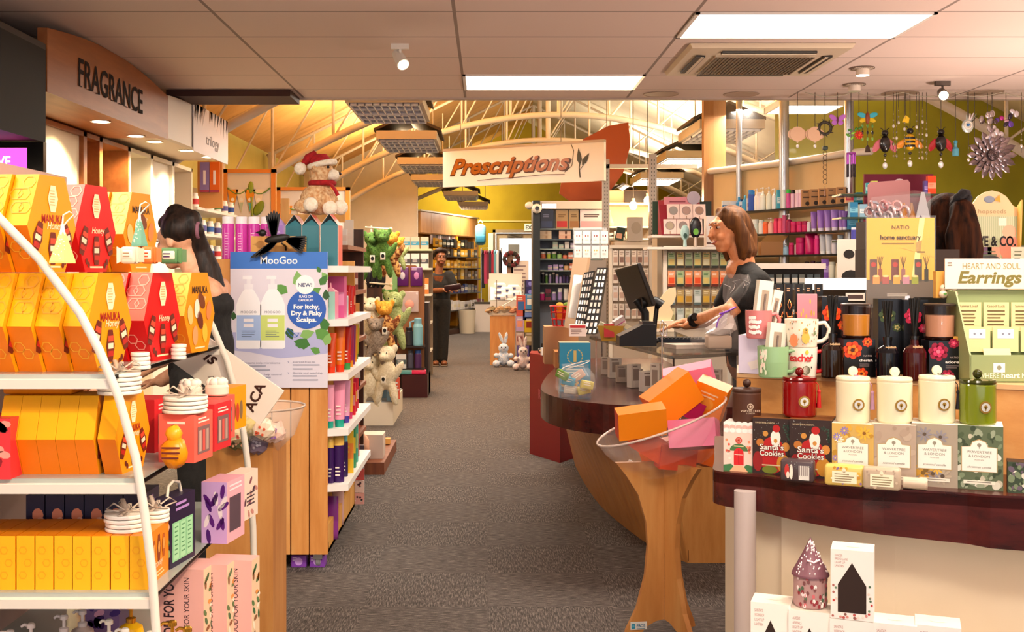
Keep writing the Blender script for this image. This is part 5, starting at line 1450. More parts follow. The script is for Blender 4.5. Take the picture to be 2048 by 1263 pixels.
natbox('black candle box lettered cherish with orange poppies under the amber candle',1719,2.98,62,76,'cherish',OR,ZR,False)
natbox('tall black diffuser box with pale blossom, between the two candles',1780,3.08,46,150,None,GNF,ZR,True)
natbox('tall black diffuser box with magenta roses beside the pink candle',1832,3.05,48,150,None,PP,ZR,True)
natbox('black candle box lettered adore with magenta roses under the pink candle',1891,2.92,64,78,'adore',PK,ZR,False)
natbox('tall black diffuser box behind the pink wax candle, partly hidden',1903,3.10,50,150,None,PK,ZR,True)
def diffuser(label,px,d,wpx,hpx,liquid):
 r,h=S(wpx,d)/2,S(hpx,d)
 t=thing('reed_diffuser',label,'reed diffuser',(X(px,d),d,ZR))
 b=MB();b.lathe([(r*.95,0),(r,.004),(r,h*.66),(r*.85,h*.76),(r*.36,h*.84),(r*.34,h)],liquid,seg=40,wob=.015);b.circ(0,h*.8,r*.5,-r*.85,m('c9a070',.3,.5),h*.02,8);b.text('NATIO',.006,0,h*.78,-r*.82,m('e0c090'),w=r*.9);b.build('bottle',t)
 b=MB();b.lathe([(r*.4,h*.97),(r*.4,h*1.05)],BLKG,seg=14);b.build('collar',t)
 b=MB()
 for a in range(5):b.tube([(0,0,h*.9),(.012*math.cos(a*1.3),.01*math.sin(a*1.3),h*1.95)],.0035,BLK,5)
 b.build('reeds',t)
diffuser('dark amber reed diffuser before the poppy box, beside the pink gift box',1665,2.98,44,84,m('1c0d06',.1))
diffuser('black reed diffuser with black reeds before the pale blossom box',1775,2.94,46,80,m('0c0b10',.1))
diffuser('dark red reed diffuser before the magenta roses box',1829,2.91,44,84,m('3a080a',.1))
def gcandle(label,px,d,wpx,hpx,z,wax):
 r,h=S(wpx,d)/2,S(hpx,d)
 t=thing('glass_candle',label,'candle',(X(px,d),d+.04,z))
 b=MB();b.lathe([(r*.86,.008),(r*.9,h*.72),(0,h*.72)],m(wax,.35),seg=32);b.build('wax',t)
 b=MB();b.lathe([(r*.92,0),(r,.006),(r*1.02,h)],m('2c1410',.06,alpha=.28,coat=.6),seg=56,wob=.015,cap=False);b.lathe([(r*.92,0),(r*.96,.008),(0,.008)],m('2a0c06',.2),seg=32);b.build('glass',t)
 b=MB();b.lathe([(r*1.02,h),(r*1.03,h+.004),(r*.9,h+.006)],m('2d211c',.35),seg=32);b.build('lid',t)
gcandle('amber wax candle in ribbed smoky glass on the cherish box',1722,2.98,58,66,ZR+S(77,2.98),'f09a30')
gcandle('pink wax candle in ribbed smoky glass on the adore box',1892,2.92,62,68,ZR+S(79,2.92),'f6b08a')
# acrylic sign holder with the home sanctuary poster
pd=3.16
sh=thing('acrylic_sign_holder','clear stand with yellow poster lettered home sanctuary above the fragrance boxes','sign holder',(X(1801,pd),pd,Z(612,pd)),-.06)
W,H=S(133,pd),S(177,pd)
b=MB();b.box((-W/2-.004,-.003,0),(W/2+.004,-.001,H+.006),m('ffffff',.03,alpha=.04));b.box((-W/2,-.001,-.004),(W/2,.09,0),ACRYL);b.build('acrylic_stand',sh)
b=MB();b.box((-W/2,0,.002),(W/2,.003,H),m('dba01e',.4));b.build('paper',sh)
b=MB();y=-.0006;hx=lambda f:W*(f-.5)
b.rect(-W/2,W/2,.002,H*.30,y,m('57432f',.4));b.dec([(hx(.66),H*.3),(hx(.78),H),(hx(.86),H),(hx(.74),H*.3)],y-.0001,m('f0cf80',.4));b.dec([(0,H*.66),(W*.5,H*.8),(W*.5,H*.55)],y-.0001,m('d39c26',.4))
b.text('NATIO',H*.045,0,H*.87,y-.0006,m('6a4c14'),w=W*.26,bold=.012);b.text('home sanctuary',H*.052,0,H*.755,y-.0006,m('3a2808'),w=W*.6,bold=.035);b.lines(-W*.28,W*.26,H*.715,1,.01,H*.012,y-.0006,m('8a6a28'))
b.lines(W*.24,W*.36,H*.62,1,.01,H*.016,y-.0006,m('6a5020'),ragged=False)
for f,c,hh in ((.1,'5a3a2c',.25),(.42,'6a3226',.25),(.76,'40382e',.25)):
 b.rect(hx(f-.055),hx(f+.055),H*.28,H*(.28+hh),y-.0004,m(c));b.circ(hx(f),H*.47,W*.04,y-.0006,m('a8352c'),n=9)
for f,c in ((.2,'8a4a30'),(.54,'8a5a52'),(.88,'2c2a24')):
 b.rect(hx(f-.03),hx(f+.03),H*.28,H*.42,y-.0005,m(c));b.rect(hx(f-.012),hx(f+.012),H*.42,H*.45,y-.0005,m(c))
 for a in (-.03,-.012,.01,.03):b.dec([(hx(f)-.0008,H*.44),(hx(f)+.0008,H*.44),(hx(f+a*1.4)+.0008,H*.56),(hx(f+a*1.4)-.0008,H*.56)],y-.0006,m('5a4420'))
for f,c in ((.14,'f08a4a'),(.28,'a05048'),(.44,'f0903a'),(.58,'b07a88'),(.71,'8a9030')):b.rect(hx(f-.05),hx(f+.05),H*.25,H*.34,y-.0007,m(c));b.circ(hx(f),H*.34,W*.05,y-.0008,m('f0c080'),H*.012,9)
b.dec([(hx(.55),.004),(hx(.67),.004),(hx(.63),H*.12),(hx(.57),H*.12)],y-.0005,m('d9d3e0'));b.lines(hx(.3),hx(.65),H*.14,2,H*.02,H*.006,y-.0006,m('c9b8a8'))
b.build('print',sh)
# wooden figure card
cf=thing('wood_block_card','small wooden box card with two painted gnome beads beside the poster','ornament',(X(1898,3.0),3.02,ZR+S(157,3.0)))
b=MB();b.box((-S(20,3),0,0),(S(20,3),.02,S(54,3)),wood('oak_card','e0a040','e8ae50','f0bc60','x',.5));b.build('wooden_board',cf)
for k,(x,c)in enumerate(((-.012,'f0d8b8'),(.016,'efe0c0'))):
 b=MB();b.ell((x,-.012,.011),.0115,m(c,.4));b.ell((x,-.012,.028),.009,m(c,.4));b.circ(x,.012,.005,-.0245,m('5a8a40' if k==0 else 'c96a4a'),.003);b.circ(x,.029,.002,-.0222,m('4a3020'));b.build('bead_figure',cf)
pr=MB();pr.box((-.075,0,0),(.055,.03,S(157,3.0)),BLK);solo(pr,'black_prop_box','plain black box holding up the wooden bead card','box',(X(1903,3.05),3.02+.07,ZR))
# earring display carton
ed=thing('earring_display','sage green cardboard display headed Heart and Soul Earrings','display stand',(X(2006,2.86),2.84,ZR),-.05)
sg_=m('94a06c',.55);sgd=m('7f8b58',.55)
w,h=S(165,2.84),S(184,2.84)
b=MB();b.box((-w*.43,0,0),(w*.6,.005,S(55,2.84)),sg_);b.box((-w*.43,.16,0),(w*.6,.165,h),sg_);b.box((-w*.43,0,0),(w*.6,.16,.004),sgd)
for x in (-w*.43,w*.6):b.prism([(0,0),(.165,0),(.165,h),(.10,h*.98),(0,S(55,2.84))],'x',x-.002,x+.002,sg_)
b.box((-w*.43,.08,0),(w*.6,.084,S(100,2.84)),sgd)
b.text('WHERE',.013,-w*.33,.012,-.0006,m('f4ecd4'),'L',w=.05);b.text('heart',.015,-w*.33+.056,.012,-.0006,m('f8f2dc'),'L',w=.046,bold=.02);b.text('MEETS',.013,-w*.33+.107,.012,-.0006,m('f4ecd4'),'L',w=.045);b.text('soul',.015,-w*.33+.157,.012,-.0006,m('f8f2dc'),'L',w=.04,bold=.02)
b.rect(-w*.16,-w*.02,.026,.05,-.0008,m('f3ece4'));b.circ(-w*.09,.038,.006,-.001,m('8a8a70'));b.build('carton',ed)
b=MB();b.box((-w*.48,.15,h+.002),(w*.62,.156,h+S(64,2.9)),m('f0dcc8',.5));y=.1494
b.text('HEART AND SOUL',.017,w*.1,h+.055,y,m('a08a58'),w=w*.72);b.text('Earrings',.032,w*.08,h+.018,y,m('7a6f34'),w=w*.8,shear=.2,bold=.03);b.lines(-w*.45,-w*.38,h+.073,2,.006,.003,y,m('7a5a50'));b.build('header_card',ed)
random.seed(3)
for i in range(4):
 for j in range(2):
  b=MB();x=-w*.38+i*.072;z=.108 if j==0 else .155
  b.box((x,.07+j*.06,z-.035),(x+.066,.072+j*.06,z+(.03 if j==0 else .045)),m('ecd49a',.5));y=.0694+j*.06
  if j:b.text(('Summer Loved','Good Luck','Summer Loved','Inner Joy')[i],.007,x+.033,z+.032,y,m('4a3a20'),w=.046);b.lines(x+.01,x+.056,z+.024,5,.009,.0035,y,m('6a5630'))
  else:b.rect(x+.012,x+.054,z,z+.024,y,m('fbf6ea'));b.circ(x+.026,z+.012,.003,y-.0003,m('8a8a9a'));b.circ(x+.042,z+.012,.003,y-.0003,m('8a8a9a'))
  b.build('earring_card',ed)
b=MB();b.box((-.035,0,0),(.035,.002,.075),m('efdca0',.5));b.text('Inner Strength',.008,0,.05,-.0006,m('4a3a20'),w=.052);b.lines(-.024,.024,.042,3,.008,.003,-.0006,m('6a5630'));b.build('loose_card',ed,(.0,.035,.012),rot=(-.35,0,.05))
b=MB();b.box((-.045,-.02,0),(.03,.01,.012),m('d99a3c',.5));b.build('card_stack',ed,(-w*.28,.1,.1))
# ---- lantern boxes on the low ledge
def lanternbox(label,px,d,wpx,hpx,z,l1,deco=True,dark=True):
 w,h=S(wpx,d),S(hpx,d)
 b=MB();wb=m('f1e9e2',.45);b.box((-w/2,0,0),(w/2,w*.85,h),[wb,m('e6dccf',.45),wb,wb,wb,wb]);y=-.0006
 b.dec([(-w*.33,h*.1),(w*.33,h*.1),(w*.33,h*.5),(0,h*.82),(-w*.33,h*.5)],y,m('2a160d',.6))
 for k,t_ in enumerate(l1):b.text(t_,h*.033,-w*.4,h*(.9-.05*k),y,m('b58a84'),'L',w=w*.3*min(1,len(t_)/10))
 for k in range(14):b.circ(random.choice((-1,1))*w*random.uniform(.36,.46),h*random.uniform(.02,.5),w*.03,y-.0003,m(random.choice(('c0403a','4a6a50','e8d0c0','6a8a6a','b06a60'))),n=7)
 for k in range(10):b.circ(w*random.uniform(-.42,.42),h*random.uniform(.02,.08),w*.035,y-.0004,m(random.choice(('b8504a','f0ded0','8a5a50','d08a80'))),n=7)
 b.circ(0,0,w*.16,0,m('f3dccf'),w*.08,T=Matrix.Translation((0,w*.4,h+.0006))@Matrix.Rotation(-PI/2,4,'X'))
 return solo(b,'lantern_box',label,'lantern box',(X(px,d),d,z),RY*.9,'white lantern boxes')
SW3=("SANTA'S",'WORKSHOP','LIGHT UP','LANTERN');RA=('AUSSIE','ANIMALS','LIGHT UP','LANTERN');GB_=('GINGER','BREAD LANE','LIGHT UP','LANTERN')
zl=.40
for px,d,wpx,py,l,lab in ((1541,2.50,78,1206,SW3,'white lantern box in the bottom row, first from the corner column'),(1619,2.46,82,1222,RA,'white lantern box in the bottom row, second from the corner column'),(1703,2.42,84,1240,SW3,'white lantern box in the bottom row, under the tall gingerbread lane box'),(1789,2.40,84,1248,SW3,'white lantern box in the bottom row, fourth from the corner column'),(1876,2.38,86,1252,RA,'white lantern box in the bottom row, fifth from the corner column')):
 d_=d;lanternbox(lab,px,d_,wpx,(Z(py,d_)-zl)*F/d_,zl,l)
ztop=Z(1240,2.42)
lanternbox('tall white lantern box lettered Ginger Bread Lane with dark gable window',1704,2.42,82,1234-1095,ztop+.001,GB_)
ln=thing('gingerbread_lantern','mauve gingerbread house lantern with snow-dotted conical roof on a white box','lantern',(X(1622,2.50),2.505,Z(1222,2.46)+.001))
r=S(33,2.5);h=S(68,2.5)
b=MB();b.lathe([(r*.94,0),(r,.004),(r*.98,h*.95)],m('b08a88',.5),seg=28)
for k in range(46):
 a=random.uniform(-2.7,-.4);f=random.uniform(.08,.9);x,y=r*1.004*math.cos(a),r*1.004*math.sin(a)
 b.circ(0,0,.0035,-.0005,m(random.choice(('8f2f38','f0d8d8','4f6a50','d06a70','f6e8e4','7a4a4a'))),.005,7,T=Matrix.Translation((x,y,f*h))@Matrix.Rotation(a+PI/2,4,'Z'))
b.build('house_wall',ln)
b=MB();rh=S(72,2.5);b.lathe([(r*1.12,h*.9),(r*1.1,h*.95),(r*.5,h*.95+rh*.52),(0,h*.95+rh)],m('6f4450',.5),seg=28)
for k in range(70):
 a=random.uniform(-2.8,-.3);f=random.uniform(.02,.9);rr_=r*1.1*(1-f)*1.02;x,y=rr_*math.cos(a),rr_*math.sin(a)
 b.ell((x,y,h*.95+rh*f),(.0016,.0012,.0026),m('f3e6e6',.5),6,4)
b.tube([(-.014,-r*.62,h+rh*.36),(-.004,-r*.66,h+rh*.33),(.0,-r*.68,h+rh*.3),(.014,-r*.62,h+rh*.38)],.0025,m('f0d0d4'),5);b.build('roof',ln)
# ------------------------------------------------------------------ service counter
ct=thing('service_counter','low curved service counter with beech front and overhanging mahogany top','counter',(.9,5.8,0))
def rl(p):return (p[0]-.9,p[1]-5.8)
bot=[(1.8,5.17)]+curve([(.925,5.17),(.86,5.3),(.798,5.5),(.72,5.9),(.647,6.44),(.615,7.1),(.606,7.76)],4)
tpc=[(1.8,5.12)]+curve([(.84,5.12),(.68,5.25),(.57,5.45),(.46,5.9),(.42,6.5),(.42,7.1),(.46,7.76)],4)
b=MB();n=len(bot);vs=[(*rl(p),0)for p in bot]+[(*rl(p),.6)for p in tpc]+[(1.1-.9,1.96,0),(1.1-.9,1.96,.6)]
b.add(vs,[(i,i+1,n+i+1,n+i)for i in range(n-1)],BEECH,False);b.add(vs,[(n-1,2*n,2*n+1,2*n-1)],BEECH)
b.rect(.024,.028,.01,.59,5.165-5.8,m('7a4a22'));b.build('curved_front',ct)
wt=[(1.8,4.95)]+curve([(1.2,4.97),(.66,5.06),(.5,5.14),(.38,5.28),(.30,5.5),(.275,5.75),(.30,6.1),(.36,6.6),(.45,7.2),(.5,7.76)],4)+[(1.2,7.76),(1.2,6.5),(1.16,5.58),(1.8,5.56)]
b=MB();b.prism([rl(p)for p in wt],'z',.60,.74,MAHOG,smooth=False);b.build('worktop',ct)
# glass display case on the counter
CT=.96
cs=thing('glass_display_case','glass counter display case with dark glass top and boxes inside','display case',(.9,5.8,.74))
tp=[(.84,5.08),(1.21,5.34),(1.75,5.5),(1.75,5.56),(1.16,5.58),(1.18,6.5),(1.2,7.3),(.72,7.3),(.60,6.6)]
b=MB();b.prism([rl(p)for p in tp],'z',.205,.22,m('17120f',.06,alpha=.62));b.build('top_panel',cs)
b=MB();fr=[(1.75,5.54),(1.21,5.42),(.86,5.18),(.64,6.6),(.74,7.25)]
for p,q in zip(fr,fr[1:]):
 p,q=rl(p),rl(q);b.face([(p[0],p[1],.001),(q[0],q[1],.001),(q[0],q[1],.204),(p[0],p[1],.204)],m('ffffff',.02,alpha=.06))
b.build('glass_front',cs)
b=MB()
for p in fr:q=rl(p);b.box((q[0]-.004,q[1]-.004,0),(q[0]+.004,q[1]+.004,.205),CHROME)
b.build('corner_post',cs)
random.seed(21)
for i,(x,y,w,h,c,a)in enumerate(((.88,5.34,.05,.12,'e9dccb',.5),(.98,5.45,.045,.15,'e3d4c2',-.5),(1.06,5.55,.06,.08,'efe4d6',.2),(1.13,5.5,.04,.12,'d9c6b4',-.4),(.80,5.62,.07,.1,'f0e6da',.3),(.83,5.5,.05,.15,'e8dccc',-.6),(.76,5.82,.06,.12,'e6d8c8',.5),(.73,6.1,.06,.09,'cdb8a2',0),(.72,6.35,.07,.11,'e3d6c8',.2),(.69,6.55,.05,.1,'d8c8b8',-.2),(.80,6.0,.05,.08,'dcc9b6',.4),(1.0,5.85,.09,.05,'e9e0d6',-.2),(1.3,5.52,.06,.09,'b79e88',.1))):
 b=MB();b.box((-w/2,-.02,0),(w/2,.02,h),m(c,.4));b.rect(-w*.3,w*.3,h*.3,h*.8,-.0206,m('a08a7c',.2));b.lines(-w*.35,w*.3,h*.94,1,.01,.006,-.0206,m('8a7668'))
 solo(b,'jewellery_box',f'pale jewellery box inside the glass display case, {nth(i)} from the front corner','box',(x,y,.743),a,'pale boxes in the display case')
# award box and sweets jar on the worktop
d=5.62
b=MB();w,h=S(62,d),S(98,d);bl=m('2590b8',.4);lt=m('6a6a58',.4)
b.box((-w/2,0,0),(w/2,w*.7,h),[bl,m('c9a878',.4),bl,bl,bl,lt]);y=-.0006
b.text('1',h*.22,0,h*.62,y,m('d8c070'),bold=.05)
for s_ in (-1,1):
 for k in range(6):a=-1.1+k*.42;b.circ(s_*w*.24*math.cos(a),h*.72+h*.15*math.sin(a),w*.022,y,m('cbbf7a'),w*.045,7,a=s_*a)
b.lines(-w*.3,w*.3,h*.53,3,h*.06,h*.03,y,m('d8e6e0'))
for k in range(26):b.circ(w*random.uniform(-.46,.46),h*random.uniform(.03,.2),w*random.uniform(.03,.06),y,m(random.choice(('d8a030','e8c060','1a6a90'))),n=9)
for k in range(22):b.circ(w*random.uniform(-.32,.3),h*random.uniform(.05,.92),w*.07,-w/2-.0008,m(random.choice(('d8a030','3a5a8a','c98a2a','8a6a7a'))),n=9,T=SIDE_L@Matrix.Translation((-w*.35,0,0)))
solo(b,'award_box','blue product box with gold number one emblem on the service counter','box',(X(1150,d),d,.741),-.0)
jr=thing('sweets_jar','clear plastic fishbowl jar of wrapped sachets on the counter edge','jar',(X(1152,5.33),5.36,.741))
b=MB();r=S(41,5.33);b.lathe([(r*.7,0),(r,r*.5),(r*.95,r*1.1),(r*.62,r*1.5),(r*.7,r*1.62)],ACRYL,seg=24,cap=False);b.build('jar_body',jr)
b=MB();b.tube([(r*.68*math.cos(t),r*.68*math.sin(t),r*1.6+.02*math.cos(t))for t in [k*PI/10 for k in range(20)]],.0025,m('f4efe8',.1),5,closed=True);b.build('rim',jr)
for i,(px,py,c,a,q)in enumerate(((1117,748,'6f9a3a',.4,-.55),(1134,762,'2a9ac0',.2,-.2),(1160,752,'d8b0a0',-.6,.1),(1178,768,'d8c85a',.2,.3),(1172,780,'e0d070',-.2,.25),(1140,782,'e6d8c6',.1,-.1))):
 b=MB();b.rbox((-.032,-.012,-.02),(.032,.012,.02),.006,m(c,.35));b.lines(-.022,.022,.012,2,.01,.004,-.0126,m('fff3dc'))
 p=P(px,py,5.35);solo(b,'wrapped_sachet',f'foil wrapped sachet in the fishbowl jar, {nth(i)} from the award box side','sachet',(X(1152,5.33)+(p.x-X(1152,5.33))*.8,5.36+(i%3-1)*.035,max(p.z,.775)),0,None,(0,a,q))
# red promotional bin behind the counter
rb=thing('red_display_bin','tall crimson display bin with white lettering beside the counter','display bin',(X(1100,8.1),8.0,0))
b=MB();rd=m('8f1019',.35);x0,x1=X(1060,8.2)-X(1100,8.1),X(1142,8.0)-X(1100,8.1)
b.prism([(x0,.25),(X(1120,7.85)-X(1100,8.1),-.15),(x1+.05,.1),(x1,.45),(x0+.02,.5)],'z',0,.74,rd)
b.text('REVLON',.075,0,.42,0,m('d9717a'),w=.2,T=Matrix.Translation((-.035,.035,0))@Matrix.Rotation(-1.08,4,'Z'));b.build('bin_body',rb)
b=MB();b.box((-.06,-.02,.735),(.16,.35,.742),BLK);b.build('tray',rb)
random.seed(4)
for i in range(7):
 b=MB();b.lathe([(.014,0),(.014,.05),(.01,.055)],m(random.choice(('f0e6dc','e8d8cc','f4efe6')),.3),seg=10);b.lathe([(.01,.05),(.008,.085)],m('c83a3a' if i%2 else '1a1614',.3),seg=8)
 solo(b,'nail_polish',f'nail polish bottle on the crimson bin, {nth(i)} from the aisle','bottle',(X(1085,8.0)+i*.024,8.02+.05*(i%2),.743),0,'nail polish bottles on the crimson bin')
for i in range(4):
 b=MB();b.rbox((-.03,-.02,0),(.03,.02,.03),.006,m(('2a1a16','d8c8a8','1a1616','d08a5a')[i],.3));b.tube([(-.02,-.021,.015),(.02,-.021,.018)],.005,m('d8b060'),5)
 solo(b,'make_up_compact',f'make-up compact on the crimson bin behind the nail polish, {nth(i)} from the aisle','compact',(X(1085,8.2)+i*.055,8.25,.743),.3*i)
# make-up testers on the case
def tester(label,pts,d,col,cells,depth=.10,lit='d8cfc6'):
 """leaning stand: pts = four pixel corners (top-left, top-right, bottom-right, bottom-left)"""
 q=[P(px,py,d)for px,py in pts];o=q[3].copy();q=[v-o for v in q]
 t=thing('tester_stand',label,'tester stand',o)
 b=MB();f=[(v.x,v.y+(.06 if i<2 else 0),v.z)for i,v in enumerate(q)];k=[(v[0]+.02,v[1]+depth,v[2])for v in f]
 b.add(f+k,[(3,2,1,0),(4,5,6,7),(0,1,5,4),(1,2,6,5),(2,3,7,6),(3,0,4,7)],m(col,.4));b.build('stand',t)
 b=MB();rows,cols=cells
 for r_ in range(rows):
  for c_ in range(cols):
   u0,u1=(c_+.2)/cols,(c_+.8)/cols;v0,v1=(r_+.25)/rows,(r_+.85)/rows
   def bl(u,v):a=Vector(f[0]).lerp(Vector(f[1]),u);c=Vector(f[3]).lerp(Vector(f[2]),u);return a.lerp(c,v)+Vector((0,-.003,0))
   b.add([bl(u0,v1),bl(u1,v1),bl(u1,v0),bl(u0,v0)],[(0,1,2,3)],m(random.choice((lit,'b8aca0','efe6dc')),.2,.5))
 b.build('tester_row',t)
tester('black leaning tester stand with silver tubes, nearer the aisle',((1170,545),(1190,541),(1166,667),(1147,662)),6.72,'14100f',(9,4))
tester('black leaning tester stand with silver tubes, beside the till',((1196,535),(1216,535),(1192,668),(1166,668)),6.66,'120e0e',(10,3))
q=tester('pale leaning leaflet board behind the black tester stands',((1148,514),(1178,514),(1152,660),(1128,654)),7.1,'e4bf98',(1,1),.03,'c96a5a')
b=MB();b.box((-.1,0,0),(.1,.22,.10),m('b8793f',.4));solo(b,'wooden_plinth','beech plinth under the tester stands at the counter end','plinth',(X(1142,7.0),6.98,.741+.0))
b=MB();b.box((-.05,-.02,0),(.05,.02,.07),m('f0d9d0'));b.rect(-.045,.045,.05,.065,-.021,m('c8262c'));b.lines(-.04,.03,.04,3,.01,.004,-.021,m('9a7a74'))
solo(b,'price_box','small white and red price carton before the beech plinth','carton',(X(1155,6.62),6.62,.9605))
# red basket with toys
bk_=thing('red_basket','small red wire basket of plush parrots behind the tester stands','basket',(X(1122,7.3),7.34,.985))
b=MB();rr_=m('c4161c',.35)
for k in range(9):
 a=k*2*PI/9;b.tube([(.05*math.cos(a),.05*math.sin(a),0),(.07*math.cos(a),.07*math.sin(a),.13)],.004,rr_,5)
for z,r in ((0,.05),(.045,.057),(.09,.064),(.13,.07)):b.tube([(r*math.cos(t),r*math.sin(t),z)for t in [k*PI/10 for k in range(20)]],.004,rr_,5,closed=True)
b.lathe([(0,0),(.05,0)],rr_,seg=14);b.build('wire_body',bk_)
b=MB();b.box((-.11,-.1,0),(.11,.1,.243),m('b98a60',.4));solo(b,'basket_stand','tan box under the red wire basket','box',(X(1122,7.3),7.36,.7415))
for i,(px,py,c1,c2)in enumerate(((1120,603,'e8902a','c8301c'),(1134,605,'d8401c','6a8a2a'))):
 t=thing('plush_parrot',('orange plush parrot in the red wire basket','red and green plush parrot in the red wire basket')[i],'plush toy',(X(px,7.3),7.33,1.03))
 b=MB();b.ell((0,0,.03),(.03,.025,.04),m(c1,.9),lump=.04);b.build('body',t);b=MB();b.ell((0,0,.085),(.026,.024,.026),m(c2 if i else 'f0a83a',.9));b.ell((-.0,-.025,.08),(.008,.01,.008),m('f6d040'));b.build('head',t)
 b=MB();b.ell((.03,-.01,.035),(.012,.02,.03),m(c2,.9));b.build('wing',t)
# till area
tl=thing('raffle_bowl','yellow and red slanted bowl of folded papers by the till','bowl',(X(1224,6.2),6.2,.961))
b=MB();r=S(37,6.2);b.lathe([(r*.68,0),(r*.7,.003),(r,.085),(r*.95,.085),(r*.62,.008)],m('d6a23c',.35),seg=4,T=RT(.55),smooth=False);b.build('bowl_body',tl)
b=MB();b.rect(-r*.5,r*.05,.004,.078,-r*.62,m('d0141c'),Matrix.Rotation(-.24,4,'X')@Matrix.Translation((0,-.012,0)));b.build('red_label',tl)
random.seed(8)
for i,(px,py,c,a)in enumerate(((1208,648,'cdd8c0',.5),(1228,644,'d8c8c8',-.6),(1238,636,'e0d0d4',-.5),(1254,650,'e8d8b4',.4),(1222,654,'a8c0d0',.2))):
 b=MB();b.box((-.035,-.012,-.02),(.035,.012,.025),m(c,.5));b.rect(-.03,.03,-.008,-.002,-.013,m('c85a9a' if i==2 else '8ab0b8'))
 solo(b,'folded_paper',f'folded pale packet in the yellow bowl, {nth(i)} from the tester stands','packet',P(px,py+8,6.2),0,None,(.2,a,.2*i))
ps=thing('till_monitor','black tilted till monitor seen from behind on the counter','monitor',(X(1272,6.05),6.05,.961))
b=MB();Tm=Matrix.Translation((-.005,0,.30))@Euler((0,-.36,0)).to_matrix().to_4x4()@Matrix.Rotation(.26,4,'Z')
b.rbox((-.013,-.17,-.12),(.013,.17,.12),.008,m('1b1612',.4),Tm,False);b.circ(0,0,.012,-.0135,m('3a3430'),n=10,T=Tm@SIDE_L);b.build('screen',ps)
b=MB();b.tube([(.0,0,.23),(.05,0,.16),(.05,0,.02)],.022,BLK,8);b.build('arm',ps)
b=MB();b.rbox((-.06,-.1,0),(.11,.1,.025),.01,BLK,None,False);b.build('base',ps)
pp=thing('receipt_printer','black receipt printer beside the yellow bowl','printer',(X(1280,5.85),5.82,.961))
b=MB();b.prism([(-.12,0),(.07,0),(.07,.11),(.0,.11),(-.12,.05)],'y',-.08,.08,m('0f0d0c',.35));b.build('printer_body',pp);b=MB();b.box((-.0,-.06,.11),(.06,.06,.125),m('2a2624',.3));b.build('paper_cover',pp)
sn=thing('barcode_scanner','black barcode scanner on a stand beside the till monitor','scanner',(X(1312,5.95),5.98,.961))
b=MB();b.tube([(-.01,0,0),(0,0,.12),(.01,0,.2)],.012,BLK,8);b.build('stand',sn);b=MB();b.tube([(-.07,.0,.215),(.0,0,.225),(.03,0,.2)],[.03,.026,.034],BLK,10);b.build('scanner_head',sn)
kb=thing('keyboard','dark blue keyboard under the hands of the smiling shop assistant','keyboard',(X(1362,6.1),6.12,.961),-.2)
b=MB();b.box((-.13,-.09,0),(.13,.09,.018),m('1a2030',.4));b.build('keyboard_base',kb)
b=MB()
for i in range(12):
 for j in range(4):b.box((-.12+i*.02,-.075+j*.035,.018),(-.104+i*.02,-.05+j*.035,.024),m('0c0e16',.5))
b.build('keys',kb)
bf=thing('butterfly_cutout','cream butterfly-shaped cutout standing behind the till','ornament',(X(1316,7.1),7.12,.961))
b=MB()
for s_ in (-1,1):
 pts=[(0,.24),(.03,.29),(.075,.335),(.115,.34),(.12,.29),(.1,.24),(.08,.22),(.1,.18),(.085,.13),(.03,.11),(0,.13)]
 pts=[(s_*p[0],p[1]-.06)for p in pts]
 b.prism(pts if s_>0 else pts[::-1],'y',0,.008,m('ecd2a6',.5))
b.build('wings',bf);b=MB();b.box((-.1,-.03,0),(.1,.05,.07),m('efdcc0',.5));b.rect(-.06,.05,.02,.05,-.031,m('b08a50'));b.build('base_box',bf)
b=MB();b.box((-.1,-.07,0),(.12,.07,.02),m('d8c8b8'));solo(b,'paper_tray','sheaf of white papers lying on the glass case top','papers',(X(1370,5.7),5.62,.961),.3)
# cellophane gift bundle
gb=thing('cellophane_gift','cellophane wrapped gift bundle tied with purple ribbon on the glass case','gift bundle',(X(1462,5.35),5.5,.961),0)
cel=m('f3ece8',.05,alpha=.09,coat=1)
def crumple(b,rings,mat,seg=14,am=.16):
 vs=[]
 for c,rx,ry,z in rings:
  for i in range(seg):
   t=2*PI*i/seg;k=1+random.uniform(-am,am);vs.append((c+rx*k*math.cos(t),ry*k*math.sin(t),z+random.uniform(-.006,.006)))
 b.add(vs,[(j*seg+i,j*seg+(i+1)%seg,(j+1)*seg+(i+1)%seg,(j+1)*seg+i)for j in range(len(rings)-1)for i in range(seg)],mat,False)
random.seed(9)
b=MB();crumple(b,[(-.03,.10,.07,0),(-.04,.115,.08,.05),(-.02,.09,.07,.12),(.01,.05,.045,.17),(.03,.02,.02,.20),(.045,.05,.04,.26),(.06,.065,.05,.34),(.055,.06,.045,.37)],cel)
for k in range(11):  # thin white tubes stand for sparkling highlights along the creases
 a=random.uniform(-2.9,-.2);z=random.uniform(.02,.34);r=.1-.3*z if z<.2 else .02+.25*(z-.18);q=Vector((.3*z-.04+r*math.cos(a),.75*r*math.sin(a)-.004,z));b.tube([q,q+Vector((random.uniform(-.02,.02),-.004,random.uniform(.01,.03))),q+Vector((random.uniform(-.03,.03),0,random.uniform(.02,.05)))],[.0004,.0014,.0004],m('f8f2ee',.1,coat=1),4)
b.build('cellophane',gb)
b=MB();b.tube([(-.03,-.03,.175),(.0,-.04,.185),(.03,-.03,.20),(.05,0,.205)],.012,m('8a4ac8',.3),6,flat=.4);b.tube([(.0,-.035,.19),(-.04,-.05,.15),(-.05,-.05,.11)],.007,m('9a5ad4',.3),5,flat=.4);b.build('ribbon',gb)
b=MB();b.rbox((-.09,-.04,.005),(.03,.04,.07),.01,m('cdb49c',.5));b.build('contents',gb)
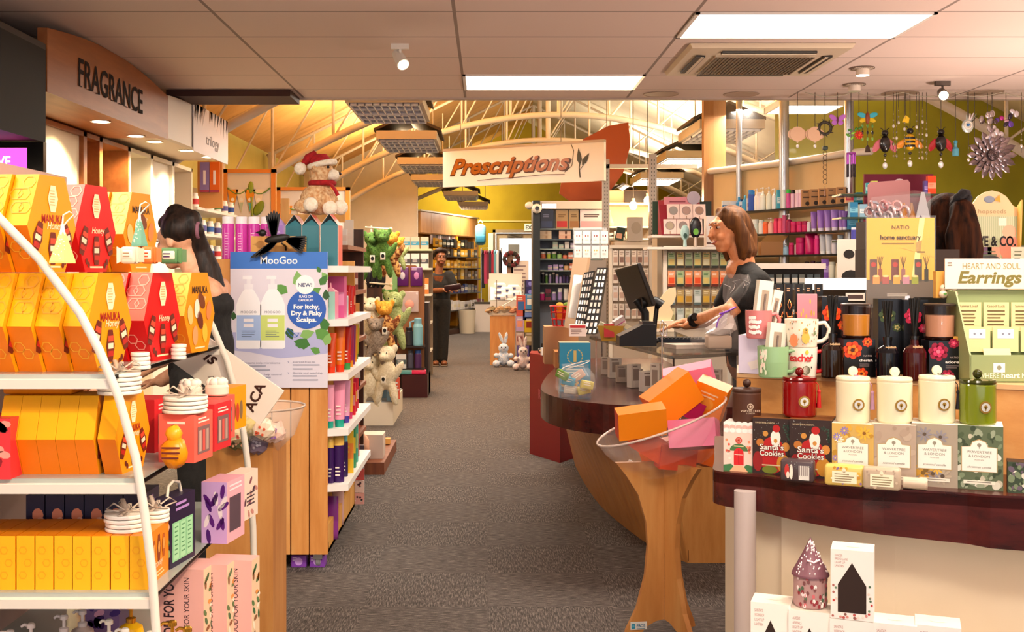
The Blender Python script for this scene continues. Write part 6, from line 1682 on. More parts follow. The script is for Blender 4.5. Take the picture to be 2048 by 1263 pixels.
b=MB();crumple(b,[(-.03,.02,.02,.072),(-.03,.07,.05,.078),(-.02,.075,.055,.10),(0,.05,.04,.13),(.01,.03,.025,.165),(.03,.012,.012,.20)],m('eee4de',.25,alpha=.75,coat=1),12,.2);b.build('tissue_wrap',gb)
# ------------------------------------------------------------------ acrylic dump bowl on hourglass plywood legs
BD=4.17
st=thing('bowl_stand','clear acrylic dump bowl on crossed hourglass plywood legs','display stand',(X(1330,BD),BD,0))
hg=[(.155,0),(.15,.02),(.11,.1),(.078,.22),(.068,.33),(.075,.42),(.105,.52),(.15,.59),(.19,.64)]
bot_=[(-.10,0),(-.075,.03),(-.04,.05),(0,.057),(.04,.05),(.075,.03),(.10,0)]
fin=[(.008,.056)]+[(x,z)for x,z in bot_[4:]]+hg+[(.008,.64)]
for i,(sx,a)in enumerate(((-1,.14),(1,-1.02),(1,.66))):
 b=MB();pts=[(sx*x,z)for x,z in fin]
 b.prism(pts if sx>0 else pts[::-1],'y',-.011,.011,BEECH)
 o=b.build('plywood_leg',st,(0,0,0),a)
b=MB();b.rect(-.148+.012,-.148+.075,.022,.052,-.0131,m('e8e4dc'));b.rect(-.132,-.118,.026,.044,-.0136,m('1a8ab0'));b.rect(-.129,-.121,.031,.039,-.0139,m('68b8d0'));b.text('EBOS',.012,-.096,.031,-.0136,m('1a6a90'),w=.032,bold=.02);b.lines(-.112,-.08,.027,1,.01,.003,-.0136,m('5a8a9a'),ragged=False)
b.build('maker_label',st,(0,0,0),.14)
Bc=Vector((X(1334,BD)+.05,BD,.60))
bw=MB();prof=[(0,0),(.07,.004),(.14,.03),(.2,.085),(.24,.16),(.252,.205)]
bw.lathe(prof,m('fff6f0',.04,alpha=.13),seg=40,cap=False)
bw.tube([(.253*math.cos(t),.253*math.sin(t),.205)for t in [k*PI/20 for k in range(40)]],.0045,m('f3ddd2',.1,alpha=.7),6,closed=True)
bo=bw.build('acrylic_bowl',st,Bc-Vector((X(1330,BD),BD,0)),rot=(0,-.36,0))
orr=m('f4700a',.4);ora2=m('f88c14',.4);pk=m('ee7fa4',.4);pkd=m('c24a78',.4)
def dump(label,px,py,dd,dims,c1,c2,rot,deco=None):
 b=MB();w,t_,h=dims
 b.box((-w/2,-t_/2,-h/2),(w/2,t_/2,h/2),[c2,c1,c1,c1,c1,c2])
 if deco:b.circ(0,0,w*.2,-t_/2-.0006,deco,n=14);b.lines(-w*.3,w*.3,h*.3,2,h*.1,h*.04,-t_/2-.0008,m('fbd8b0'))
 solo(b,'sale_carton',label,'carton',P(px,py,dd),0,None,rot)
dump('orange carton lying at the front of the acrylic bowl, nearest the aisle',1281,842,4.02,(.175,.06,.105),ora2,m('c8341a',.4),(.35,-.12,.1))
dump('large orange carton standing slanted in the middle of the acrylic bowl',1343,795,4.17,(.19,.085,.13),ora2,orr,(.15,-.6,.25),None)
dump('orange carton with printed top at the counter side of the acrylic bowl',1420,800,4.22,(.12,.07,.15),ora2,m('d83a14',.4),(.3,.35,-.4),m('f8a83a',.4))
dump('pink carton on top at the back of the acrylic bowl',1378,755,4.33,(.19,.08,.085),pk,pkd,(.3,-.22,-.3),None)
dump('pink carton at the front right of the acrylic bowl',1389,868,4.05,(.17,.10,.10),pk,pkd,(-.25,-.12,-.35),None)
dump('red-orange carton low in the bowl under the pink carton',1352,912,4.12,(.14,.06,.09),m('e8480e',.4),m('d83a14',.4),(.1,.1,.2),None)
dump('red-orange carton low at the left of the acrylic bowl',1298,888,4.10,(.13,.05,.085),m('ea5210',.4),m('d83a14',.4),(.15,.55,.3),None)
dump('orange carton deep in the bowl behind the left red-orange carton',1318,905,4.2,(.13,.06,.09),orr,m('d83a14',.4),(.2,-.3,-.4),None)
dump('orange carton deep in the bowl on the counter side',1395,905,4.2,(.13,.06,.08),orr,m('d83a14',.4),(-.1,.3,.5),None)
dump('magenta carton between the two upper orange cartons',1377,815,4.2,(.09,.07,.07),m('b81a5a',.4),m('8a1040',.4),(.2,.4,.5),None)
cw_=thing('sign_wire','thin chrome wire sign post with loops rising from the acrylic bowl','sign post',P(1324,905,4.25))
b=MB();hh=S(240,4.25);b.tube([(0,0,0),(0,0,hh)],.003,CHROME,6)
b.tube([(.008*math.sin(t),0,hh-.01+.028*(1-math.cos(t)))for t in [k*PI/6 for k in range(12)]],.002,CHROME,5,closed=True);b.tube([(.012+.008*math.sin(t),.004,hh-.015+.025*(1-math.cos(t)))for t in [k*PI/6 for k in range(12)]],.002,CHROME,5,closed=True)
b.build('wire',cw_)
# second bowl pedestal beyond the honey gondola
pd2=thing('bowl_pedestal','plain beech pedestal with clear bowl of soaps beside the honey gondola','display stand',(X(497,3.7),3.78,0))
b=MB();b.box((-.16,0,0),(X(546,3.78)-X(497,3.7),.25,.78),[BEECH]*6);b.build('pedestal',pd2)
b=MB();b.lathe([(0,.0),(.06,.01),(.13,.08),(.16,.16),(.165,.18)],m('f2e8e0',.06,alpha=.3),seg=30,cap=False);b.tube([(.166*math.cos(t),.166*math.sin(t),.18)for t in [k*PI/16 for k in range(32)]],.004,m('c9b4a4',.1),5,closed=True)
b.build('acrylic_bowl',pd2,(-.01,.1,.70),rot=(0,.0,0))
for i,(px,py,c,c2)in enumerate(((440,872,'8a5a3a','c83a2a'),(478,885,'6a6a4a','d8a080'),(505,860,'f3dc7a','f8ecc0'),(528,862,'f0d8c0','d85a3a'),(548,868,'f0c8b8','9a6ab0'),(512,892,'7a6a80','b0a8b8'),(470,868,'e8d0a8','c85a4a'))):
 b=MB();crumple(b,[(0,.012,.01,-.03),(0,.034,.024,-.02),(.004,.036,.026,.0),(0,.03,.02,.02),(.004,.024,.012,.036)],m(c,.25),10,.15)
 for k in range(6):b.circ(random.uniform(-.02,.02),random.uniform(-.015,.015),.005,-.03,m(c2),n=6)
 solo(b,'wrapped_soap_bag',f'cellophane soap bag in the bowl by the gondola, {nth(i)} from the gondola','soap bag',P(px,py-4,3.72+.03*(i%3)))
# ------------------------------------------------------------------ skin-care shelves in front of the curved screen
def scrd(px):
 """depth of the shelf front along the screen at column px"""
 return 10.0+(8.55-10.0)*(px-1440)/(1698-1440)if px<1698 else 8.55
SZ=[1.855,1.655,1.475,1.29,1.16]
bay=thing('skincare_shelves','run of dark-edged glass shelves of skin-care before the curved screen','shelves',(X(1570,9.3),9.3,0))
O=Vector((X(1570,9.3),9.3,0))
pxs=[1432,1480,1530,1570,1620,1660,1698,1745]
for k,z in enumerate(SZ):
 b=MB();f=[Vector((X(p,scrd(p)-.14),scrd(p)-.14,z))-O for p in pxs];g=[v+Vector((.05,.20,0))for v in f]
 n=len(f);dn=Vector((0,0,-.014))
 vs=f+g+[v+dn for v in f]+[v+dn for v in g]
 gm_=m('5d6a5e',.1);dk_=m('1a1a16',.3)
 b.add(vs,[(i,i+1,n+i+1,n+i)for i in range(n-1)],gm_);b.add(vs,[(2*n+i,2*n+i+1,i+1,i)for i in range(n-1)],dk_);b.add(vs,[(3*n+i,3*n+i+1,2*n+i+1,2*n+i)for i in range(n-1)],dk_)
 b.build('shelf',bay)
b=MB()
for z0_,z1_,c in ((0,1.29,'2a2018'),):
 f=[Vector((X(p,scrd(p)+.12),scrd(p)+.12,0))-O for p in pxs]
 for a,c_ in zip(f,f[1:]):b.face([(a.x,a.y,0),(c_.x,c_.y,0),(c_.x,c_.y,1.30),(a.x,a.y,1.30)],m(c,.6))
b.build('back_panel',bay)
sd=lambda px:scrd(px)-.06
E='the timber column'
shelfrow('the top skin-care shelf',E,sd,SZ[0],[
 (1452,16,24,'box','d8dfe6','2a70b0','white and blue carton'),(1467,14,22,'box','d4dbe4','3a78b8','white and blue carton'),(1478,12,30,'spray','2f8ac8','3a9ad8','turquoise spray bottle'),(1490,12,32,'spray','3a9ad0','6ac0e0','turquoise spray bottle'),
 (1486,14,20,'box','e0e2ea','3a5aa0','small white and blue carton'),(1500,12,26,'box','c9ccd8','8a3a4a','grey carton'),(1505,10,40,'cyl','2050b8','1a80d8','deep blue bottle'),(1520,14,36,'cyl','f0ecec','e0d8d8','white bottle'),(1502,12,42,'cyl','2a5ac0','3a90e0','blue capped bottle'),
 (1514,12,44,'pump','e8f0f6','f6f6f6','white pump bottle'),(1526,12,46,'pump','f0f4ec','f6f6f4','white pump bottle'),(1538,12,46,'pump','e9f0e0','f6f6f4','white pump bottle'),(1549,11,42,'pump','f2f2f2','ffffff','white pump bottle'),
 (1558,9,38,'box','3aa8c8','e0f0f4','cyan narrow carton'),(1568,10,38,'cyl','e8eef0','dfe6ea','frosted bottle'),
 (1577,9,38,'can','d04a98','30c840','pink can with green cap'),(1586,9,36,'can','e8c0dc','1a1418','pink can with black cap'),(1595,9,36,'can','f2d0e4','f6eef4','pale pink can'),(1602,9,36,'can','f0c8e0','f6eef4','pale pink can')],True)
for i,px in enumerate((1612,1629,1646,1663,1682)):
 dd=sd(px);w,h=S(18,dd),S(34,dd);b=MB();kc=m('b88a5c',.6)
 b.box((-w/2,-w*.3,0),(w/2,w*.3,h),kc);y=-w*.3-.0006
 b.circ(w*.1,h*.2,w*.24,y,m('2a1a10'),n=10);b.rect(-w*.4,w*.4,h*.52,h*.6,y,m('4a3220'));b.lines(-w*.35,w*.3,h*.9,1,.01,h*.06,y,m('4a3220'))
 solo(b,'kraft_box',f'brown kraft carton on the top skin-care shelf, {nth(i)} from the timber column','box',(X(px,dd),dd,SZ[0]),-.1,'kraft cartons on the top skin-care shelf')
shelfrow('the top skin-care shelf',E,sd,SZ[0],[(1698,15,20,'box','f0b890','d03a5a','peach carton with red flower'),(1710,12,20,'box','28a0b0','8ad8e0','teal carton'),(1718,12,22,'box','2890a8','d8f0f0','teal and white carton')],True)
shelfrow('the second skin-care shelf',E,sd,SZ[1],[
 (1510,16,30,'jar','d8e6e0','e8eee8','pale green jar'),(1523,12,28,'cyl','e6ece8','d8e6e0','pale bottle'),(1532,12,24,'cyl','f0642a','f07a4a','orange bottle'),(1542,12,32,'pump','f0b8a8','f6e6e0','peach pump bottle'),(1552,10,30,'cyl','e83a6a','d02a5a','pink-red bottle'),(1561,10,30,'cyl','f05a7a','e04a6a','coral bottle'),(1569,10,36,'cyl','c8487a','c04a7a','rose bottle'),(1578,12,38,'pump','a01850','f0e8ea','crimson pump bottle'),
 (1588,13,22,'jar','c8105a','d01a6a','magenta jar'),(1600,13,22,'jar','d0186a','c8105a','magenta jar'),(1610,12,22,'jar','c8105a','a00a48','magenta jar'),(1618,8,20,'cyl','e6e2ea','e6e2ea','pale tube')],True)
shelfrow('the second skin-care shelf',E,sd,SZ[1],[(1628,12,40,'tube','9a6ac0','e8def0','lilac squeeze tube'),(1642,14,42,'tube','9a68c4','e8def0','lilac squeeze tube'),(1656,14,42,'tube','a278cc','e8def0','lilac squeeze tube'),(1670,15,42,'tube','a078cc','e8def0','lilac squeeze tube'),(1683,11,40,'tube','9268bc','e8def0','lilac squeeze tube'),(1690,10,38,'tube','8a60b4','e8def0','lilac squeeze tube'),
 (1705,18,30,'box','2a88b4','6ab8d8','blue carton'),(1727,14,24,'box','bcd4dc','5a9ab8','pale blue carton')],True)
shelfrow('the third skin-care shelf',E,sd,SZ[2],[
 (1556,10,20,'cyl','a8c8dc','d8e6f0','pale blue bottle'),(1572,12,24,'pump','9ac0d8','e6eef4','pale blue pump bottle'),(1583,11,24,'cyl','c8105a','d83a7a','magenta bottle'),(1594,10,20,'cyl','b8a8b0','d8c8d0','grey-pink bottle'),(1601,18,34,'jar','c4186a','b8105a','large magenta jar'),(1634,10,38,'cyl','d82a80','e8589a','bright pink bottle'),
 (1646,13,40,'tube','c0c0c8','e4e4e8','silver squeeze tube'),(1658,13,40,'tube','c8c8ce','e4e4e8','silver squeeze tube'),(1669,12,28,'jar','d8d0d8','b8b4be','silver lidded jar'),(1681,11,38,'tube','9aa2a8','c8ccd0','grey squeeze tube'),(1692,11,24,'cyl','e6e6ee','3a3aa0','white bottle with blue cap'),(1704,12,22,'cyl','dde0f0','4848b0','pale bottle with violet cap')],True)
pack('pouch','refill_pouch','large magenta refill pouch on the third skin-care shelf','pouch',(X(1619,9.0),8.95,SZ[2]),S(24,9),S(42,9),'c81464',rough=.25)
shelfrow('the fourth skin-care shelf',E,sd,SZ[3],[(1614,11,32,'cyl','2a1a28','1a1018','black bottle'),(1626,11,34,'cyl','5a0c30','3a0a20','dark plum bottle'),(1637,11,32,'cyl','3a1430','1a1018','dark violet bottle'),(1650,12,38,'box','a070d0','d0b0f0','violet carton'),(1664,13,32,'cyl','e0dcc8','d0ccb8','cream bottle'),(1678,14,30,'cyl','d8d0b8','c8c0a8','cream bottle')],True)
shelfrow('the lowest skin-care shelf',E,sd,SZ[4],[(1645,20,24,'box','9ac8e8','2a4a70','pale blue carton'),(1668,22,22,'box','e0389a','5a1a50','hot pink carton'),(1690,18,20,'box','3a3450','b8a8d0','dark carton'),(1625,16,20,'box','2a2438','9a7ac0','dark carton'),(1656,12,12,'box','b87ad0','e8d0f0','small lilac carton')],True)
b=MB();b.box((-.09,-.05,0),(.09,.05,.11),m('a87848',.6));b.face([(-.09,-.05,.11),(.09,-.05,.11),(.13,-.08,.16),(-.05,-.08,.16)],m('b8884f',.6))
solo(b,'open_carton','open brown carton on the shelf behind the smiling shop assistant','carton',(X(1538,9.3),9.25,SZ[2]),0)
# blue plaque
b=MB();b.box((-.06,0,0),(.06,.01,.11),m('2f5a9a',.4));solo(b,'blue_card','plain blue card standing behind the top-shelf white bottles','card',(X(1492,9.75),9.74,SZ[0]))
# hanging combs and accessories
rk=thing('hair_tool_rack','white topped rack of hanging hair brushes in black and clear packs','display rack',(X(1560,8.2),8.2,0))
b=MB();b.box((-.22,0,0),(.32,.03,1.36),m('2a2624',.6));b.box((-.24,-.12,1.36),(.3,.05,1.40),m('e4dcd0',.4));b.build('rack_frame',rk)
for i in range(9):
 for j in range(2):
  b=MB();w=.042;b.box((-w/2,0,-.15 if j==0 else -.12),(w/2,.012,.04),m('4a585c' if i%3 else '6a7068',.2,alpha=.8));b.rect(-w/2,w/2,-.02,.015,-.0008,m('d8d4c8'));b.ell((0,-.006,-.1),(.016,.008,.04),BLK,8,6)
  b.build('hanging_pack',rk,(-.19+i*.056,-.05-.015*(i%2),1.28-j*.23))
# section under the maroon board: teal cartons etc
mb_=MB();mb_.box((-.26,0,0),(.25,.02,.53),m('7a1238',.5));y=-.0006
mb_.lines(-.2,-.02,.40,2,.06,.025,y,m('f0dce4'))
mb_.ell((0,-.001,.47),(.04,.002,.025),m('f4e8ee'))
solo(mb_,'maroon_board','maroon advertising board with white lettering on the olive wall','sign board',(X(1797,8.3),8.28,1.5305),0)
b=MB();b.box((-.9,0,0),(1.6,.45,1.5),m('3d4230',.5));b.box((-.92,-.02,1.5),(1.62,.47,1.53),m('5a6a50',.3))
solo(b,'green_cabinet','dark green low cabinet before the olive wall under the maroon board','cabinet',(X(2000,8.1),8.1,0))
for z,L in ((1.86,()),):
 pass
sh2=thing('teal_shelves','short glass shelves of teal cartons beside the steel column','shelves',(X(1740,8.0),8.05,1.53))
for k in range(3):
 b=MB();b.box((-.22,-.1,.02+k*.165),(.55,.12,.032+k*.165),m('3a4a3a',.2));b.build('shelf',sh2)
tz=[1.53+.032,1.53+.197,1.53+.362]
shelfrow('the teal carton shelves',E,7.98,tz[2],[(1738,14,22,'box','1f9aa8','a8e0e0','teal carton'),(1748,12,26,'box','c8d068','e8ecb0','lime carton'),(1760,12,24,'box','b8c8a0','e0e8d0','pale green carton'),(1862,16,36,'box','e04818','f0a080','orange-red carton'),(1853,12,26,'box','5a4a98','a898d8','violet carton')],True)
shelfrow('the middle teal carton shelf',E,7.98,tz[1],[(1706,16,30,'box','2080b0','80c8e0','blue carton'),(1726,16,26,'box','8ab8d0','e0f0f4','pale blue carton'),(1745,14,26,'cyl','3a3a98','e8e4f0','violet bottle')],True)
shelfrow('the lower teal carton shelf',E,7.98,tz[0],[(1708,12,26,'cyl','4848a8','e8e8f4','violet bottle'),(1720,12,26,'cyl','e8e6f0','f0c020','white bottle with yellow cap'),(1733,12,30,'cyl','e8a0b0','f0d8dc','pink bottle')],True)
# pink backed tray of hair accessories
pt=thing('accessory_tray','clear tray with rose back panel full of silver and pink hair accessories','display tray',(X(1800,4.4),4.42,Z(437,4.4)-.12))
b=MB();rp=m('b97c7c',.35);w=S(80,4.4)
pts=[(-.085,.10),(.085,.115),(.085,.27),(.075,.283),(-.075,.272),(-.085,.262)]
b.prism(pts,'y',.10,.106,rp);b.build('back_panel',pt)
b=MB();b.box((-.13,-.06,0),(.1,.11,.11),m('4a3a34',.6));b.build('stand',pt)
b=MB();b.face([(-.13,-.07,.11),(.1,-.07,.11),(.1,-.07,.22),(-.13,-.07,.2)],ACRYL);b.face([(-.13,-.07,.2),(.1,-.07,.22),(.1,.1,.24),(-.13,.1,.2)],ACRYL);b.build('clear_cover',pt)
random.seed(17)
for i in range(22):
 b=MB();c=random.choice(('c9c4cc','b8b4c0','e0b0b0','d89aa0','a8a4b4','e8d8dc'))
 b.tube([(.018*math.cos(t),.005*math.sin(t),.018*math.sin(t))for t in [k*PI/5 for k in range(10)]],.006,m(c,.25,.4),5,closed=True)
 solo(b,'hair_tie',f'shiny hair tie heaped in the rose-backed tray, {nth(i)} from the maroon board end','hair tie',(X(1800,4.4)-.115+(i%8)*.017,4.4-.05+(i%3)*.03,pt.location.z+.128+(i//8)*.02),random.random()*3,'hair ties in the rose-backed tray')
for i,(x,c)in enumerate(((.0,'b8772a'),(.03,'a06a30'),(.06,'3a2a4a'))):
 b=MB();b.lathe([(.02,0),(.004,.07)],m(c,.5),seg=8);solo(b,'wooden_cone',f'small wooden cone ornament in the rose-backed tray, {nth(i)} from the hair ties','ornament',(X(1800,4.4)+x,4.36,pt.location.z+.1105))
b=MB();b.prism([(-.03,0),(.03,0),(.006,.11),(-.006,.11)],'y',0,.004,m('c9c4c4',.2,.3));solo(b,'silver_tree','flat silver glitter tree leaning in the rose-backed tray','ornament',(X(1835,4.4),4.345,pt.location.z+.1105))
b=MB();b.box((-.16,-.1,0),(.2,.03,pt.location.z-.002),m('3a2a22',.6));solo(b,'tray_plinth','dark plinth carrying the rose-backed accessory tray behind the poster','plinth',(X(1800,4.4),4.42,0))
# toy counter display at the right
tv=thing('toy_display','cream arched cardboard display lettered VE & CO with a teddy picture','display stand',(X(1988,5.6),5.6,0))
b=MB();zc=Z(535,5.6);w=S(104,5.6)/2;t0_,t1_=zc,Z(380,5.6)
b.box((-w,0,0),(w+.1,.3,zc-.01),m('c9a070',.6));b.build('base_cabinet',tv)
b=MB();cr_=m('ecd0a2',.5);pts=[(-w,t0_),(w,t0_),(w,t1_-.09),(w*.8,t1_-.075),(w*.55,t1_-.03),(w*.3,t1_-.01),(0,t1_),(-w*.3,t1_-.01),(-w*.55,t1_-.03),(-w*.8,t1_-.075),(-w,t1_-.09)]
b.prism(pts,'y',.02,.03,cr_)
for x in (-w,w):b.prism([(0,t0_),(.2,t0_),(.2,t1_-.12),(.05,t1_-.1),(-.02,t1_-.05)],'x',x-.004,x+.004,m('e8b860',.5))
y=.0194
b.rect(-w*.96,w*.96,t0_+.0,t1_-.13,y,m('b8c8a0',.5))
for k in range(24):b.rect(-w*.95+k*.0103,-w*.93+k*.0103,t0_,t1_-.13,y-.0004,m('dfe4c8'))
b.text('hopseeds',.022,0,t1_-.115,y-.0004,m('b09a70'),w=.14);b.ell((-.015,y,t1_-.045),(.028,.003,.018),m('8a96a8'));b.dec([(.01,t1_-.05),(.035,t1_-.02),(.04,t1_-.06)],y-.004,m('e8a83a'))
b.text('VE & CO.',.05,.022,t0_+.11,y-.001,m('1f1f24'),w=.19,bold=.03,sx=.8)
b.rect(.03,.07,t0_+.21,t0_+.25,y-.001,m('f4f0e0'))
b.circ(w*.66,t0_+.18,.035,y-.001,m('e8b89a'));b.circ(w*.66,t0_+.10,.05,y-.0008,m('e8a090'),.07);b.rect(w*.66-.04,w*.66+.04,t0_,t0_+.05,y-.0009,m('a8584a'));b.build('card_panel',tv)
b=MB();b.box((-w,-.1,zc-.13),(w+.1,.02,zc),m('e8bc7c',.5))
b.build('tray',tv)
for i,(x,c)in enumerate(((-.1,'6a4a6a'),(-.06,'d8a080'),(.06,'e8dcc0'),(.13,'dfe4d0'),(.19,'cfd8d0'))):
 b=MB();b.box((-.03,0,0),(.03,.012,.10),m(c,.5));b.lines(-.02,.02,.08,4,.016,.006,-.0006,m('5a6a4a'));solo(b,'gift_book',f'small gift book on the toy display tray, {nth(i)} from the ponytailed woman','book',(X(1988,5.6)+x,5.47,zc-.13+.131 if False else zc+.001),0)
# white price scale and black tray behind the poster
b=MB();b.box((-.16,-.1,0),(.16,.1,.05),m('16110e',.3));b.rect(-.03,.03,.015,.04,-.101,m('d8d4cc'));b.lines(-.024,.024,.034,1,.01,.012,-.1016,m('4a3a3a'),ragged=False);b.add([(-.16,-.1,.05),(.16,-.1,.05),(.12,.1,.085),(-.1,.1,.085)],[(0,1,2,3)],m('e8e2d8',.4));b.box((-.05,-.05,-.12),(.05,.05,0),BLK)
solo(b,'card_terminal_tray','black tray with small white barcode label beside the yellow poster','tray',(X(1690,3.6),3.6,Z(609,3.6)-.0))
b=MB();b.box((-.14,-.12,0),(.14,.12,Z(609,3.6)-.122),m('2a201a',.6));solo(b,'tray_stand','dark stand under the black barcode-labelled tray','stand',(X(1690,3.6),3.62,0))
b=MB();b.box((-.12,-.006,0),(.09,.006,.30),m('e6ded2',.4));y=-.0066
for q in ((-.06,.22,.03,.025),(.02,.2,.025,.05),(-.05,.10,.05,.035),(.04,.12,.025,.03),(.03,.05,.02,.02)):b.circ(q[0],q[1],q[2],y,m('14100e'),q[3],12)
b.lines(-.1,.0,.05,4,.012,.003,y,m('5a5048'));solo(b,'hair_dryer_box','white carton printed with black hair styling tools beside the yellow poster','box',(X(1722,6.0),6.02,Z(590,6.0)))
b=MB();b.box((-.16,-.03,0),(.16,.2,Z(590,6.0)-.002),m('2a2420',.6));solo(b,'dark_stand','dark stand under the white hair styling carton','stand',(X(1722,6.0),6.02,0))
# ------------------------------------------------------------------ hanging garden ornaments
HD=7.95
b=MB()
for k in range(5):
 x0_,x1_=X(1590+k*95,8.2),X(1590+(k+1)*95,8.2);b.tube([(lerp(x0_,x1_,t),8.2,CH-.02-.03*math.sin(PI*t))for t in [i/8 for i in range(9)]],.003,m('b8b09a'),4)
solo(b,'hanging_wire','sagging wire under the ceiling edge carrying the garden ornaments','wire',(0,-.25,0))
def hang(name,label,px,py,fn,cat='ornament',d=None):
 d=d or HD;p=P(px,py,d)
 t=thing(name,label,cat,p)
 b=MB();b.tube([(0,0,.0),(0,0,CH-p.z-.02)],.0025,m('4a4030'),4);b.build('hanging_string',t)
 fn(t)
 return t
def drops(t,items):
 """beads and crystals on a thread below: (dz, r, colour, kind)"""
 b=MB();zl_=min(i[0]for i in items);b.tube([(0,0,0),(0,0,zl_)],.0016,m('5a5040'),4)
 for dz,r,c,kd in items:b.ell((0,0,dz),(r,r,r*(1.4 if kd else 1)),m(c,.1,.3 if kd else 0,coat=.5),8,6)
 b.build('bead_string',t)
def bug(body,stripe,wing,hasband):
 def f(t):
  s=S(1,HD)
  b=MB();b.ell((0,0,-20*s),(11*s,8*s,17*s),m(body,.25,coat=.4),14,9)
  if hasband:
   for k in range(3):b.lathe([(9.9*s,-2*s),(9.9*s,2*s)],m(stripe,.3),(0,0,(-12-8*k)*s),14)
  else:b.lathe([(.2*s,0),(9*s,.5*s)],m(stripe,.3),(0,0,-4*s),12)
  b.build('body',t)
  b=MB();b.ell((0,0,2*s),(7*s,6*s,6*s),m('14110f',.3),12,7)
  for q in (-1,1):b.tube([(q*3*s,0,6*s),(q*6*s,0,11*s),(q*9*s,0,12*s)],.8*s,m('2a241c'),4)
  b.build('head',t)
  for q in (-1,1):
   b=MB();b.ell((q*15*s,2*s,-23*s),(7*s,1.2*s,15*s),m(wing,.1,alpha=.85,coat=.6),14,8,rot=Matrix.Rotation(-q*.55 if not hasband else -q*1.0,3,'Y'));b.build('wing',t)
  drops(t,[(-42*s,3.5*s,'1a1612',0),(-52*s,2*s,'d8d0c0',0),(-63*s,5*s,'e8eef0',1)])
 return f
hang('bee_ornament','hanging black beetle ornament with pink glass wings',1770,268,bug('1c1714','3a302a','d06a7a',False))
hang('bee_ornament','hanging yellow striped bee ornament with amber glass wings',1820,264,bug('e0a818','1a1410','e8952a',True))
hang('ladybird_ornament','hanging ladybird ornament with dark red glass wings',1882,266,bug('1a1210','2a1a18','b01428',False))
def dfly(c1,c2,c3):
 def f(t):
  s=S(1,HD)
  b=MB();b.ell((0,0,-4*s),(5*s,4*s,12*s),m(c3,.3),10,8);b.build('body',t)
  for q in (-1,1):
   b=MB();b.ell((q*11*s,0,2*s),(10*s,1*s,5*s),m(c1,.1,alpha=.85),12,7,rot=Matrix.Rotation(-q*.3,3,'Y'));b.build('wing',t)
   b=MB();b.ell((q*9*s,0,-8*s),(8*s,1*s,4.5*s),m(c2,.1,alpha=.85),12,7,rot=Matrix.Rotation(q*.4,3,'Y'));b.build('wing',t)
  for x in (-10,0,10):
   b=MB();b.tube([(x*s,0,-14*s),(x*s,0,(-48 if x else -58)*s)],.6*s,m('4a4438'),4)
   for k in range(3):b.ell((x*s,0,(-20-13*k)*s),(2.4*s,1.2*s,4*s),m(('5a8a3a','1a1814','7aa84a')[k],.3),7,5)
   b.build('leaf_string',t)
  b=MB();b.lathe([(1*s,0),(4*s,-4*s),(6*s,-14*s)],m('3a2418',.5),(0,0,-58*s),12);b.build('bell',t)
 return f
hang('dragonfly_ornament','hanging dragonfly wind bell with blue and yellow glass wings',1735,232,dfly('40b8d0','e0c020','8a4020'))
def butterfly(c):
 def f(t):
  s=S(1,HD);b=MB();b.ell((0,0,0),(2*s,2*s,8*s),m('5a1a30',.3),8,6);b.build('body',t)
  for q in (-1,1):
   b=MB();b.ell((q*9*s,0,5*s),(9*s,.8*s,5*s),m(c,.1,alpha=.8),12,7,rot=Matrix.Rotation(-q*.6,3,'Y'));b.ell((q*6*s,0,-5*s),(6*s,.8*s,5*s),m(c,.1,alpha=.8),12,7);b.build('wing',t)
 return f
hang('butterfly_ornament','hanging violet glass butterfly before the curved screen',1675,240,butterfly('c070d8'))
def flowerh(t):
 s=S(1,HD);b=MB()
 for k in range(9):
  a=k*2*PI/9;b.ell((5*s*math.cos(a),0,5*s*math.sin(a)),(4.5*s,1.5*s,2*s),m('c8281c',.3),8,5,rot=Matrix.Rotation(-a,3,'Y'))
 b.ell((0,-1.5*s,0),2.5*s,m('e87a28'));b.build('flower',t)
 b=MB()
 for x,z in ((-18,10),(-12,4),(-22,0),(-14,-6),(2,14),(-6,12)):b.ell((x*s,0,z*s),(5*s,1*s,2.5*s),m(random.choice(('5a9a30','88c040','3a7a2a')),.3),8,5,rot=Matrix.Rotation(random.uniform(-1,1),3,'Y'))
 b.tube([(0,0,0),(-12*s,0,5*s),(-22*s,0,2*s)],.8*s,m('5a7a30'),4);b.build('leaf_spray',t)
hang('flower_ornament','hanging red metal flower with green leaves beside the steel column',1718,270,flowerh)
def shell(t):
 s=S(1,HD);b=MB()
 for k,(x,z,r)in enumerate(((0,-6,15),(-8,-6,11),(10,-6,10))):b.lathe([(0,-1*s),(r*s,-.6*s),(r*s,.6*s),(0,1*s)],m('d9b090',.4),seg=18,T=RT(0,(x*s,k*2*s,z*s),PI/2))
 b.build('shell_disc',t);drops(t,[(-22*s,2*s,'d8c0a8',0),(-30*s,3*s,'f0f0f4',1)])
for i,px in enumerate((1595,1630)):hang('shell_chime',f'hanging cluster of pale capiz shell discs, {nth(i)} from the timber column',px,262,shell)
def sun(t):
 s=S(1,HD);b=MB();cm_=m('3a342c',.4,.5)
 b.tube([(12*s*math.cos(u),0,-4*s+12*s*math.sin(u))for u in [k*PI/9 for k in range(18)]],3*s,cm_,6,closed=True,flat=.4)
 for k in range(8):a=k*PI/4;b.tube([(12*s*math.cos(a),0,-4*s+12*s*math.sin(a)),(19*s*math.cos(a+.3),0,-4*s+19*s*math.sin(a+.3))],[2.2*s,.5*s],cm_,5)
 b.build('sun_ring',t)
hang('metal_mobile','dark metal swirling sun mobile hanging before the curved screen',1650,252,sun)
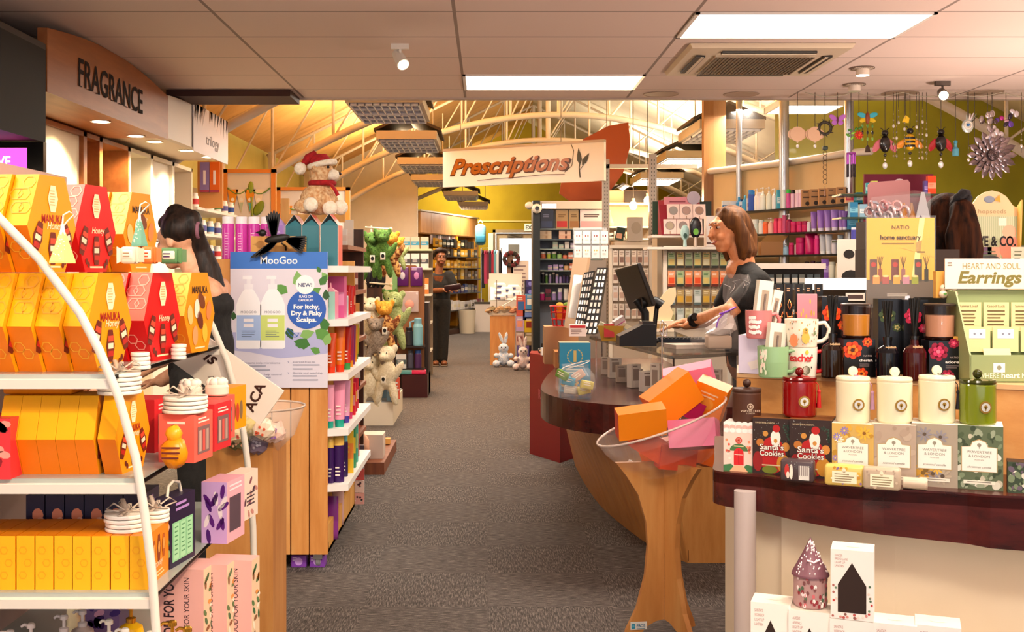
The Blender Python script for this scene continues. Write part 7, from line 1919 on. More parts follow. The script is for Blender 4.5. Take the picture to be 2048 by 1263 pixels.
def spiral(t):
 s=S(1,HD)
 b=MB();b.rbox((-5*s,-5*s,-8*s),(5*s,5*s,0),2*s,m('2a3a30',.4));b.build('lantern_body',t)
 b=MB()
 for k in range(7):
  z=-(14+k*9.5)*s;b.tube([(4*s*math.cos(u),0,z+5*s*math.sin(u))for u in [j*PI/6 for j in range(12)]],.6*s,m('4a3a2c'),4,closed=True)
 b.tube([(0,0,-80*s),(0,0,-100*s)],[.6*s,1.6*s],m('8a5a4a'),5);b.build('chain',t)
hang('spinner_chain','hanging wire helix spinner chain reaching towards the kraft cartons',1650,292,spiral)
def chime(t):
 s=S(1,HD)
 b=MB();b.lathe([(9*s,0),(9*s,3*s)],m('8a2a8a',.4),seg=16);b.build('top_disc',t)
 for k in range(5):
  b=MB();a=k*1.256;b.tube([(8*s*math.cos(a),6*s*math.sin(a),0),(8*s*math.cos(a),6*s*math.sin(a),-20*s)],1.5*s,m('b050c0',.3,.4),6);b.tube([(8*s*math.cos(a),6*s*math.sin(a),-20*s),(8*s*math.cos(a),6*s*math.sin(a),-46*s)],1.5*s,m('2a1e26',.3,.4),6);b.build('chime_tube',t)
hang('wind_chime','purple and black tubular wind chime beside the steel column',1702,308,chime)
def bottle(t):
 s=S(1,HD);b=MB();b.lathe([(6*s,-22*s),(6.5*s,-18*s),(6.5*s,-8*s),(3*s,-3*s),(3*s,3*s)],m('5aa8c0',.1,alpha=.8),seg=14);b.build('glass_bottle',t);b=MB();b.ell((0,0,6*s),4*s,m('3a90b0',.2));b.build('stopper',t)
hang('bottle_ornament','hanging turquoise glass bottle beside the ladybird ornament',1911,290,bottle)
def owl(t):
 s=S(1,HD);b=MB();b.ell((0,0,0),(12*s,3*s,14*s),m('c9d4d0',.3,.3),12,8)
 b.tube([(7*s*math.cos(u),-3*s,2*s+7*s*math.sin(u))for u in [k*PI/6 for k in range(12)]],1.6*s,m('f0e8d8',.3),5,closed=True);b.ell((0,-4*s,2*s),3*s,m('2a6ab0',.2));b.build('eye_disc',t)
 for k in range(5):
  b=MB();a=1.9+k*.3;b.tube([(0,0,0),(-24*s*math.cos(a-.4),0,22*s*math.sin(a-.9)+4*s)],[3*s,1*s],m(('b8c8c8','f0e8dc','d8d0d8','9ab0b0','2a2422')[k],.3,.2),6,flat=.4);b.build('feather',t)
hang('peacock_chime','hanging silver and blue metal bird with fanned feathers above the sunflower',1935,252,owl)
def cluster(cols):
 def f(t):
  s=S(1,HD);random.seed(cols[0])
  for k in range(9):
   b=MB();x,z=random.uniform(-20,20)*s,random.uniform(-18,16)*s
   b.ell((x,random.uniform(-6,6)*s,z),(random.uniform(3,7)*s,2*s,random.uniform(4,8)*s),m(random.choice(cols),.2,.5),9,6,rot=Matrix.Rotation(random.uniform(-1,1),3,'Y'));b.build('trinket',t)
 return f
hang('trinket_cluster','hanging cluster of dark and silver metal leaves above the sunflower',1975,240,cluster(('2a2420','a89a98','5a4a48','d8c8c8')))
hang('trinket_cluster','hanging cluster of pink and violet glass pieces at the row end',2012,236,cluster(('b83a8a','6a4aa8','e0b8d0','d8d0d8','3a3040')))
hang('trinket_cluster','hanging cluster of silver bells and keys beside the peacock chime',1985,268,cluster(('c9c0c4','8a7a80','e8e0e4','4a4044')))
def sunflower(t):
 s=S(1,HD);sm=m('77696c',.25,.85);dm=m('4a3e40',.3,.8)
 for ring,n,L,w in ((0,16,50,7),(1,14,37,6),(2,12,25,5)):
  for k in range(n):
   b=MB();a=2*PI*(k+.5*ring)/n;c,q=math.cos(a),math.sin(a)
   pts=[]
   for u,ww,yy in ((.3,.35,0),(.6,1,-1.5),(.85,.8,-3),(1,.05,-2)):
    for e in (-1,0,1):pts.append(((u*L*c-e*ww*w*q)*s,(yy-ring*2.5-(2 if e==0 else 0))*s,(u*L*q+e*ww*w*c-40)*s))
   b.add(pts,[(3*j+e,3*j+e+1,3*j+e+4,3*j+e+3)for j in range(3)for e in range(2)],sm if (k+ring)%2 else m('94868a',.2,.85),True);b.build('petal',t)
 b=MB();b.ell((0,-8*s,-40*s),(11*s,5*s,11*s),dm,16,8)
 for r in (4,7.5,10):b.tube([(r*s*math.cos(u),-(12.8-r*.25)*s,-40*s+r*s*math.sin(u))for u in [k*PI/9 for k in range(18)]],1.1*s,sm,5,closed=True)
 b.build('flower_centre',t)
hang('metal_sunflower','large silver metal sunflower hanging at the end of the ornaments',1983,270,sunflower)
def crystals(n,cols):
 def f(t):
  s=S(1,HD)
  drops(t,[(-6*s-k*12*s,(1.1+(k%3)*.8)*s,cols[k%len(cols)],k%3==2)for k in range(n)])
 return f
for i,(px,py,n)in enumerate(((1787,222,8),(1793,246,6),(1809,228,8),(1833,224,5),(1845,214,9),(1853,240,7),(1937,290,3),(1949,296,2),(2043,262,4),(1838,262,5),(1797,215,3))):
 hang('crystal_strand',f'thin hanging strand of glass beads and crystals, {nth(i)} in order along the ornament wire',px,py,crystals(n,('b8a890','8a8468','d8d4cc','9a8a70')))
def leafy(t):
 s=S(1,HD);b=MB();b.prism([(-7*s,-6*s),(0,8*s),(8*s,2*s),(6*s,-8*s)],'y',-.5*s,.5*s,m('e8c020',.3));b.build('glass_leaf',t)
hang('glass_leaf','hanging yellow glass leaf between two crystal strands',1811,238,leafy)
# ------------------------------------------------------------------ dispensary bays in the middle
BDp=11.6
def bx(px):return X(px,BDp)
dp=thing('dispensary_shelves','dark-ended glass shelving bay of cosmetics under a white light box','shelves',(bx(1140),BDp,0))
b=MB();b.box((bx(1065)-bx(1140),-.12,0),(bx(1079)-bx(1140),.3,Z(402,BDp)),m('0d1512',.35));b.build('end_panel',dp)
b=MB();b.box((bx(1079)-bx(1140),-.05,Z(418,BDp)),(bx(1210)-bx(1140),.25,Z(402,BDp)),m('e8ddd0',.4));b.rect(bx(1084)-bx(1140),bx(1112)-bx(1140),Z(417,BDp),Z(408,BDp),-.0506,m('f6faff',emit=2.5));b.build('light_box',dp)
b=MB();b.box((bx(1079)-bx(1140),.28,0),(bx(1210)-bx(1140),.3,Z(404,BDp)),m('8f98a8',.5));b.build('back_panel',dp)
for i,py in enumerate((457,478,497,517,540,566,600)):
 b=MB();b.box((bx(1079)-bx(1140),-.03,Z(py,BDp)-.012),(bx(1210)-bx(1140),.28,Z(py,BDp)),m('3a4648' if i in (1,6)else '8fa09c',.15));b.build('shelf',dp)
b=MB();b.ell((0,0,0),(.05,.05,.05),m('f0ece4',.3));b.circ(0,0,.022,-.052,BLKG,n=14);b.circ(.004,.004,.009,-.0525,m('3a3a44'));b.box((-.01,0,-.02),(.01,.08,.02),m('e8e4dc'))
solo(b,'security_camera','round white security camera with black lens on the dark shelf end','camera',(bx(1072),BDp-.21,Z(419,BDp)))
b=MB();b.ell((0,0,0),(.045,.05,.04),m('e8e2d8',.3));b.box((0,-.01,-.01),(.06,.03,.01),m('e8e4dc'))
solo(b,'dome_sensor','white dome sensor beside the round security camera','sensor',(bx(1058),BDp-.1,Z(412,BDp)))
zf=lambda py:Z(py,BDp)
E2='the dark end panel'
def gift(label,px,pb,w,h,c,c2,c3,name='gift_set',d=BDp-.02):
 ww,hh=S(w,d),S(h,d);b=MB();b.box((-ww/2,0,0),(ww/2,.06,hh),m(c,.35));y=-.0006
 b.rect(-ww*.42,ww*.42,hh*.08,hh*.4,y,m(c2,.35));b.lines(-ww*.3,ww*.3,hh*.75,2,hh*.1,hh*.05,y,m(c3));solo(b,name,label,'gift box',(X(px,d),d,Z(pb,BDp)))
gift('dark blue gift box standing on the top dispensary shelf',1094,457,26,38,'1c2444','2a3a6a','8a90b8')
gift('gold gift box with red card on the top dispensary shelf',1124,457,24,38,'a8895c','c02a20','7a5c38')
gift('gold gift box with coloured sachets on the top dispensary shelf',1149,457,22,38,'a58a60','9a6a3a','6a5030')
gift('white and pink gift pack lettered in black script',1184,457,54,38,'ecdce0','e0a8b0','3a2a30')
for i,(px,py,c)in enumerate(((1091,478,'e8d2b4'),(1091,469,'ecd8bc'),(1130,478,'e8b8a0'),(1130,469,'f0c8b0'),(1160,478,'e0d4cc'))):
 b=MB();b.box((-S(12,BDp),0,0),(S(12,BDp),.1,S(8.5,BDp)),m(c,.5));b.rect(.0,.02,.008,.035,-.0006,m('6a3a2a' if i in (2,3)else 'c8a888'))
 solo(b,'slim_gift_box',f'flat pale gift box stacked on the second dispensary shelf, {nth(i)} from the dark end panel','box',(bx(px),BDp,Z(478,BDp)+(S(8.8,BDp)if py==469 else .0)))
random.seed(31)
def clutter(py,place,px0,px1,step,hmin,hmax,cols,kinds,dd=BDp+.05,zfun=None):
 px=px0;items=[];names={'box':'small carton','cyl':'small bottle','jar':'small jar','tube':'small tube'}
 while px<px1:
  k=random.choice(kinds);w=step*random.uniform(.7,.95);h=random.uniform(hmin,hmax);col=random.choice(cols);cn=CN.get(col,'coloured')
  items.append((px,w,h,k,col,random.choice(('f0ece6','2a2422','d8c8b8')),f'{cn} {names[k]}'));px+=step
 shelfrow(place,E2,dd,Z(py,BDp)if zfun is None else zfun,items,False)
CN={'e8e0d8':'white','d8d0c8':'pale','9ac07a':'green','e07a5a':'orange','c8d84a':'lime','b8d0c0':'mint','e8b0c0':'pink','1a1822':'black','3a2a5a':'dark violet','a890c8':'lilac','c8207a':'magenta','2a3a7a':'navy','2a80a8':'blue','e0c030':'yellow','c02a2a':'red','d8a878':'tan','5a8a3a':'leaf green','b8a8c8':'mauve','8a2a4a':'plum','d8b860':'gold','6a4a2a':'brown','e8963a':'amber','e8d8b0':'cream','3aa0b0':'teal','7a7a80':'grey','a83a2a':'rust'}
clutter(497,'the third dispensary shelf',1110,1150,12,8,16,['e8e0d8','b8d0c0','e8b0c0','b8a8c8'],['box','jar'])
clutter(517,'the fourth dispensary shelf',1086,1150,11,9,15,['e8e0d8','9ac07a','e07a5a','c8d84a','b8d0c0','5a8a3a'],['jar','box'])
clutter(540,'the fifth dispensary shelf',1100,1160,11,10,16,['d8a878','e07a5a','a890c8','e8e0d8'],['box','jar'])
clutter(566,'the sixth dispensary shelf',1086,1165,7,14,22,['1a1822','3a2a5a','1a1822','5a8a3a','a890c8'],['cyl'])
clutter(600,'the seventh dispensary shelf',1084,1160,12,14,26,['a890c8','c8207a','e8e0d8','8a2a4a','7a7a80','e0c030'],['box','jar','cyl'])
# earring cards on clear stand
ec=thing('earring_card_stand','clear stand of eight white earring cards in two rows','card stand',(X(1180,8.3),8.3,.9605 if False else 0))
b=MB();b.box((-.12,0,0),(.12,.03,Z(520,8.3)),m('7a6a5c',.6));b.build('stand_base',ec)
b=MB();b.box((-S(34,8.3),.0,Z(517,8.3)),(S(34,8.3),.006,Z(455,8.3)),ACRYL);b.build('clear_panel',ec)
for i in range(4):
 for j in range(2):
  b=MB();w,h=S(15,8.3),S(25,8.3);b.box((-w/2,-.004,0),(w/2,0,h),m('d8d0c8',.5));y=-.0046
  for q in (-1,1):b.circ(q*w*.16,h*.62,w*.09,y,m(('8a4a4a','9a3a30','8a3a3a','7a1a28','a05a40','d0b060','c8a850','6a5a5a')[i+4*j],.3,.3),w*.13,8)
  b.lines(-w*.25,w*.25,h*.4,2,h*.1,h*.03,y,m('a89a90'));b.build('earring_card',ec,(X(1156+i*17.5,8.3)-X(1180,8.3),-.001,Z(487+j*29,8.3)))
# warm lit bay
wb=thing('warm_lit_bay','cream shelving bay warmly lit by two bare bulbs','shelves',(bx(1260),BDp+.1,0))
def wx(px):return bx(px)-bx(1260)
b=MB();b.box((wx(1213),.3,0),(wx(1310),.33,Z(375,BDp)),m('ecc8a0',.6));b.box((wx(1213),0,Z(408,BDp)),(wx(1310),.3,Z(404,BDp)),m('e8d8c0',.5));b.build('back_panel',wb)
for py in (452,476,500):
 b=MB();b.box((wx(1213),-.05,Z(py,BDp)-.015),(wx(1310),.3,Z(py,BDp)),m('ece4d6',.4));b.build('shelf',wb)
b=MB();b.box((wx(1258),.28,Z(400,BDp)),(wx(1304),.3,Z(376,BDp)),m('4a3a30',.3));b.build('dark_picture',wb)
for i,(px,py)in enumerate(((1266,411),(1295,401))):
 t=thing('hanging_bulb',('glowing bare bulb in the warm bay, lower of two','glowing bare bulb in the warm bay, upper of two')[i],'light bulb',(bx(px),BDp-.02,Z(py,BDp)))
 b=MB();b.ell((0,0,0),(.04,.04,.045),m('ffe2b0',emit=30));b.build('bulb',t);b=MB();b.lathe([(.018,.04),(.018,.075)],m('6a5a48'),seg=10);b.tube([(0,0,.07),(0,.02,2.7)],.004,m('4a4038'),4);b.build('socket',t)
 light('bulb_lamp','POINT',(bx(px),BDp-.1,Z(py,BDp)-.02),14,(1,.70,.38),.05)
b=MB();b.box((-S(15,11),-.01,0),(S(15,11),.06,S(48,11)),m('b4aaa0',.5));b.circ(.01,.13,.05,-.0106,m('a09688'),.06);solo(b,'grey_gift_bag','grey paper bag with pale embossed curl in front of the warm bay','bag',(X(1270,11),11.0,Z(482,11)))
b=MB();b.box((-.2,0,0),(.2,.3,Z(482,11)-.002),m('d8c8b4',.5));solo(b,'cream_plinth','cream cabinet under the grey paper bag','cabinet',(X(1270,11),11.0,0))
b=MB();b.lathe([(.045,0),(.05,.01),(.05,.04),(.012,.14),(.012,.18)],m('cdb89a',.1,alpha=.7),seg=16);solo(b,'glass_decanter','pale glass decanter on the warm lit shelf','decanter',(bx(1222),BDp+.15,Z(452,BDp)))
clutter(476,'the lower warm shelf',1222,1256,11,9,14,['e8e0d8','d8d0c8','e8d8b0'],['box'])
b=MB();b.box((-.04,-.03,0),(.04,.03,.13),m('123022',.4));b.rect(-.034,.02,.02,.07,-.0306,m('d8a890'));solo(b,'green_gift_box','dark green tilted gift box beside the grey bag','gift box',(X(1240,11),11.1,Z(482,11)+.01),0,None,(0,.18,0))
# pegboard of hanging white cards below
def pegboard(name,label,px0,px1,py0,py1,d,rows,cols,colset,frame='e8ddcc',back='cbb8a4',kind='hanging pack',pdesc='pack'):
 t=thing(name,label,'display rack',(X((px0+px1)/2,d),d,0));cx=X((px0+px1)/2,d)
 b=MB();x0,x1,z0,z1=X(px0,d)-cx,X(px1,d)-cx,Z(py1,d),Z(py0,d)
 b.box((x0,.02,0),(x1,.05,z1),m(back,.6))
 for x in (x0,x1-.03):b.box((x,-.02,0),(x+.03,.06,z1),m(frame,.4))
 b.box((x0,-.03,z1-.03),(x1,.06,z1),m(frame,.4));b.build('rack_frame',t)
 iw=(x1-x0-.06)/cols;ih=(z1-z0-.04)/rows
 for r_ in range(rows):
  for c_ in range(cols):
   c=colset[r_%len(colset)];cc=c[(c_+r_)%len(c)]
   b=MB();w,h=iw*.82,ih*.84
   b.box((-w/2,-.012,-h),(w/2,0,0),m(cc[0],.4));y=-.0126
   b.rect(-w*.4,w*.4,-h*.8,-h*.42,y,m(cc[1],.4));b.lines(-w*.35,w*.35,-h*.12,2,h*.1,h*.05,y,m(cc[2]if len(cc)>2 else '8a7a70'))
   if len(cc)>3:b.rect(-w*.5,w*.5,-h,-h*.84,y,m(cc[3],.4))
   b.tube([(0,.02,-.004),(0,-.02,-.002)],.003,CHROME,4)
   b.build('hanging_pack',t,(x0+.03+iw*(c_+.5),-.012-.006*(c_%2),z1-.05-ih*r_))
 return t
WP=[('ece0d4','c8a898','a08878'),('e8dcd0','8a6a60','a89080'),('e0d8d4','d8b8a8','9a8070')]
pegboard('card_rack','white framed rack of pale hanging manicure cards behind the tester stands',1218,1304,490,640,10.4,4,6,[WP])
GP=[('a8b88a','d8c070','4a7a4a','1a2a20'),('c8b070','e0d8b0','5a8a5a','1a1a16'),('b8c0a0','8a9a70','5a8a5a','22261c')]
OP=[('e8925a','f0683a','f8d8c0','6a1e14'),('f0a070','e8501f','f6e0d0','8a2a18')]
YP=[('b89a60','d8a838','e8d8b0','6a5030'),('c8b088','b8862a','f0e8d0','5a4020')]
SP=[('b8c0b8','d8dcd8','7a8a80','5a6a6a'),('d0c8a0','a8a070','8a7a50','4a4a3a')]
def multi(name,label,px0,px1,py0,py1,d,rows):
 return pegboard(name,label,px0,px1,py0,py1,d,len(rows),7,rows)
multi('accessory_rack','white slatted gondola of hanging green, orange and gold hair accessories',1326,1462,492,650,9.0,[GP,OP+GP[:1],YP+SP[:1],SP])
pegboard('comb_rack','narrow rack of grey hanging combs beside the white slatted gondola',1308,1326,505,640,9.8,3,4,[[('6a6058','4a423c','8a7a70'),('7a6e64','554c44','8a7a70')]])
# mirror display
md=thing('mirror_display','stepped crimson display of six round compact mirrors in pink cartons','display stand',(X(1365,9.2),9.2,Z(470,9.2)))
b=MB();mr=m('8a1830',.4);w=S(44,9.2)
b.prism([(-.06,0),(.14,0),(.14,S(72,9.2)),(.10,S(62,9.2)),(.02,S(30,9.2)),(-.06,S(2,9.2))],'x',-w,w*.9,mr)
b.box((-w*.75,.1,S(56,9.2)),(w*.62,.12,S(78,9.2)),m('d0808a',.4));b.lines(-w*.5,w*.3,S(70,9.2),2,.03,.012,.099,m('8a3a4a'));b.build('stepped_stand',md)
b=MB();b.box((-.16-.1,-.05,-.02),(.26,.2,0),m('e8ddd2',.4));b.build('shelf',md)
b=MB();b.lathe([(0,-.01),(.055,-.01),(.055,.01),(0,.01)],m('a89aa4',.2,.3),seg=22,T=RT(0,(w*.6,.1,S(76,9.2)),PI/2));b.build('round_header',md)
for r_ in range(2):
 for c_ in range(3):
  b=MB();ww,hh=S(25,9.2),S(30,9.2);b.box((-ww/2,0,0),(ww/2,.01,hh),m('e8cfc6',.5));b.circ(0,hh*.56,ww*.36,-.0006,m('8a7a78'),n=18);b.circ(0,hh*.56,ww*.29,-.001,m(('c8b8a0','a89a98','b8a8a8','b0aca8','c8a8a0','b89888')[r_*3+c_],.15,.4),n=18);b.rect(-.004,.004,0,hh*.2,-.001,m('b08a70'))
  b.build('mirror_carton',md,(-w*.62+c_*ww*1.04+r_*.04,-.07+r_*.075,.008+r_*S(31,9.2)),rot=(-.2,0,0))
for x,c in ((1318,'1a3a24'),(1412,'10241a')):
 b=MB();b.box((-.05,0,0),(.05,.02,S(66,9.4)),m(c,.5));solo(b,'green_board',('dark green board behind the crimson mirror display, counter side','dark green board behind the crimson mirror display, column side')[x>1400],'board',(X(x,9.4),9.42,Z(468,9.4)))
hb=MB();hb.box((-.23,0,0),(.45,.3,Z(472,9.4)-.003),m('b8a890',.6));solo(hb,'tall_white_cabinet','tall pale cabinet carrying the crimson mirror display','cabinet',(X(1370,9.4),9.42,0))
for i,(px,py,d,c,c2)in enumerate(((1370,490,8.9,'a8c8c4','2a4a3a'),(1391,488,8.8,'14141a','6aa83a'))):
 t=thing('paddle_brush',('mint paddle hair brush standing before the mirror display','black paddle hair brush with colourful back before the mirror display')[i],'hair brush',(X(px,d),d,Z(493,d)+.0));s=S(1,d);k=1.0 if i==0 else 1.35
 b=MB();b.ell((0,0,28*s*k),(9*s*k,4*s,16*s*k),m(c,.25),14,9);b.build('brush_head',t);b=MB();b.tube([(0,0,0),(0,0,14*s*k)],[4*s,3*s],m('c8b8a8' if i else c,.3,.4 if i else 0),8);b.build('handle',t)
 b=MB();b.circ(0,22*s*k,4*s*k,-4.4*s,m(c2,.2),5*s*k);b.build('pattern',t)
b=MB();b.box((-S(13,9.1),0,0),(S(18,9.1),.1,S(60,9.1)),m('e0d4cc',.45));b.circ(.02,.12,.03,-.0006,m('b0a8a4'),.05);b.rect(-.05,.06,.02,.035,-.0006,m('5a4038'));solo(b,'curler_box','white product carton with grey bottle picture beside the mirror display','box',(X(1424,8.9),8.86,Z(493,8.9)))
b=MB();b.box((-.4,-.06,0),(.35,.2,.02),m('e4dace',.4));solo(b,'rack_top_shelf','cream shelf across the top of the slatted gondola','shelf',(X(1394,8.9),8.92,Z(493,8.9)-.022))
# ------------------------------------------------------------------ mid-distance island in the aisle
ID=16.0
pe=thing('soap_pedestal','beech pedestal topped with a bowl of dried flower soaps, far in the aisle','display stand',(X(1005,ID),ID+.15,0))
b=MB();b.box((X(980,ID)-X(1005,ID),-.15,0),(X(1030,ID)-X(1005,ID),.2,Z(632,ID)),BEECH);b.build('pedestal',pe)
b=MB();b.lathe([(.08,0),(.2,.06),(.24,.14)],m('d8c8b0',.1,alpha=.5),(0,.02,Z(638,ID)),20);b.build('bowl',pe)
b=MB();b.tube([(-.1,0,Z(620,ID)),(.28,-.02,Z(590,ID))],.006,m('e8e0d0',.2),5);b.tube([(-.08,.05,Z(625,ID)),(-.08,.05,Z(560,ID))],.005,m('6a5a4a'),5);b.build('sign_rod',pe)
random.seed(14)
for i in range(16):
 b=MB();crumple(b,[(0,.01,.01,-.03),(0,.05,.045,-.015),(0,.05,.05,.01),(0,.02,.02,.035)],m(random.choice(('9a7a54','8a6a4a','b08a64','7a6a4a','c08a6a')),.8),9,.25)
 solo(b,'dried_flower_soap',f'brown dried flower soap heaped in the far pedestal bowl, {nth(i)} from the aisle','soap',(X(1005,ID)-.2+(i%8)*.057,ID+.1-.1*(i//8),Z(626,ID)+.03+.035*(i%2)),0,'dried flower soaps in the far bowl')
def bunny(label,px,py,d,c,scale=1.):
 t=thing('plush_bunny',label,'plush toy',(X(px,d),d,Z(py,d)if False else 0));fm_=FUR('bunny_fur_'+c,c,'e8e4e4');k=scale
 b=MB();b.ell((0,0,.12*k),(.085*k,.08*k,.11*k),fm_);b.ell((0,-.02,.26*k),(.075*k,.07*k,.07*k),fm_)
 for s_ in (-1,1):
  b.ell((s_*.10*k,-.10*k,.05*k),(.055*k,.07*k,.05*k),fm_);b.ell((s_*.10*k,-.05*k,.16*k),(.04*k,.06*k,.035*k),fm_)
 furry(b,'body',t,.006,.012)
 for s_,a in ((-1,-.35),(1,.12)):
  b=MB();b.ell((s_*.035*k,-.01,.40*k),(.026*k,.016*k,.09*k),fm_,rot=Matrix.Rotation(a,3,'Y'));furry(b,'ear',t,.003,.01)
 for s_ in (-1,1):
  b=MB();b.ell((s_*.03*k,-.088*k,.275*k),.009,BLKG);b.build('eye',t)
 b=MB();b.ell((0,-.09*k,.25*k),.008,m('7a5a5a'));b.build('nose',t)
bunny('pale blue plush bunny sitting on the carpet against the beech pedestal',1007,728,15.7,'9ab8d8')
bunny('pale pink plush bunny sitting beside the blue bunny',1046,735,15.2,'d8b8b8',.95)
# stacked cartons island behind the bunnies
for i,(px,py0,py1,w,c,c2,lab)in enumerate(((1042,590,632,18,'c85a4a','3a6ab0','red and blue carton at the top of the aisle stack'),(1062,588,618,22,'4a90c8','e8f0f4','sky blue carton at the top of the aisle stack'),(1058,618,640,24,'1a2a6a','6a88d0','navy carton in the aisle stack'),(1040,632,662,16,'b8a0d0','e89a80','lilac carton in the aisle stack'),(1061,634,664,24,'d0b020','8a2a1a','yellow carton in the aisle stack'),(1040,664,690,16,'c8a8a0','8a4a4a','pink and brown carton low in the aisle stack'),(1060,664,690,20,'8a7a5a','c8c0a0','olive carton low in the aisle stack'),(1046,690,716,24,'6a5a9a','b0a0d8','violet carton at the foot of the aisle stack'))):
 dd=15.9;ww,hh=S(w,dd),S(py1-py0,dd);b=MB();b.box((-ww/2,0,0),(ww/2,.2,hh-.002),m(c,.4));b.rect(-ww*.35,ww*.35,hh*.3,hh*.7,-.0006,m(c2));b.lines(-ww*.35,ww*.35,hh*.9,2,hh*.08,hh*.04,-.0006,m('f0e8e0'));solo(b,'toy_carton',lab,'carton',(X(px,dd),dd,Z(py1,dd)))
b=MB();b.box((-.14,0,0),(.16,.2,Z(716,15.9)-.002),m('4a3a5a',.5));solo(b,'floor_plinth','low violet plinth under the aisle carton stack','plinth',(X(1048,15.9),15.9,0))
b=MB();b.box((-.02,-.02,0),(.34,.5,.86),m('1a1614',.35));b.box((-.04,-.04,.86),(.36,.52,.89),m('2a201a',.3));b.box((.1,-.03,.0),(.34,-.02,.45),m('7a4a2a',.5))
solo(b,'dark_cash_desk','dark cash desk behind the aisle carton stack','desk',(X(1074,14.5),14.6,0))
b=MB();b.box((-.24,-.05,.0),(.24,.8,.9),m('d8d4cc',.4));b.add([(-.24,-.06,.9),(.24,-.06,.9),(.24,.7,1.12),(-.24,.7,1.12)],[(0,1,2,3)],m('e6e2dc',.4));b.box((-.26,.6,.9),(.26,.8,1.3),m('e0dcd4',.4));b.box((-.25,.62,.95),(-.24,.8,1.2),m('2a7a3a'))
solo(b,'white_sale_bin','white sloping sale bin behind the far beech pedestal','display bin',(X(1012,17.2),17.0,0))
for i in range(7):
 b=MB();b.rbox((-.09,-.05,0),(.09,.05,.07),.02,m('e6e6ea',.4));b.rect(-.06,.02,.015,.05,-.051,m('4a5080'))
 solo(b,'white_sale_pack',f'white plastic pack lying on the sloping sale bin, {nth(i)} from the front edge','pack',(X(1000+(i%3)*14,17.2),17.0+i*.09,.905+.029*i),.1*(i-3),'white packs on the sale bin',(.27,0,.1*(i-3)))
wr=thing('wreath_post','white post with a small dark red wreath before the back door','wreath',(X(1020,17.9),17.95,1.10 if False else 0))
b=MB();b.box((-.05,0,0),(.05,.08,Z(510,18)),m('7a5a4a',.5));b.build('post',wr);b=MB();random.seed(2)
for k in range(22):a=k*2*PI/22;b.ell((.02+.11*math.cos(a),-.03,Z(518,18)+.1*math.sin(a)),.035,m(random.choice(('5a1a20','3a1a1c','7a2a30','2a2420')),.8),7,5,lump=.2)
b.build('wreath',wr)
b=MB();b.box((-.14,0,0),(.14,.02,Z(520,17.5)),m('d8d0cc',.4));b.lines(-.1,.1,Z(530,17.5),8,.06,.025,-.0006,m('8a7a80'));solo(b,'leaflet_panel','tall white leaflet panel beside the dark wreath','panel',(X(1040,17.95),17.95,0))
b=MB();b.box((-.15,0,0),(.15,.3,Z(560,16.4)),m('2a2438',.5));
for q in range(2):
 for r_ in range(3):b.box((-.13+q*.135,-.012,Z(558,16.4)-.0-.12*(r_+1)),(-.01+q*.135,0,Z(558,16.4)-.12*r_-.01),m(('3a3470','2a2a60')[(q+r_)%2],.4));b.circ(-.07+q*.135,Z(558,16.4)-.065-.12*r_,.03,-.0126,m('7a7ac8'))
solo(b,'purple_product_stand','dark violet product stand beside the dispensary end panel','display stand',(X(1070,16.4),16.4,0))
b=MB();b.box((-.12,0,0),(.12,.2,Z(555,15.6)),m('14141a',.4));b.add([(-.12,-.01,Z(570,15.6)),(0,-.01,Z(545,15.6)),(.12,-.01,Z(570,15.6))],[(0,1,2)],m('1a1a20'));solo(b,'black_spinner','black spinner stand between violet stand and dispensary','display stand',(X(1092,15.6),15.6,0))
clutter(588,'the dark cash desk',1078,1108,8,10,22,['e8b0c0','e8e0d8','c02a2a','2a80a8','c8207a','e0c030'],['box','jar'],14.75,.8905)
# ------------------------------------------------------------------ wall cabinets, vitamins, plush toys
for i in range(3):
 pack('cyl','serum_bottle',f'black-capped serum bottle in the cream wall cabinet, {nth(i)} from the glass pane','bottle',(-2.72+.02*i,8.42+.1*i,1.732),.055,.17,'f0dcc0','1a1614')
b=MB();b.box((-.03,-.03,0),(.03,.03,.22),m('f0e4d0'));b.lines(-.02,.02,.2,5,.03,.01,-.031,m('6a5a50'));solo(b,'white_carton','tall white carton beside the black-capped serum bottles','carton',(-2.72,8.3,1.732))
random.seed(41)
for i in range(6):
 b=MB();r=random.uniform(.02,.035);b.lathe([(r,0),(r*1.1,.03),(r*.8,.07),(.006,.08),(.012,.09),(.01,.12)],m(random.choice(('f0d898','e8c878','d8b860','f4ecd8')),.1,coat=.5,alpha=.85),seg=10)
 solo(b,'perfume_bottle',f'gold tinted perfume bottle in the timber cabinet, {nth(i)} from the make-up bay','bottle',(-2.72+.03*(i%2),7.68+i*.085,1.732))
for i in range(3):
 pack('box','pink_carton',f'pink carton in the last cream cabinet, {nth(i)} from the glowing back','carton',(-2.7,9.47+i*.12,1.732),.06,.17,'f0a8a0','f8d8d0')
 pack('jar','black_jar',f'black-lidded red jar in the last cream cabinet, {nth(i)} from the glowing back','jar',(-2.7,9.45+i*.14,1.372),.06,.1,'c8341c','2a1a16')
vu=thing('vitamin_shelves','white wall shelves crowded with blue-labelled vitamin bottles','shelves',(-2.60,10.05,0))
VZ=[1.92,1.69,1.46,1.23,1.02]
for z in VZ:
 b=MB();b.box((-.42,0,z-.025),(0,1.6,z),m('ece6de',.4));b.build('shelf',vu)
b=MB();b.box((-.49,0,0),(-.42,1.6,2.2),m('8a7a5c',.6));b.build('back_panel',vu)
vp={}
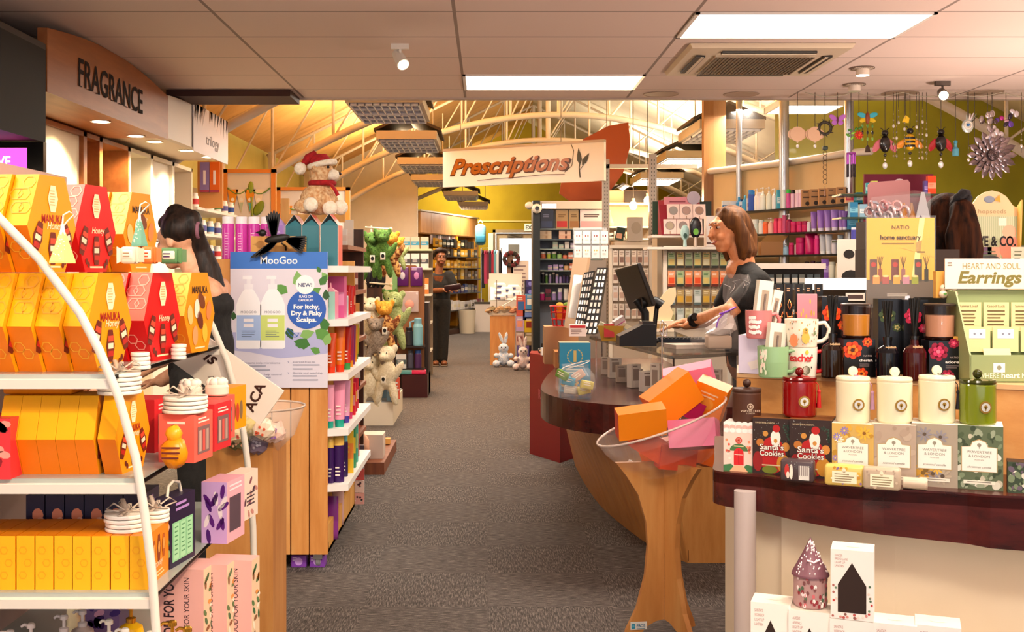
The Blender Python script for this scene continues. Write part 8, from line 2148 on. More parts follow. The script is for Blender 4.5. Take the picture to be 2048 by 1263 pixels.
for k,z in enumerate(VZ[:4]):
 for j in range(11):
  c=random.choice(('2a4a9a','3a6ab8','2a4a9a','3f8a4a','c83a3a','5a5aa0'));kk=('b',c)
  lab=f'white vitamin bottle on wall shelf {nth(k)} from top, {nth(j)} from the cabinets'
  loc=(-2.645-.05*(j%2),10.13+j*.142,z)
  if kk not in vp:
   b=MB();b.lathe([(.033,0),(.036,.01),(.036,.025)],m('f0eee8',.4),seg=12);b.lathe([(.0365,.025),(.0365,.075)],m(c,.4),seg=12);b.lathe([(.036,.075),(.03,.1),(.026,.1),(.026,.125),(.02,.128)],m('f4f0ea',.4),seg=12)
   vp[kk]=solo(b,'vitamin_bottle',lab,'bottle',loc,0,'vitamin bottles on the wall shelves')
  else:dup(vp[kk],loc,0,lab)
for px,c,t_,lab in ((409,'8a78b8','LIFE','lilac hanging vitamin banner above the wall shelves'),(429,'e06818','VITA','orange hanging vitamin banner above the wall shelves')):
 d=10.3;w=S(19,d)/2;b=MB();b.box((-w,0,0),(w,.02,S(60,d)),m(c,.4));b.rect(-.012,.012,.07,.2,-.001,m('f0e8f0'));b.rect(-w,w,0,.02,-.001,m('a83a5a'))
 solo(b,'hanging_banner',lab,'banner',(X(px,d),d,Z(384,d)))
b=MB();b.box((X(396,10.35),10.33,1.921),(X(446,10.35),10.36,Z(322,10.3)),m('d89a58',.5));solo(b,'timber_panel','plain timber panel behind the lilac and orange banners','panel',(0,0,0))
def bunting(label,px0,px1,pyt,d,n):
 t=thing('bunting_board',label,'display board',(X((px0+px1)/2,d),d,0));w=S(px1-px0,d)/2;zt=Z(pyt,d)
 b=MB();wm=m('d8883a',.45)
 for q in ((-w,0,-w+.05,zt),(w-.05,0,w,zt),(-w,zt-.04,w,zt)):b.box((q[0],-.02,q[1]),(q[2],.03,q[3]),wm)
 b.build('timber_frame',t)
 b=MB();b.box((-w+.04,0,.3),(w-.04,.02,zt-.03),m('e2dcd8',.5));b.build('white_board',t)
 b=MB();b.tube([(lerp(-w+.05,w-.06,i/10),-.012,zt-.2-.07*math.sin(PI*(i%5)/5))for i in range(11)],.008,m('7a9a4a'),4);b.build('bunting_cord',t)
 for k in range(n):
  x=lerp(-w+.08,w-.12,(k+.3)/n);b=MB();c=('e8941c','f0e0c8')[k%2];b.dec([(x-.06,zt-.22),(x+.06,zt-.22),(x,zt-.48)],-.014,m(c));b.circ(x,zt-.33,.02,-.0146,m('f4f0e8'));b.dec([(x-.022,zt-.36),(x+.022,zt-.36),(x,zt-.47)],-.0146,m('5ab0a8' if k%2==0 else 'b8c8b0'));b.build('flag',t)
 b=MB();b.tube([(w*.2,-.012,zt-.75),(w*.12,-.012,zt-.5),(w*.08,-.012,zt-.3)],.012,m('8a9a30'),5);b.ell((w*.36,-.012,zt-.42),(.05,.006,.09),m('7a8a20'),8,6,rot=Matrix.Rotation(.5,3,'Y'));b.ell((w*.06,-.012,zt-.2),(.03,.006,.07),m('8aa030'),8,6);b.build('leaf_emblem',t)
bunting('timber framed white board hung with orange and cream bunting flags',446,552,338,12.1,4)
bunting('second timber framed bunting board partly behind the teddy bear',553,700,374,13.2,4)
# brown shelf behind the pine trolley
bs=thing('brown_gift_shelf','red-brown slatted gift shelf directly behind the pine trolley','display shelves',(-1.25,6.4,0))
b=MB();b.box((0,0,0),(.40,.03,1.62),MIDW);b.build('side_panel',bs)
b=MB();b.box((0,1.0,0),(.43,1.03,1.62),DARKW);b.build('side_panel',bs)
for z in (.3,.6,.9,1.2,1.47):
 b=MB();b.box((0,.03,z),(.45,1.0,z+.025),MIDW);b.build('shelf',bs)
for i,(x,y,z,w,h,c,l)in enumerate(((.36,.3,1.495,.10,.1,'f4eee4','white lidded candle carton on top of the red-brown shelf'),(.38,.62,1.495,.06,.17,'f0e6d4','tall white carton on top of the red-brown shelf'),(.38,.3,1.225,.1,.13,'b86a3a','rust wicker pot on the upper red-brown shelf'),(.4,.6,1.225,.08,.12,'9a4a3a','dark red carton on the upper red-brown shelf'),(.4,.3,.925,.09,.2,'e88a3a','orange bottle carton on the middle red-brown shelf'),(.41,.6,.925,.08,.22,'e8a050','pale orange carton on the middle red-brown shelf'),(.41,.35,.625,.1,.16,'d8c8b0','patterned cream carton on the lower red-brown shelf'),(.41,.65,.625,.08,.16,'3a3230','black spotted carton on the lower red-brown shelf'),(.41,.4,.325,.08,.2,'5a3a26','brown jar carton low on the red-brown shelf'))):
 pack('box','gift_carton',l,'carton',(-1.25+x,6.4+y,z),w,h,c,'f0e0d0',rz=.1)
t=thing('salt_lamp_box','white carton with a pink salt lamp picture on the low brown plinth','carton',(X(742,7.5),7.55,.081));b=MB();b.box((-.09,0,0),(.075,.18,.16),m('d8c4b4',.5));b.build('carton',t)
b=MB();b.ell((-.06,-.035,.09),(.05,.03,.085),m('e0a888',.7),12,8,lump=.1);b.lathe([(.045,0),(.05,.012)],DARKW,(-.06,-.03,0),14);b.build('salt_lamp',t)
b=MB();b.box((-.13,-.1,0),(.10,.9,.08),MIDW);solo(b,'brown_plinth','low red-brown plinth on the carpet behind the pine trolley','plinth',(X(738,7.4),7.5,0))
t=thing('castor_beam','pale timber beam end with a black castor beside the salt lamp carton','trolley',(X(758,8.1),8.15,0));b=MB();b.box((-.1,0,.085),(.075,.06,.125),PINEP);b.build('beam',t);b=MB();b.lathe([(.03,-.012),(.034,0),(.03,.012)],BLK,seg=14,T=RT(0,(.03,.03,.035),0,PI/2));b.box((.02,.02,.05),(.04,.04,.085),STEEL);b.build('castor',t)
# plush toy rack
PR=9.9
pr=thing('plush_toy_rack','dark rack with chrome arms on a white base for hanging plush toys','display rack',(X(755,PR),PR,0))
b=MB();b.box((X(727,9.75)-X(755,PR),-.15,.0),(X(786,9.75)-X(755,PR),.95,.2),m('e6dac4',.5));b.box((X(729,9.75)-X(755,PR),-.13,.2),(X(784,9.75)-X(755,PR),.93,.21),m('7a8088',.4));b.build('base',pr)
b=MB();b.box((-.14,.42,.2),(.0,.48,1.66),DARKW);b.build('upright',pr)
b=MB()
for z in (1.72,1.22):b.tube([(-.14,.3,z+.02),(.10,.2,z)],.009,m('efe0c8',.4),6);b.ell((.10,.2,z),.018,m('e8d0a8'))
b.tube([(-.1,.42,1.2),(-.1,.42,1.76)],.01,m('e8d8c0',.4),6);b.build('hanging_arm',pr)
GREEN=FUR('croc_fur','355a1e','608a38');OLV=FUR('dino_fur','8a9a58','b8c488');GIR=speck('giraffe_fur','7a3a14','e0a860',28,.9,.3,(1,1,1),.46,.54);GRY=FUR('elephant_fur','7a6a5c','a09080');LAMB=FUR('lamb_fur','d8c8a4','f0e4c8');LION=FUR('lion_fur','d8881c','f0b040')
def plush(label,px,py,d,k,fur,head=None,tagc=True,name='plush_animal'):
 t=thing(name,label,'plush toy',P(px,py,d),random.uniform(-.3,.3));fur2=head or fur
 b=MB();b.ell((0,0,.12*k),(.06*k,.05*k,.09*k),fur);
 for s_ in (-1,1):b.ell((s_*.045*k,-.02,.02*k),(.026*k,.028*k,.08*k),fur,rot=Matrix.Rotation(-s_*.2,3,'Y'));b.ell((s_*.07*k,-.02,.14*k),(.022*k,.024*k,.07*k),fur,rot=Matrix.Rotation(s_*.5,3,'Y'))
 furry(b,'body',t,.005,.011)
 b=MB();b.ell((0,-.01,.24*k),(.055*k,.05*k,.05*k),fur2);b.ell((0,-.05*k,.225*k),(.03*k,.035*k,.025*k),fur2)
 for s_ in (-1,1):b.ell((s_*.05*k,0,.275*k),(.018*k,.012*k,.024*k),fur2)
 furry(b,'head',t,.004,.01)
 for s_ in (-1,1):
  b=MB();b.ell((s_*.02*k,-.062*k,.25*k),.006,BLKG,8,5);b.build('eye',t)
 if tagc:
  b=MB();b.rbox((-.022,-.004,-.035),(.022,0,.03),.003,m('f2ead8',.4));b.circ(0,0,.015,-.0046,BLK,.018,12);b.build('swing_tag',t,(.01,-.075*k,.1*k))
for i,(px,py,d,k,f,hd_,tg,l)in enumerate(((744,545,9.95,1.25,GREEN,None,True,'green plush crocodile on the upper arm, nearer the trolley'),(765,540,9.9,1.25,GREEN,None,True,'green plush crocodile on the upper arm, nearer the aisle'),(783,540,10.1,1.2,GIR,LION,False,'plush giraffe hanging on the upper arm of the toy rack'),(797,530,10.35,.9,OLV,LION,False,'olive plush dinosaur behind the giraffe on the upper arm'),
 (742,680,9.85,1.3,LAMB,None,False,'cream plush lamb hanging on the lower arm of the toy rack'),(751,715,9.75,1.2,GRY,None,False,'grey plush elephant hanging below the cream lamb'),(769,690,9.8,1.35,GIR,LION,True,'plush lion-headed giraffe on the lower arm of the toy rack'),(789,680,10.0,1.5,OLV,None,False,'olive plush crocodile at the aisle end of the lower arm'),(780,655,10.15,1.2,OLV,GREEN,False,'pale green plush dinosaur behind the giraffe on the lower arm'),
 (740,805,9.8,1.45,LAMB,None,False,'cream plush dog low on the toy rack, nearer the trolley'),(774,790,9.75,1.5,LAMB,None,True,'cream plush dog low on the toy rack, nearer the aisle'),(760,765,9.95,1.1,GRY,LAMB,False,'taupe plush rabbit between the cream dogs'))):
 plush(l,px,py,d,k,f,hd_,tg)
for i in range(4):
 b=MB();b.ell((0,0,0),(.03,.03,.09),m('14121c',.6),9,7);solo(b,'black_plush',f'black plush tail hanging under the green crocodiles, {nth(i)} from the trolley','plush toy',P(738+i*9,556,10.2))
for i,(px,c,w)in enumerate(((782,'8ab0c8',16),(792,'d8583a',12),(770,'6a8a9a',20))):
 b=MB();b.box((-S(w,10)/2,-.02,0),(S(w,10)/2,.02,.19),m(c,.4));b.lines(-.03,.02,.15,3,.03,.012,-.0206,m('f0e8e0'));solo(b,'picture_book',f'upright picture book on the white toy rack base, {nth(i)} in the group','book',(X(px,9.85),9.82+.1*i,.211),.2)
# brown arched accessory stand
AD=12.0
ar=thing('arched_accessory_stand','dark timber stand with arched back board of phone and drink accessories','display stand',(X(825,AD),AD,0))
def ax(px):return X(px,AD)-X(825,AD)
b=MB();wm=m('8f5c34',.5);x0,x1=ax(793),ax(848);zt=Z(530,AD)
b.prism([(x0,.3),(x1,.3),(x1,zt-.12),(x1-.03,zt-.05),(x1-.1,zt),(x0,zt)],'y',.1,.14,wm,side=BLK);b.build('back_board',ar)
b=MB();b.box((ax(805),-.12,0),(ax(856),.5,.24),m('3a0e10',.35));b.box((ax(785),.14,0),(ax(856),.5,1.0),m('2a1a14',.5));b.build('base',ar)
for py in (690,735):
 b=MB();b.box((ax(793),-.1,Z(py,AD)-.02),(ax(850),.1,Z(py,AD)),m('2a2220',.3));b.build('shelf',ar)
b=MB();b.box((ax(785),.0,.9),(ax(794),.14,Z(527,AD)),m('7fb070',.5));b.build('green_side',ar)
for i,px in enumerate((804,832)):
 b=MB();w,h=S(24,AD),S(38,AD);b.rbox((-w/2,-.02,0),(w/2,0,h),.015,m('5a1a6a',.3));b.ell((0,-.022,h*.55),(w*.22,.006,h*.2),m('d8d0e0' if i==0 else 'd08ac8',.3));b.lines(-w*.4,w*.1,h*.95,2,h*.07,h*.03,-.0206,m('e0c8e8'));solo(b,'purple_gadget_pack',f'purple gadget pack hanging on the arched board, {nth(i)} from the toy rack','pack',(X(px,AD),AD+.095,Z(572,AD)))
b=MB();b.rbox((-.10,-.03,0),(.10,.0,S(42,AD)),.01,m('e8d0cc',.1,alpha=.6));b.ell((0,-.02,.08),(.06,.02,.06),m('e0a090',.5));solo(b,'clear_pouch','clear plastic pouch with peach contents hanging on the arched board','pouch',(X(818,AD),AD+.09,Z(624,AD)))
zz_=Z(690,AD);bt=thing('drink_bottle','large pale teal drink bottle with handle on the arched stand shelf','bottle',(X(836,AD),AD-.02,zz_));w=S(20,AD)/2;b=MB();b.lathe([(w*.95,0),(w,.01),(w,.2),(w*.7,.24)],m('7fb8c8',.4),seg=18);b.build('bottle_body',bt);b=MB();b.lathe([(w*.75,.235),(w*.75,.285),(w*.5,.295)],m('7ab0c4',.4),seg=16);b.tube([(-w*.7,0,.26),(-w*1.5,0,.25),(-w*1.5,0,.16)],.012,m('7ab0c4',.4),6);b.build('lid',bt)
shelfrow('the arched stand shelf','the toy rack',AD-.03,zz_,[(803,14,26,'jar','c83a2a','d8d0d0','red lidded cup'),(818,15,36,'cyl','2a2a30','14141a','black printed flask')],True)
shelfrow('the lower arched stand shelf','the toy rack',AD-.03,Z(735,AD),[(803,20,28,'box','d8d8d4','4a5a5a','white gadget carton'),(821,13,36,'cyl','4a4a5a','3a3a42','grey printed flask'),(836,14,36,'cyl','4a2a5a','2a4a8a','violet printed flask')],True)
for i,(px,c)in enumerate(((812,'5a9a98'),(838,'d8305a'),(826,'2a4a6a'))):
 b=MB();b.rbox((-.08,-.06,0),(.08,.06,.05),.012,m(c,.25));solo(b,'glasses_case',f'soft glasses case on the low dark base of the arched stand, {nth(i)} in the group','case',(X(px,AD),AD-.05+.1*(i==2),.241 if i!=2 else .241))
# white gondola with boxes behind the arched stand
wg=thing('white_wall_gondola','white gondola of boxed goods behind the arched accessory stand','display shelves',(X(836,14),14.2,0))
for z in (.35,.7,1.05,1.38,1.62):
 b=MB();b.box((-.34,-.1,z-.025),(.16,.3,z),m('cdd0a8' if z>1.6 else 'e4dccc',.4));b.build('shelf',wg)
b=MB();b.box((-.34,.3,0),(.16,.34,1.62),m('8a7a6a',.6));b.build('back_panel',wg)
for k,z in enumerate((1.62,1.38,1.05,.7)):
 for j in range(4):
  c,c2=(('cfc8b0','3a9ac0'),('e6e2de','4a4a50'),('e8843a','f4e4d4'),('d8d0c8','6a8a9a'))[k]
  pack('box','boxed_goods',f'boxed goods on the white gondola, shelf {nth(k)} from top, {nth(j)} from the arched stand','box',(X(836,14)-.27+j*.115,14.14,z),.1,(.15,.18,.2,.18)[k],c,c2)
# slatwall unit along the far angled wall
A_=(-1.36,22.7);ang=math.atan2(3.5,1.13);L_=3.68
su=thing('slatwall_unit','angled timber wall unit with yellow slatwall and plain header panels far left','wall unit',(A_[0],A_[1],0),ang)
b=MB();b.box((0,.02,2.1),(L_,.3,2.55),m('b8854a',.45));b.box((-.03,-.03,2.55),(L_+.03,.3,2.58),m('ead8b0',.4))
b.build('header',su)
for k in range(6):
 b=MB();b.box((k*.613+.006,0,2.12),((k+1)*.613-.006,.02,2.54),BEECH);b.build('header_panel',su)
b=MB();b.box((0,.25,.1),(L_,.3,2.1),m('c98a1c',.5));b.box((2.2,.0,.1),(2.3,.25,2.1),m('d89018',.5));b.box((L_-.1,-.02,.0),(L_,.3,2.12),m('c8862c',.5));b.build('yellow_slatwall',su)
for z in (.12,.5,.85,1.15,1.4,1.65):
 b=MB();b.box((.6,-.12-(.2 if z<.6 else 0),z-.02),(L_-.15,.25,z),m('2a2622',.3));b.build('shelf',su)
b=MB();b.box((.55,-.34,0),(L_-.1,.25,.1),m('3a2018',.5));b.build('plinth',su)
Ms=Matrix.Translation((A_[0],A_[1],0))@Matrix.Rotation(ang,4,'Z')
random.seed(77);cnt=0
for cz,(z,cols,h)in enumerate(((.5,['d8d0d0','e8e0d8','5a5a8a','8a2a4a'],.22),(.85,['2a3a7a','3a2a5a','e8e0d8','7a7a80'],.2),(1.15,['d8a01c','e0b030','6a4a1c'],.24),(1.4,['d89a1c','c88a18','e0b040'],.18),(1.65,['d8981c','2a221a','e0a828'],.18),(1.87,['14120f','b8841c','2a2620'],.2))):
 for j in range(12):
  x=.72+j*.235;p=Ms@Vector((x,-.06-(.16 if z<.6 else 0),z if z<1.8 else 1.84));cnt+=1
  c=random.choice(cols)
  pack('box','pharmacy_pack',f'pack on {nth(cz)} shelf of the far yellow wall unit, {nth(j)} from the aisle end','pack',p,.18,h*random.uniform(.75,1),c,random.choice(('f0e8d8','d8c8a0','3a2a1a')),rz=ang,dep=.05)
for j in range(14):
 p=Ms@Vector((.75+j*.11,.05,1.9));b=MB();b.box((-.045,-.01,-.0),(.045,.01,.2),m(random.choice(('a88a8a','3a3230','c8b0a8','6a5048','d8c8c0')),.5));solo(b,'hosiery_pack',f'hanging sock pack under the timber header, {nth(j)} from the woman in black','pack',p,ang)
# backpack, clothes and bin near the back door
t=thing('backpack','pale blue backpack hanging at the end of the far wall unit','backpack',P(961,490,25));b=MB();b.rbox((-.12,-.1,0),(.12,.1,.46),.07,m('6fa8b4',.6));b.build('bag_body',t);b=MB();b.rbox((-.1,-.14,.04),(.1,-.08,.22),.04,m('2a7a98',.6));b.build('front_pocket',t);b=MB();b.tube([(-.05,0,.5),(0,0,.56),(.05,0,.5)],.012,m('c8e0e4'),6);b.build('handle',t)
rl_=thing('clothes_rail','rail of hanging garments beside the back door','clothes rail',(X(966,25)+.16,25.2,0));b=MB();b.tube([(-.2,0,0),(-.2,0,1.85),(.25,0,1.85),(.25,0,0)],.015,STEEL,6);b.build('rail',rl_)
for k in range(8):
 b=MB();c=('1e1a20','b83a5a','7a2a3a','3a3a40','a82a3a','6aa0a8','e8e0d8','2a2226')[k];x=-.17+k*.055;b.add([(x-.02,-.02,1.8),(x+.02,-.02,1.8),(x+.05,-.14,1.7),(x+.06,-.16,.95+.1*(k%3)),(x-.02,-.16,.95+.1*(k%3)),(x-.03,-.14,1.7)],[(0,5,4,3,2,1)],m(c,.8));b.box((x-.02,-.15,1.0+.1*(k%3)),(x+.03,.15,1.72),m(c,.8));b.build('garment',rl_)
b=MB();b.lathe([(.15,.01),(.16,0),(.19,.5)],m('c8bca8',.5),seg=20,cap=False);solo(b,'waste_bin','pale bin on the carpet before the far wall unit','bin',(X(934,24),24.0,0))
b=MB();b.box((-.2,-.1,0),(.3,.3,.62),m('e0d4cc',.5));b.box((-.22,-.12,.62),(.32,.32,.65),m('2a2018',.4));solo(b,'white_low_table','low white display table at the end of the far wall unit','table',(X(958,25)+.12,24.6,0))
# ------------------------------------------------------------------ people
def skin(c1,c2):return speck('skin_'+c1,c1,c2,30,.5)
def melt(b,name,parent,vox=.008,it=4,fac=.5):
 o=b.build(name,parent)
 r=o.modifiers.new('merge','REMESH');r.mode='VOXEL';r.voxel_size=vox;r.use_smooth_shade=True
 s=o.modifiers.new('soften','SMOOTH');s.iterations=it;s.factor=fac
 return o
def limb(b,pts,rs,mat):
 """tapering limb through joints"""
 b.tube(pts,rs,mat,12)
 for p,r in zip(pts,rs):b.ell(p,(r,r,r),mat,12,8)
def head(b,c,yaw,mat,k=1.,tilt=0.):
 """skull, jaw, nose, lips, ears; faces local -y before the turn"""
 Rm=Matrix.Rotation(yaw,3,'Z')@Matrix.Rotation(tilt,3,'X');c=Vector(c)
 def e(p,r,rx=0.):b.ell(c+Rm@(Vector(p)*k),[q*k for q in r],mat,16,10,rot=Rm@Matrix.Rotation(rx,3,'X'))
 e((0,.012,.03),(.074,.094,.085));e((0,-.03,-.03),(.058,.062,.075));e((0,-.05,-.085),(.032,.03,.022))
 e((0,-.068,.052),(.05,.022,.013));e((0,-.099,.006),(.011,.016,.028),-.3);e((0,-.112,-.014),(.014,.014,.011))
 for s in (-1,1):e((s*.036,-.072,-.022),(.024,.026,.022));e((s*.074,.015,-.005),(.008,.019,.03));e((s*.03,-.086,.043),(.022,.01,.007))
 e((0,-.092,-.046),(.024,.009,.006));e((0,-.090,-.057),(.021,.009,.007))
 return Rm,c,k
def face(root,H,lipc='b8584a',browc='3a2416',smile=False):
 Rm,c,k=H
 def at_(p):return c+Rm@(Vector(p)*k)
 for s in (-1,1):
  b=MB();b.ell(at_((s*.031,-.075,.027)),(.012*k,.010*k,.006*k),m('cbb8a8',.3),12,8);b.ell(at_((s*.031,-.083,.027)),(.0062*k,.004*k,.0056*k),m('1e120b',.15),10,6);b.build('eye',root)
  b=MB();b.tube([at_((s*.014,-.089,.045)),at_((s*.032,-.088,.051)),at_((s*.05,-.075,.045))],[.0035,.004,.002],m(browc,.8),6);b.build('eyebrow',root)
 u=.010 if smile else 0
 b=MB();b.tube([at_((-.026,-.088,-.049+u)),at_((-.012,-.099,-.051)),at_((.012,-.099,-.051)),at_((.026,-.088,-.049+u))],[.003,.0055,.0055,.003],m(lipc,.4),6);b.build('mouth',root)
 if smile:b=MB();b.tube([at_((-.018,-.0985,-.047)),at_((0,-.1045,-.05)),at_((.018,-.0985,-.047))],.0032,m('f6efe6',.3),6);b.build('teeth',root)
def hand(b,wrist,d,n,mat,curl=.5,k=1.,side=1):
 """palm and five bent fingers; d = pointing direction, n = back-of-hand normal"""
 w=Vector(wrist);d=Vector(d).normalized();n=Vector(n);n=(n-n.dot(d)*d).normalized();s=d.cross(n)*side
 b.tube([w,w+d*.04*k,w+d*.085*k],[.022*k,.03*k,.028*k],mat,10,flat=.5)
 b.ell(w+d*.05*k,(.032*k,.032*k,.018*k),mat,10,7)
 for j,(o,l)in enumerate(((-.029,.068),(-.010,.078),(.009,.072),(.027,.056))):
  p0=w+d*.08*k+s*o*k;a=curl*.35;dd=(d+s*o*2.2).normalized();pts=[p0]
  for q,f in enumerate((.42,.33,.25)):
   ang_=a*(q+1)*1.3;pts.append(pts[-1]+(dd*math.cos(ang_)-n*math.sin(ang_))*l*f*k)
  limb(b,pts,[.0092*k,.0086*k,.008*k,.0068*k],mat)
 t0=w+d*.025*k-s*.026*k;t1=t0+(d*.6-s*.8-n*.25).normalized()*.035*k;t2=t1+(d*.95-s*.25-n*.3).normalized()*.03*k
 limb(b,[t0,t1,t2],[.0125*k,.0105*k,.0085*k],mat)
def strands(b,paths,r,mat):
 for p in paths:b.tube(p,r,mat,5)
# 1. the shop assistant at the till
SK=skin('d98a58','e8a070');d=5.75
cl=thing('person','smiling woman with shoulder-length brown hair in black top typing at the till','person',(X(1490,d),d,0))
ox=X(1490,d)
def L(px,py,dd):return Vector((X(px,dd)-ox,dd-d,Z(py,dd)))
b=MB();hc=L(1457,462,d);H=head(b,hc,-1.25,SK,.98,.12)
limb(b,[L(1470,490,d),L(1488,525,d+.0)],[.05,.058],SK)
b.ell(L(1478,540,d),(.07,.08,.06),SK)
for sgn,sh,el,wr_ in ((1,L(1516,568,5.62),L(1458,622,5.52),L(1388,640,5.80)),(-1,L(1468,570,5.95),L(1432,635,6.0),L(1372,650,6.12))):
 limb(b,[sh,sh.lerp(el,.5),el,el.lerp(wr_,.45),wr_],[.052,.048,.042,.037,.026],SK)
 hand(b,wr_,L(1328,646 if sgn>0 else 652,wr_.y+d+.02)-wr_,(.1,-.1,1),SK,.5,.95,sgn)
b.ell(L(1500,640,d),(.13,.1,.2),SK);b.ell(L(1510,720,d),(.15,.11,.14),SK)
for s in (-1,1):limb(b,[Vector((.06+s*.02,s*.09,.78)),Vector((.05,s*.1,.45)),Vector((.06,s*.1,.07))],[.085,.06,.042],SK);b.ell((.02,s*.1,.045),(.11,.045,.04),SK)
melt(b,'body',cl,.0062,3)
face(cl,H,'c05a4a','4a2c18',True)
BLKC=speck('black_cloth','0d0c0c','1a1816',40,.85,.3)
b=MB();tr_=[(L(1485,533,d),.085,.06),(L(1500,552,d),.185,.1),(L(1503,590,d),.19,.115),(L(1498,640,d),.165,.12),(L(1500,690,d),.165,.125),(L(1506,740,d),.18,.13)]
vs=[];ns_=20
for c,rw,rd_ in tr_:
 for i in range(ns_):
  t=2*PI*i/ns_;vs.append(c+Vector((rd_*math.cos(t)+.0+.25*rw*math.sin(t)*-.2,rw*math.sin(t),-.02*math.cos(t))))
b.add(vs,[(j*ns_+i,j*ns_+(i+1)%ns_,(j+1)*ns_+(i+1)%ns_,(j+1)*ns_+i)for j in range(len(tr_)-1)for i in range(ns_)]+[tuple(range(ns_))[::-1],tuple(range(ns_*5,ns_*6))],BLKC,True)
for sh,el in ((L(1524,560,5.60),L(1472,612,5.53)),(L(1478,562,5.94),L(1440,620,5.99))):limb(b,[L(1492,540,d),sh+Vector((-.02,0,-.01)),sh.lerp(el,.55),sh.lerp(el,.8)],[.06,.066,.062,.058],BLKC)
melt(b,'black_top',cl,.011,6)
b=MB()
for s in (-1,1):limb(b,[Vector((.06,s*.06,.92)),Vector((.06,s*.09,.7)),Vector((.05,s*.1,.42)),Vector((.06,s*.1,.1))],[.12,.1,.075,.06],BLKC)
melt(b,'trousers',cl,.014,4)
b=MB();wc=L(1383,641,5.79);dv=(L(1458,622,5.52)-wc).normalized();q=dv.to_track_quat('Z','Y').to_matrix().to_4x4()
b.lathe([(.034,-.012),(.036,0),(.034,.012)],BLK,seg=16,T=Matrix.Translation(wc+dv*.02)@q);b.lathe([(0,.0),(.02,0),(.021,.008),(.017,.011),(0,.011)],BLKG,seg=18,T=Matrix.Translation(wc+dv*.02+Vector((0,-.032,.016)))@Matrix.Rotation(1.1,4,'X'));b.build('wristwatch',cl)
HAIR=speck('brown_hair','3a1e0c','7c4e24',38,.6,.5,(1,1,.12),.3,.7,spec=.25)
b=MB();Rm,c,k=H
def hp(p):return c+Rm@(Vector(p)*k)
b.ell(hp((0,.025,.052)),(.088,.098,.082),HAIR,18,12)
for s in (-1,1):limb(b,[hp((s*.03,-.022,.108)),hp((s*.072,.01,.06)),hp((s*.085,.03,-.02)),hp((s*.083,.03,-.09)),hp((s*.07,.02,-.135))],[.022,.03,.038,.038,.02],HAIR)
limb(b,[hp((0,.075,.04)),hp((0,.1,-.04)),hp((0,.095,-.11)),hp((0,.075,-.15))],[.06,.06,.058,.03],HAIR)
for a in range(9):t=-.2+a*.42;limb(b,[hp((.075*math.cos(t),.03+.075*math.sin(t),-.05)),hp((.085*math.cos(t),.035+.08*math.sin(t),-.11)),hp((.075*math.cos(t+.2),.03+.075*math.sin(t+.2),-.155))],[.024,.024,.009],HAIR)
melt(b,'hair',cl,.007,3)
# 2. customer with ponytail behind the honey gondola
SK2=skin('d89a74','e8b08c');DH=speck('dark_hair','120c0a','2f2019',60,.5,.4,(1,1,.1),spec=.25)
d=4.75;ox=X(385,d)
c2=thing('person','woman with long black ponytail and black top behind the honey gift gondola','person',(ox,d,0))
b=MB();H=head(b,L(356,484,d),-2.0,SK2,.98,.25);limb(b,[L(372,500,d),L(392,545,d)],[.048,.056],SK2)
for s in (-1,1):sh=Vector((.02+s*.06,s*.15,1.27));limb(b,[sh,sh+Vector((-.05,.0,-.28)),sh+Vector((-.25,-.02,-.4))],[.05,.042,.03],SK2);hand(b,sh+Vector((-.25,-.02,-.4)),(-1,0,-.2),(0,0,1),SK2,.6,.95,s)
b.ell((.04,0,1.24),(.11,.17,.1),SK2);b.ell((.04,0,1.0),(.11,.15,.25),SK2)
for s in (-1,1):limb(b,[Vector((.04,s*.08,.85)),Vector((.03,s*.09,.45)),Vector((.05,s*.09,.06))],[.085,.06,.042],SK2);b.ell((.0,s*.09,.04),(.11,.042,.036),SK2)
melt(b,'body',c2,.008,3);face(c2,H)
b=MB();b.ell((.04,0,1.14),(.125,.175,.14),BLKC);b.ell((.04,0,.98),(.14,.185,.28),BLKC);b.tube([(.1,.12,1.2),(.02,.1,1.325),(-.06,.1,1.22)],.016,BLKC,6);b.tube([(.1,-.12,1.2),(.02,-.1,1.325),(-.06,-.1,1.22)],.016,BLKC,6);b.ell((.06,0,1.2),(.12,.16,.08),BLKC);melt(b,'black_top',c2,.01,4)
b=MB()
for s in (-1,1):limb(b,[Vector((.04,s*.07,.9)),Vector((.04,s*.09,.5)),Vector((.05,s*.09,.08))],[.12,.08,.06],BLKC)
melt(b,'trousers',c2,.014,4)
b=MB();Rm,c,k=H;b.ell(hp((0,.028,.05)),(.084,.092,.078),DH,18,12);limb(b,[hp((0,-.05,.1)),hp((0,.02,.115)),hp((0,.09,.07)),hp((0,.115,.02))],[.03,.05,.05,.03],DH)
limb(b,[hp((0,.11,.02)),L(402,500,d+.0),L(415,540,d),L(425,580,d),L(425,620,d-.01),L(418,640,d)],[.028,.042,.055,.056,.045,.015],DH)
hh_=melt(b,'hair',c2,.007,3)
b=MB();b.tube([hp((0,.12,.02))+Vector((.0,.033*math.cos(t),.033*math.sin(t)))for t in [i*PI/6 for i in range(12)]],.008,m('8a5a6a',.7),6,closed=True);b.build('hair_tie',c2)
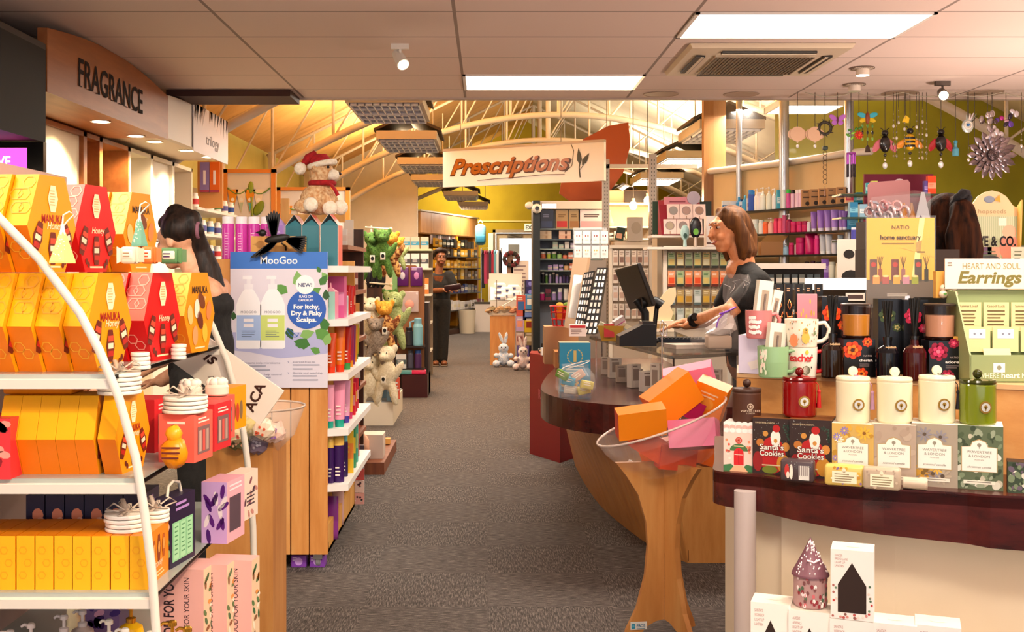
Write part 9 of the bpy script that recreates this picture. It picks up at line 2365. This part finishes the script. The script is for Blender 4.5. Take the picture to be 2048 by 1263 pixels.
# 3. woman with brown ponytail behind the gift counter
d=4.6;ox=X(1900,d);HB=speck('auburn_hair','120804','4a2612',50,.7,.4,(1,1,.1),.35,.8,spec=.1)
c3=thing('person','woman with long auburn ponytail and black scrunchie, turned away behind the poster','person',(ox,d,0))
b=MB();H=head(b,L(1890,448,d),-2.4,SK,.95);limb(b,[L(1893,480,d),L(1895,530,d)],[.05,.058],SK)
for s in (-1,1):sh=Vector((s*.16,0,1.33));limb(b,[sh,sh+Vector((s*.03,.06,-.28)),sh+Vector((-s*.03,.25,-.42))],[.052,.043,.03],SK);hand(b,sh+Vector((-s*.03,.25,-.42)),(0,1,-.1),(0,0,1),SK,.6,.95,s)
b.ell((0,0,1.2),(.17,.1,.16),SK);b.ell((0,0,1.0),(.15,.11,.2),SK)
for s in (-1,1):limb(b,[Vector((s*.08,0,.85)),Vector((s*.09,0,.45)),Vector((s*.09,0,.06))],[.085,.06,.042],SK);b.ell((s*.09,.04,.04),(.042,.11,.036),SK)
melt(b,'body',c3,.008,3);face(c3,H)
b=MB();b.ell((0,0,1.26),(.2,.115,.12),BLKC);b.ell((0,0,1.02),(.18,.13,.26),BLKC)
for s in (-1,1):limb(b,[Vector((s*.16,0,1.34)),Vector((s*.19,.05,1.1)),Vector((s*.17,.18,1.0))],[.075,.06,.05],BLKC);limb(b,[Vector((s*.07,0,.9)),Vector((s*.09,0,.5)),Vector((s*.09,0,.08))],[.12,.08,.06],BLKC)
melt(b,'black_clothes',c3,.012,4)
b=MB();Rm,c,k=H;b.ell(L(1894,436,d-.01),(.098,.10,.105),HB,18,12);limb(b,[L(1893,460,d-.03),L(1896,500,d-.05),L(1900,545,d-.06)],[.085,.085,.08],HB)
limb(b,[L(1914,404,d-.08),L(1924,422,d-.14),L(1928,460,d-.16),L(1932,500,d-.15),L(1930,540,d-.14),L(1924,575,d-.13)],[.03,.05,.062,.066,.06,.025],HB)
for a in range(12):
 x=1898+a*5;b.tube([L(1925+(x-1935)*.3,415,d-.16),L(x,470,d-.19),L(x+2,520,d-.19),L(x-3,560+(a*7)%14,d-.15)],[.014,.018,.016,.004],HB,6)
for a in range(10):
 x=1868+a*6;b.tube([L(x+4,455,d-.09),L(x,500,d-.12),L(x+2,552+(a*5)%12,d-.11)],[.016,.018,.006],HB,6)
melt(b,'hair',c3,.006,2)
b=MB();random.seed(6);b.tube([L(1919,403,d-.11)+Vector((.022*math.cos(t)+.012*math.sin(t),-.02+.01*math.sin(2*t),.032*math.sin(t)))for t in [i*PI/8 for i in range(16)]],[.017+.005*(i%2)for i in range(16)],speck('scrunchie','08070a','17141a',90,.9,.4),8,closed=True);b.build('scrunchie',c3)
# 4. woman in black standing far down the aisle
d=15.9;ox=X(876,d);SK3=skin('6f3f22','8a5230')
c4=thing('person','woman in black v-neck clothes standing in the aisle holding a dark purse','person',(ox,d,0))
b=MB();H=head(b,L(881,516,d),.25,SK3,1.08,.12);limb(b,[L(880,528,d),L(876,552,d)],[.055,.065],SK3);b.ell(L(876,556,d),(.14,.08,.07),SK3)
for s,el in ((-1,L(857,582,d)),(1,L(894,580,d))):
 sh=Vector((s*.17-.01,0,Z(556,d)));wr_=Vector((.12+s*.03,-.24,Z(579,d)));limb(b,[sh,el,wr_],[.06,.052,.034],SK3);hand(b,wr_,(.8,-.4,.1),(0,-.3,1),SK3,.9,1.05,s)
b.ell((-.01,0,1.05),(.15,.11,.2),SK3)
for s in (-1,1):limb(b,[Vector((s*.08,0,.85)),Vector((s*.07,0,.45)),Vector((s*.06,0,.06))],[.09,.062,.045],SK3);b.ell((s*.06+.03,-.07,.04),(.048,.12,.04),SK3)
melt(b,'body',c4,.009,3);face(c4,H,'8a3a34','14100c')
b=MB();b.ell((-.01,.0,Z(572,d)),(.2,.125,.2),BLKC);b.ell((-.01,0,1.0),(.19,.14,.2),BLKC)
for s in (-1,1):limb(b,[Vector((s*.15,0,Z(552,d))),Vector((s*.2,-.02,Z(566,d)))],[.085,.075],BLKC)
melt(b,'black_top',c4,.014,4)
b=MB();b.dec([(-.07,0),(.09,0),(.02,-.17)],-.004,SK3);b.build('neckline',c4,(.0,-.125,Z(551,d)),rot=(.25,0,0))
b=MB();b.ell((-.01,0,.9),(.19,.14,.16),BLKC)
for s in (-1,1):limb(b,[Vector((s*.08-.01,0,.88)),Vector((s*.075,0,.5)),Vector((s*.065,0,.09))],[.12,.09,.075],BLKC)
melt(b,'trousers',c4,.016,4)
for s in (-1,1):
 b=MB();b.rbox((s*.06-.02,-.2,0),(s*.06+.08,.06,.02),.01,m('6a5a48',.5));b.tube([(s*.06-.02,-.1,.03),(s*.06+.03,-.11,.075),(s*.06+.08,-.1,.03)],.01,m('4a3a2c'),6);b.build('sandal',c4)
b=MB();Rm,c,k=H;b.ell(hp((0,.035,.05)),(.1,.1,.095),DH,16,10)
for a in range(12):t=a*.42-.9;b.ell(hp((.085*math.cos(t),.04+.075*math.sin(t),.03+.02*(a%3))),.032,DH,8,6)
limb(b,[hp((-.06,-.03,.1)),hp((0,-.05,.115)),hp((.06,-.03,.1))],[.03,.035,.03],DH);melt(b,'hair',c4,.01,2)
b=MB();b.rbox((-.12,-.02,-.03),(.12,.02,.05),.012,m('2a0e18',.4));solo(b,'purse','dark plum purse held by the woman in black far in the aisle','purse',(ox+.22,d-.31,Z(575,d)),0,None,(.2,-.15,-.2))
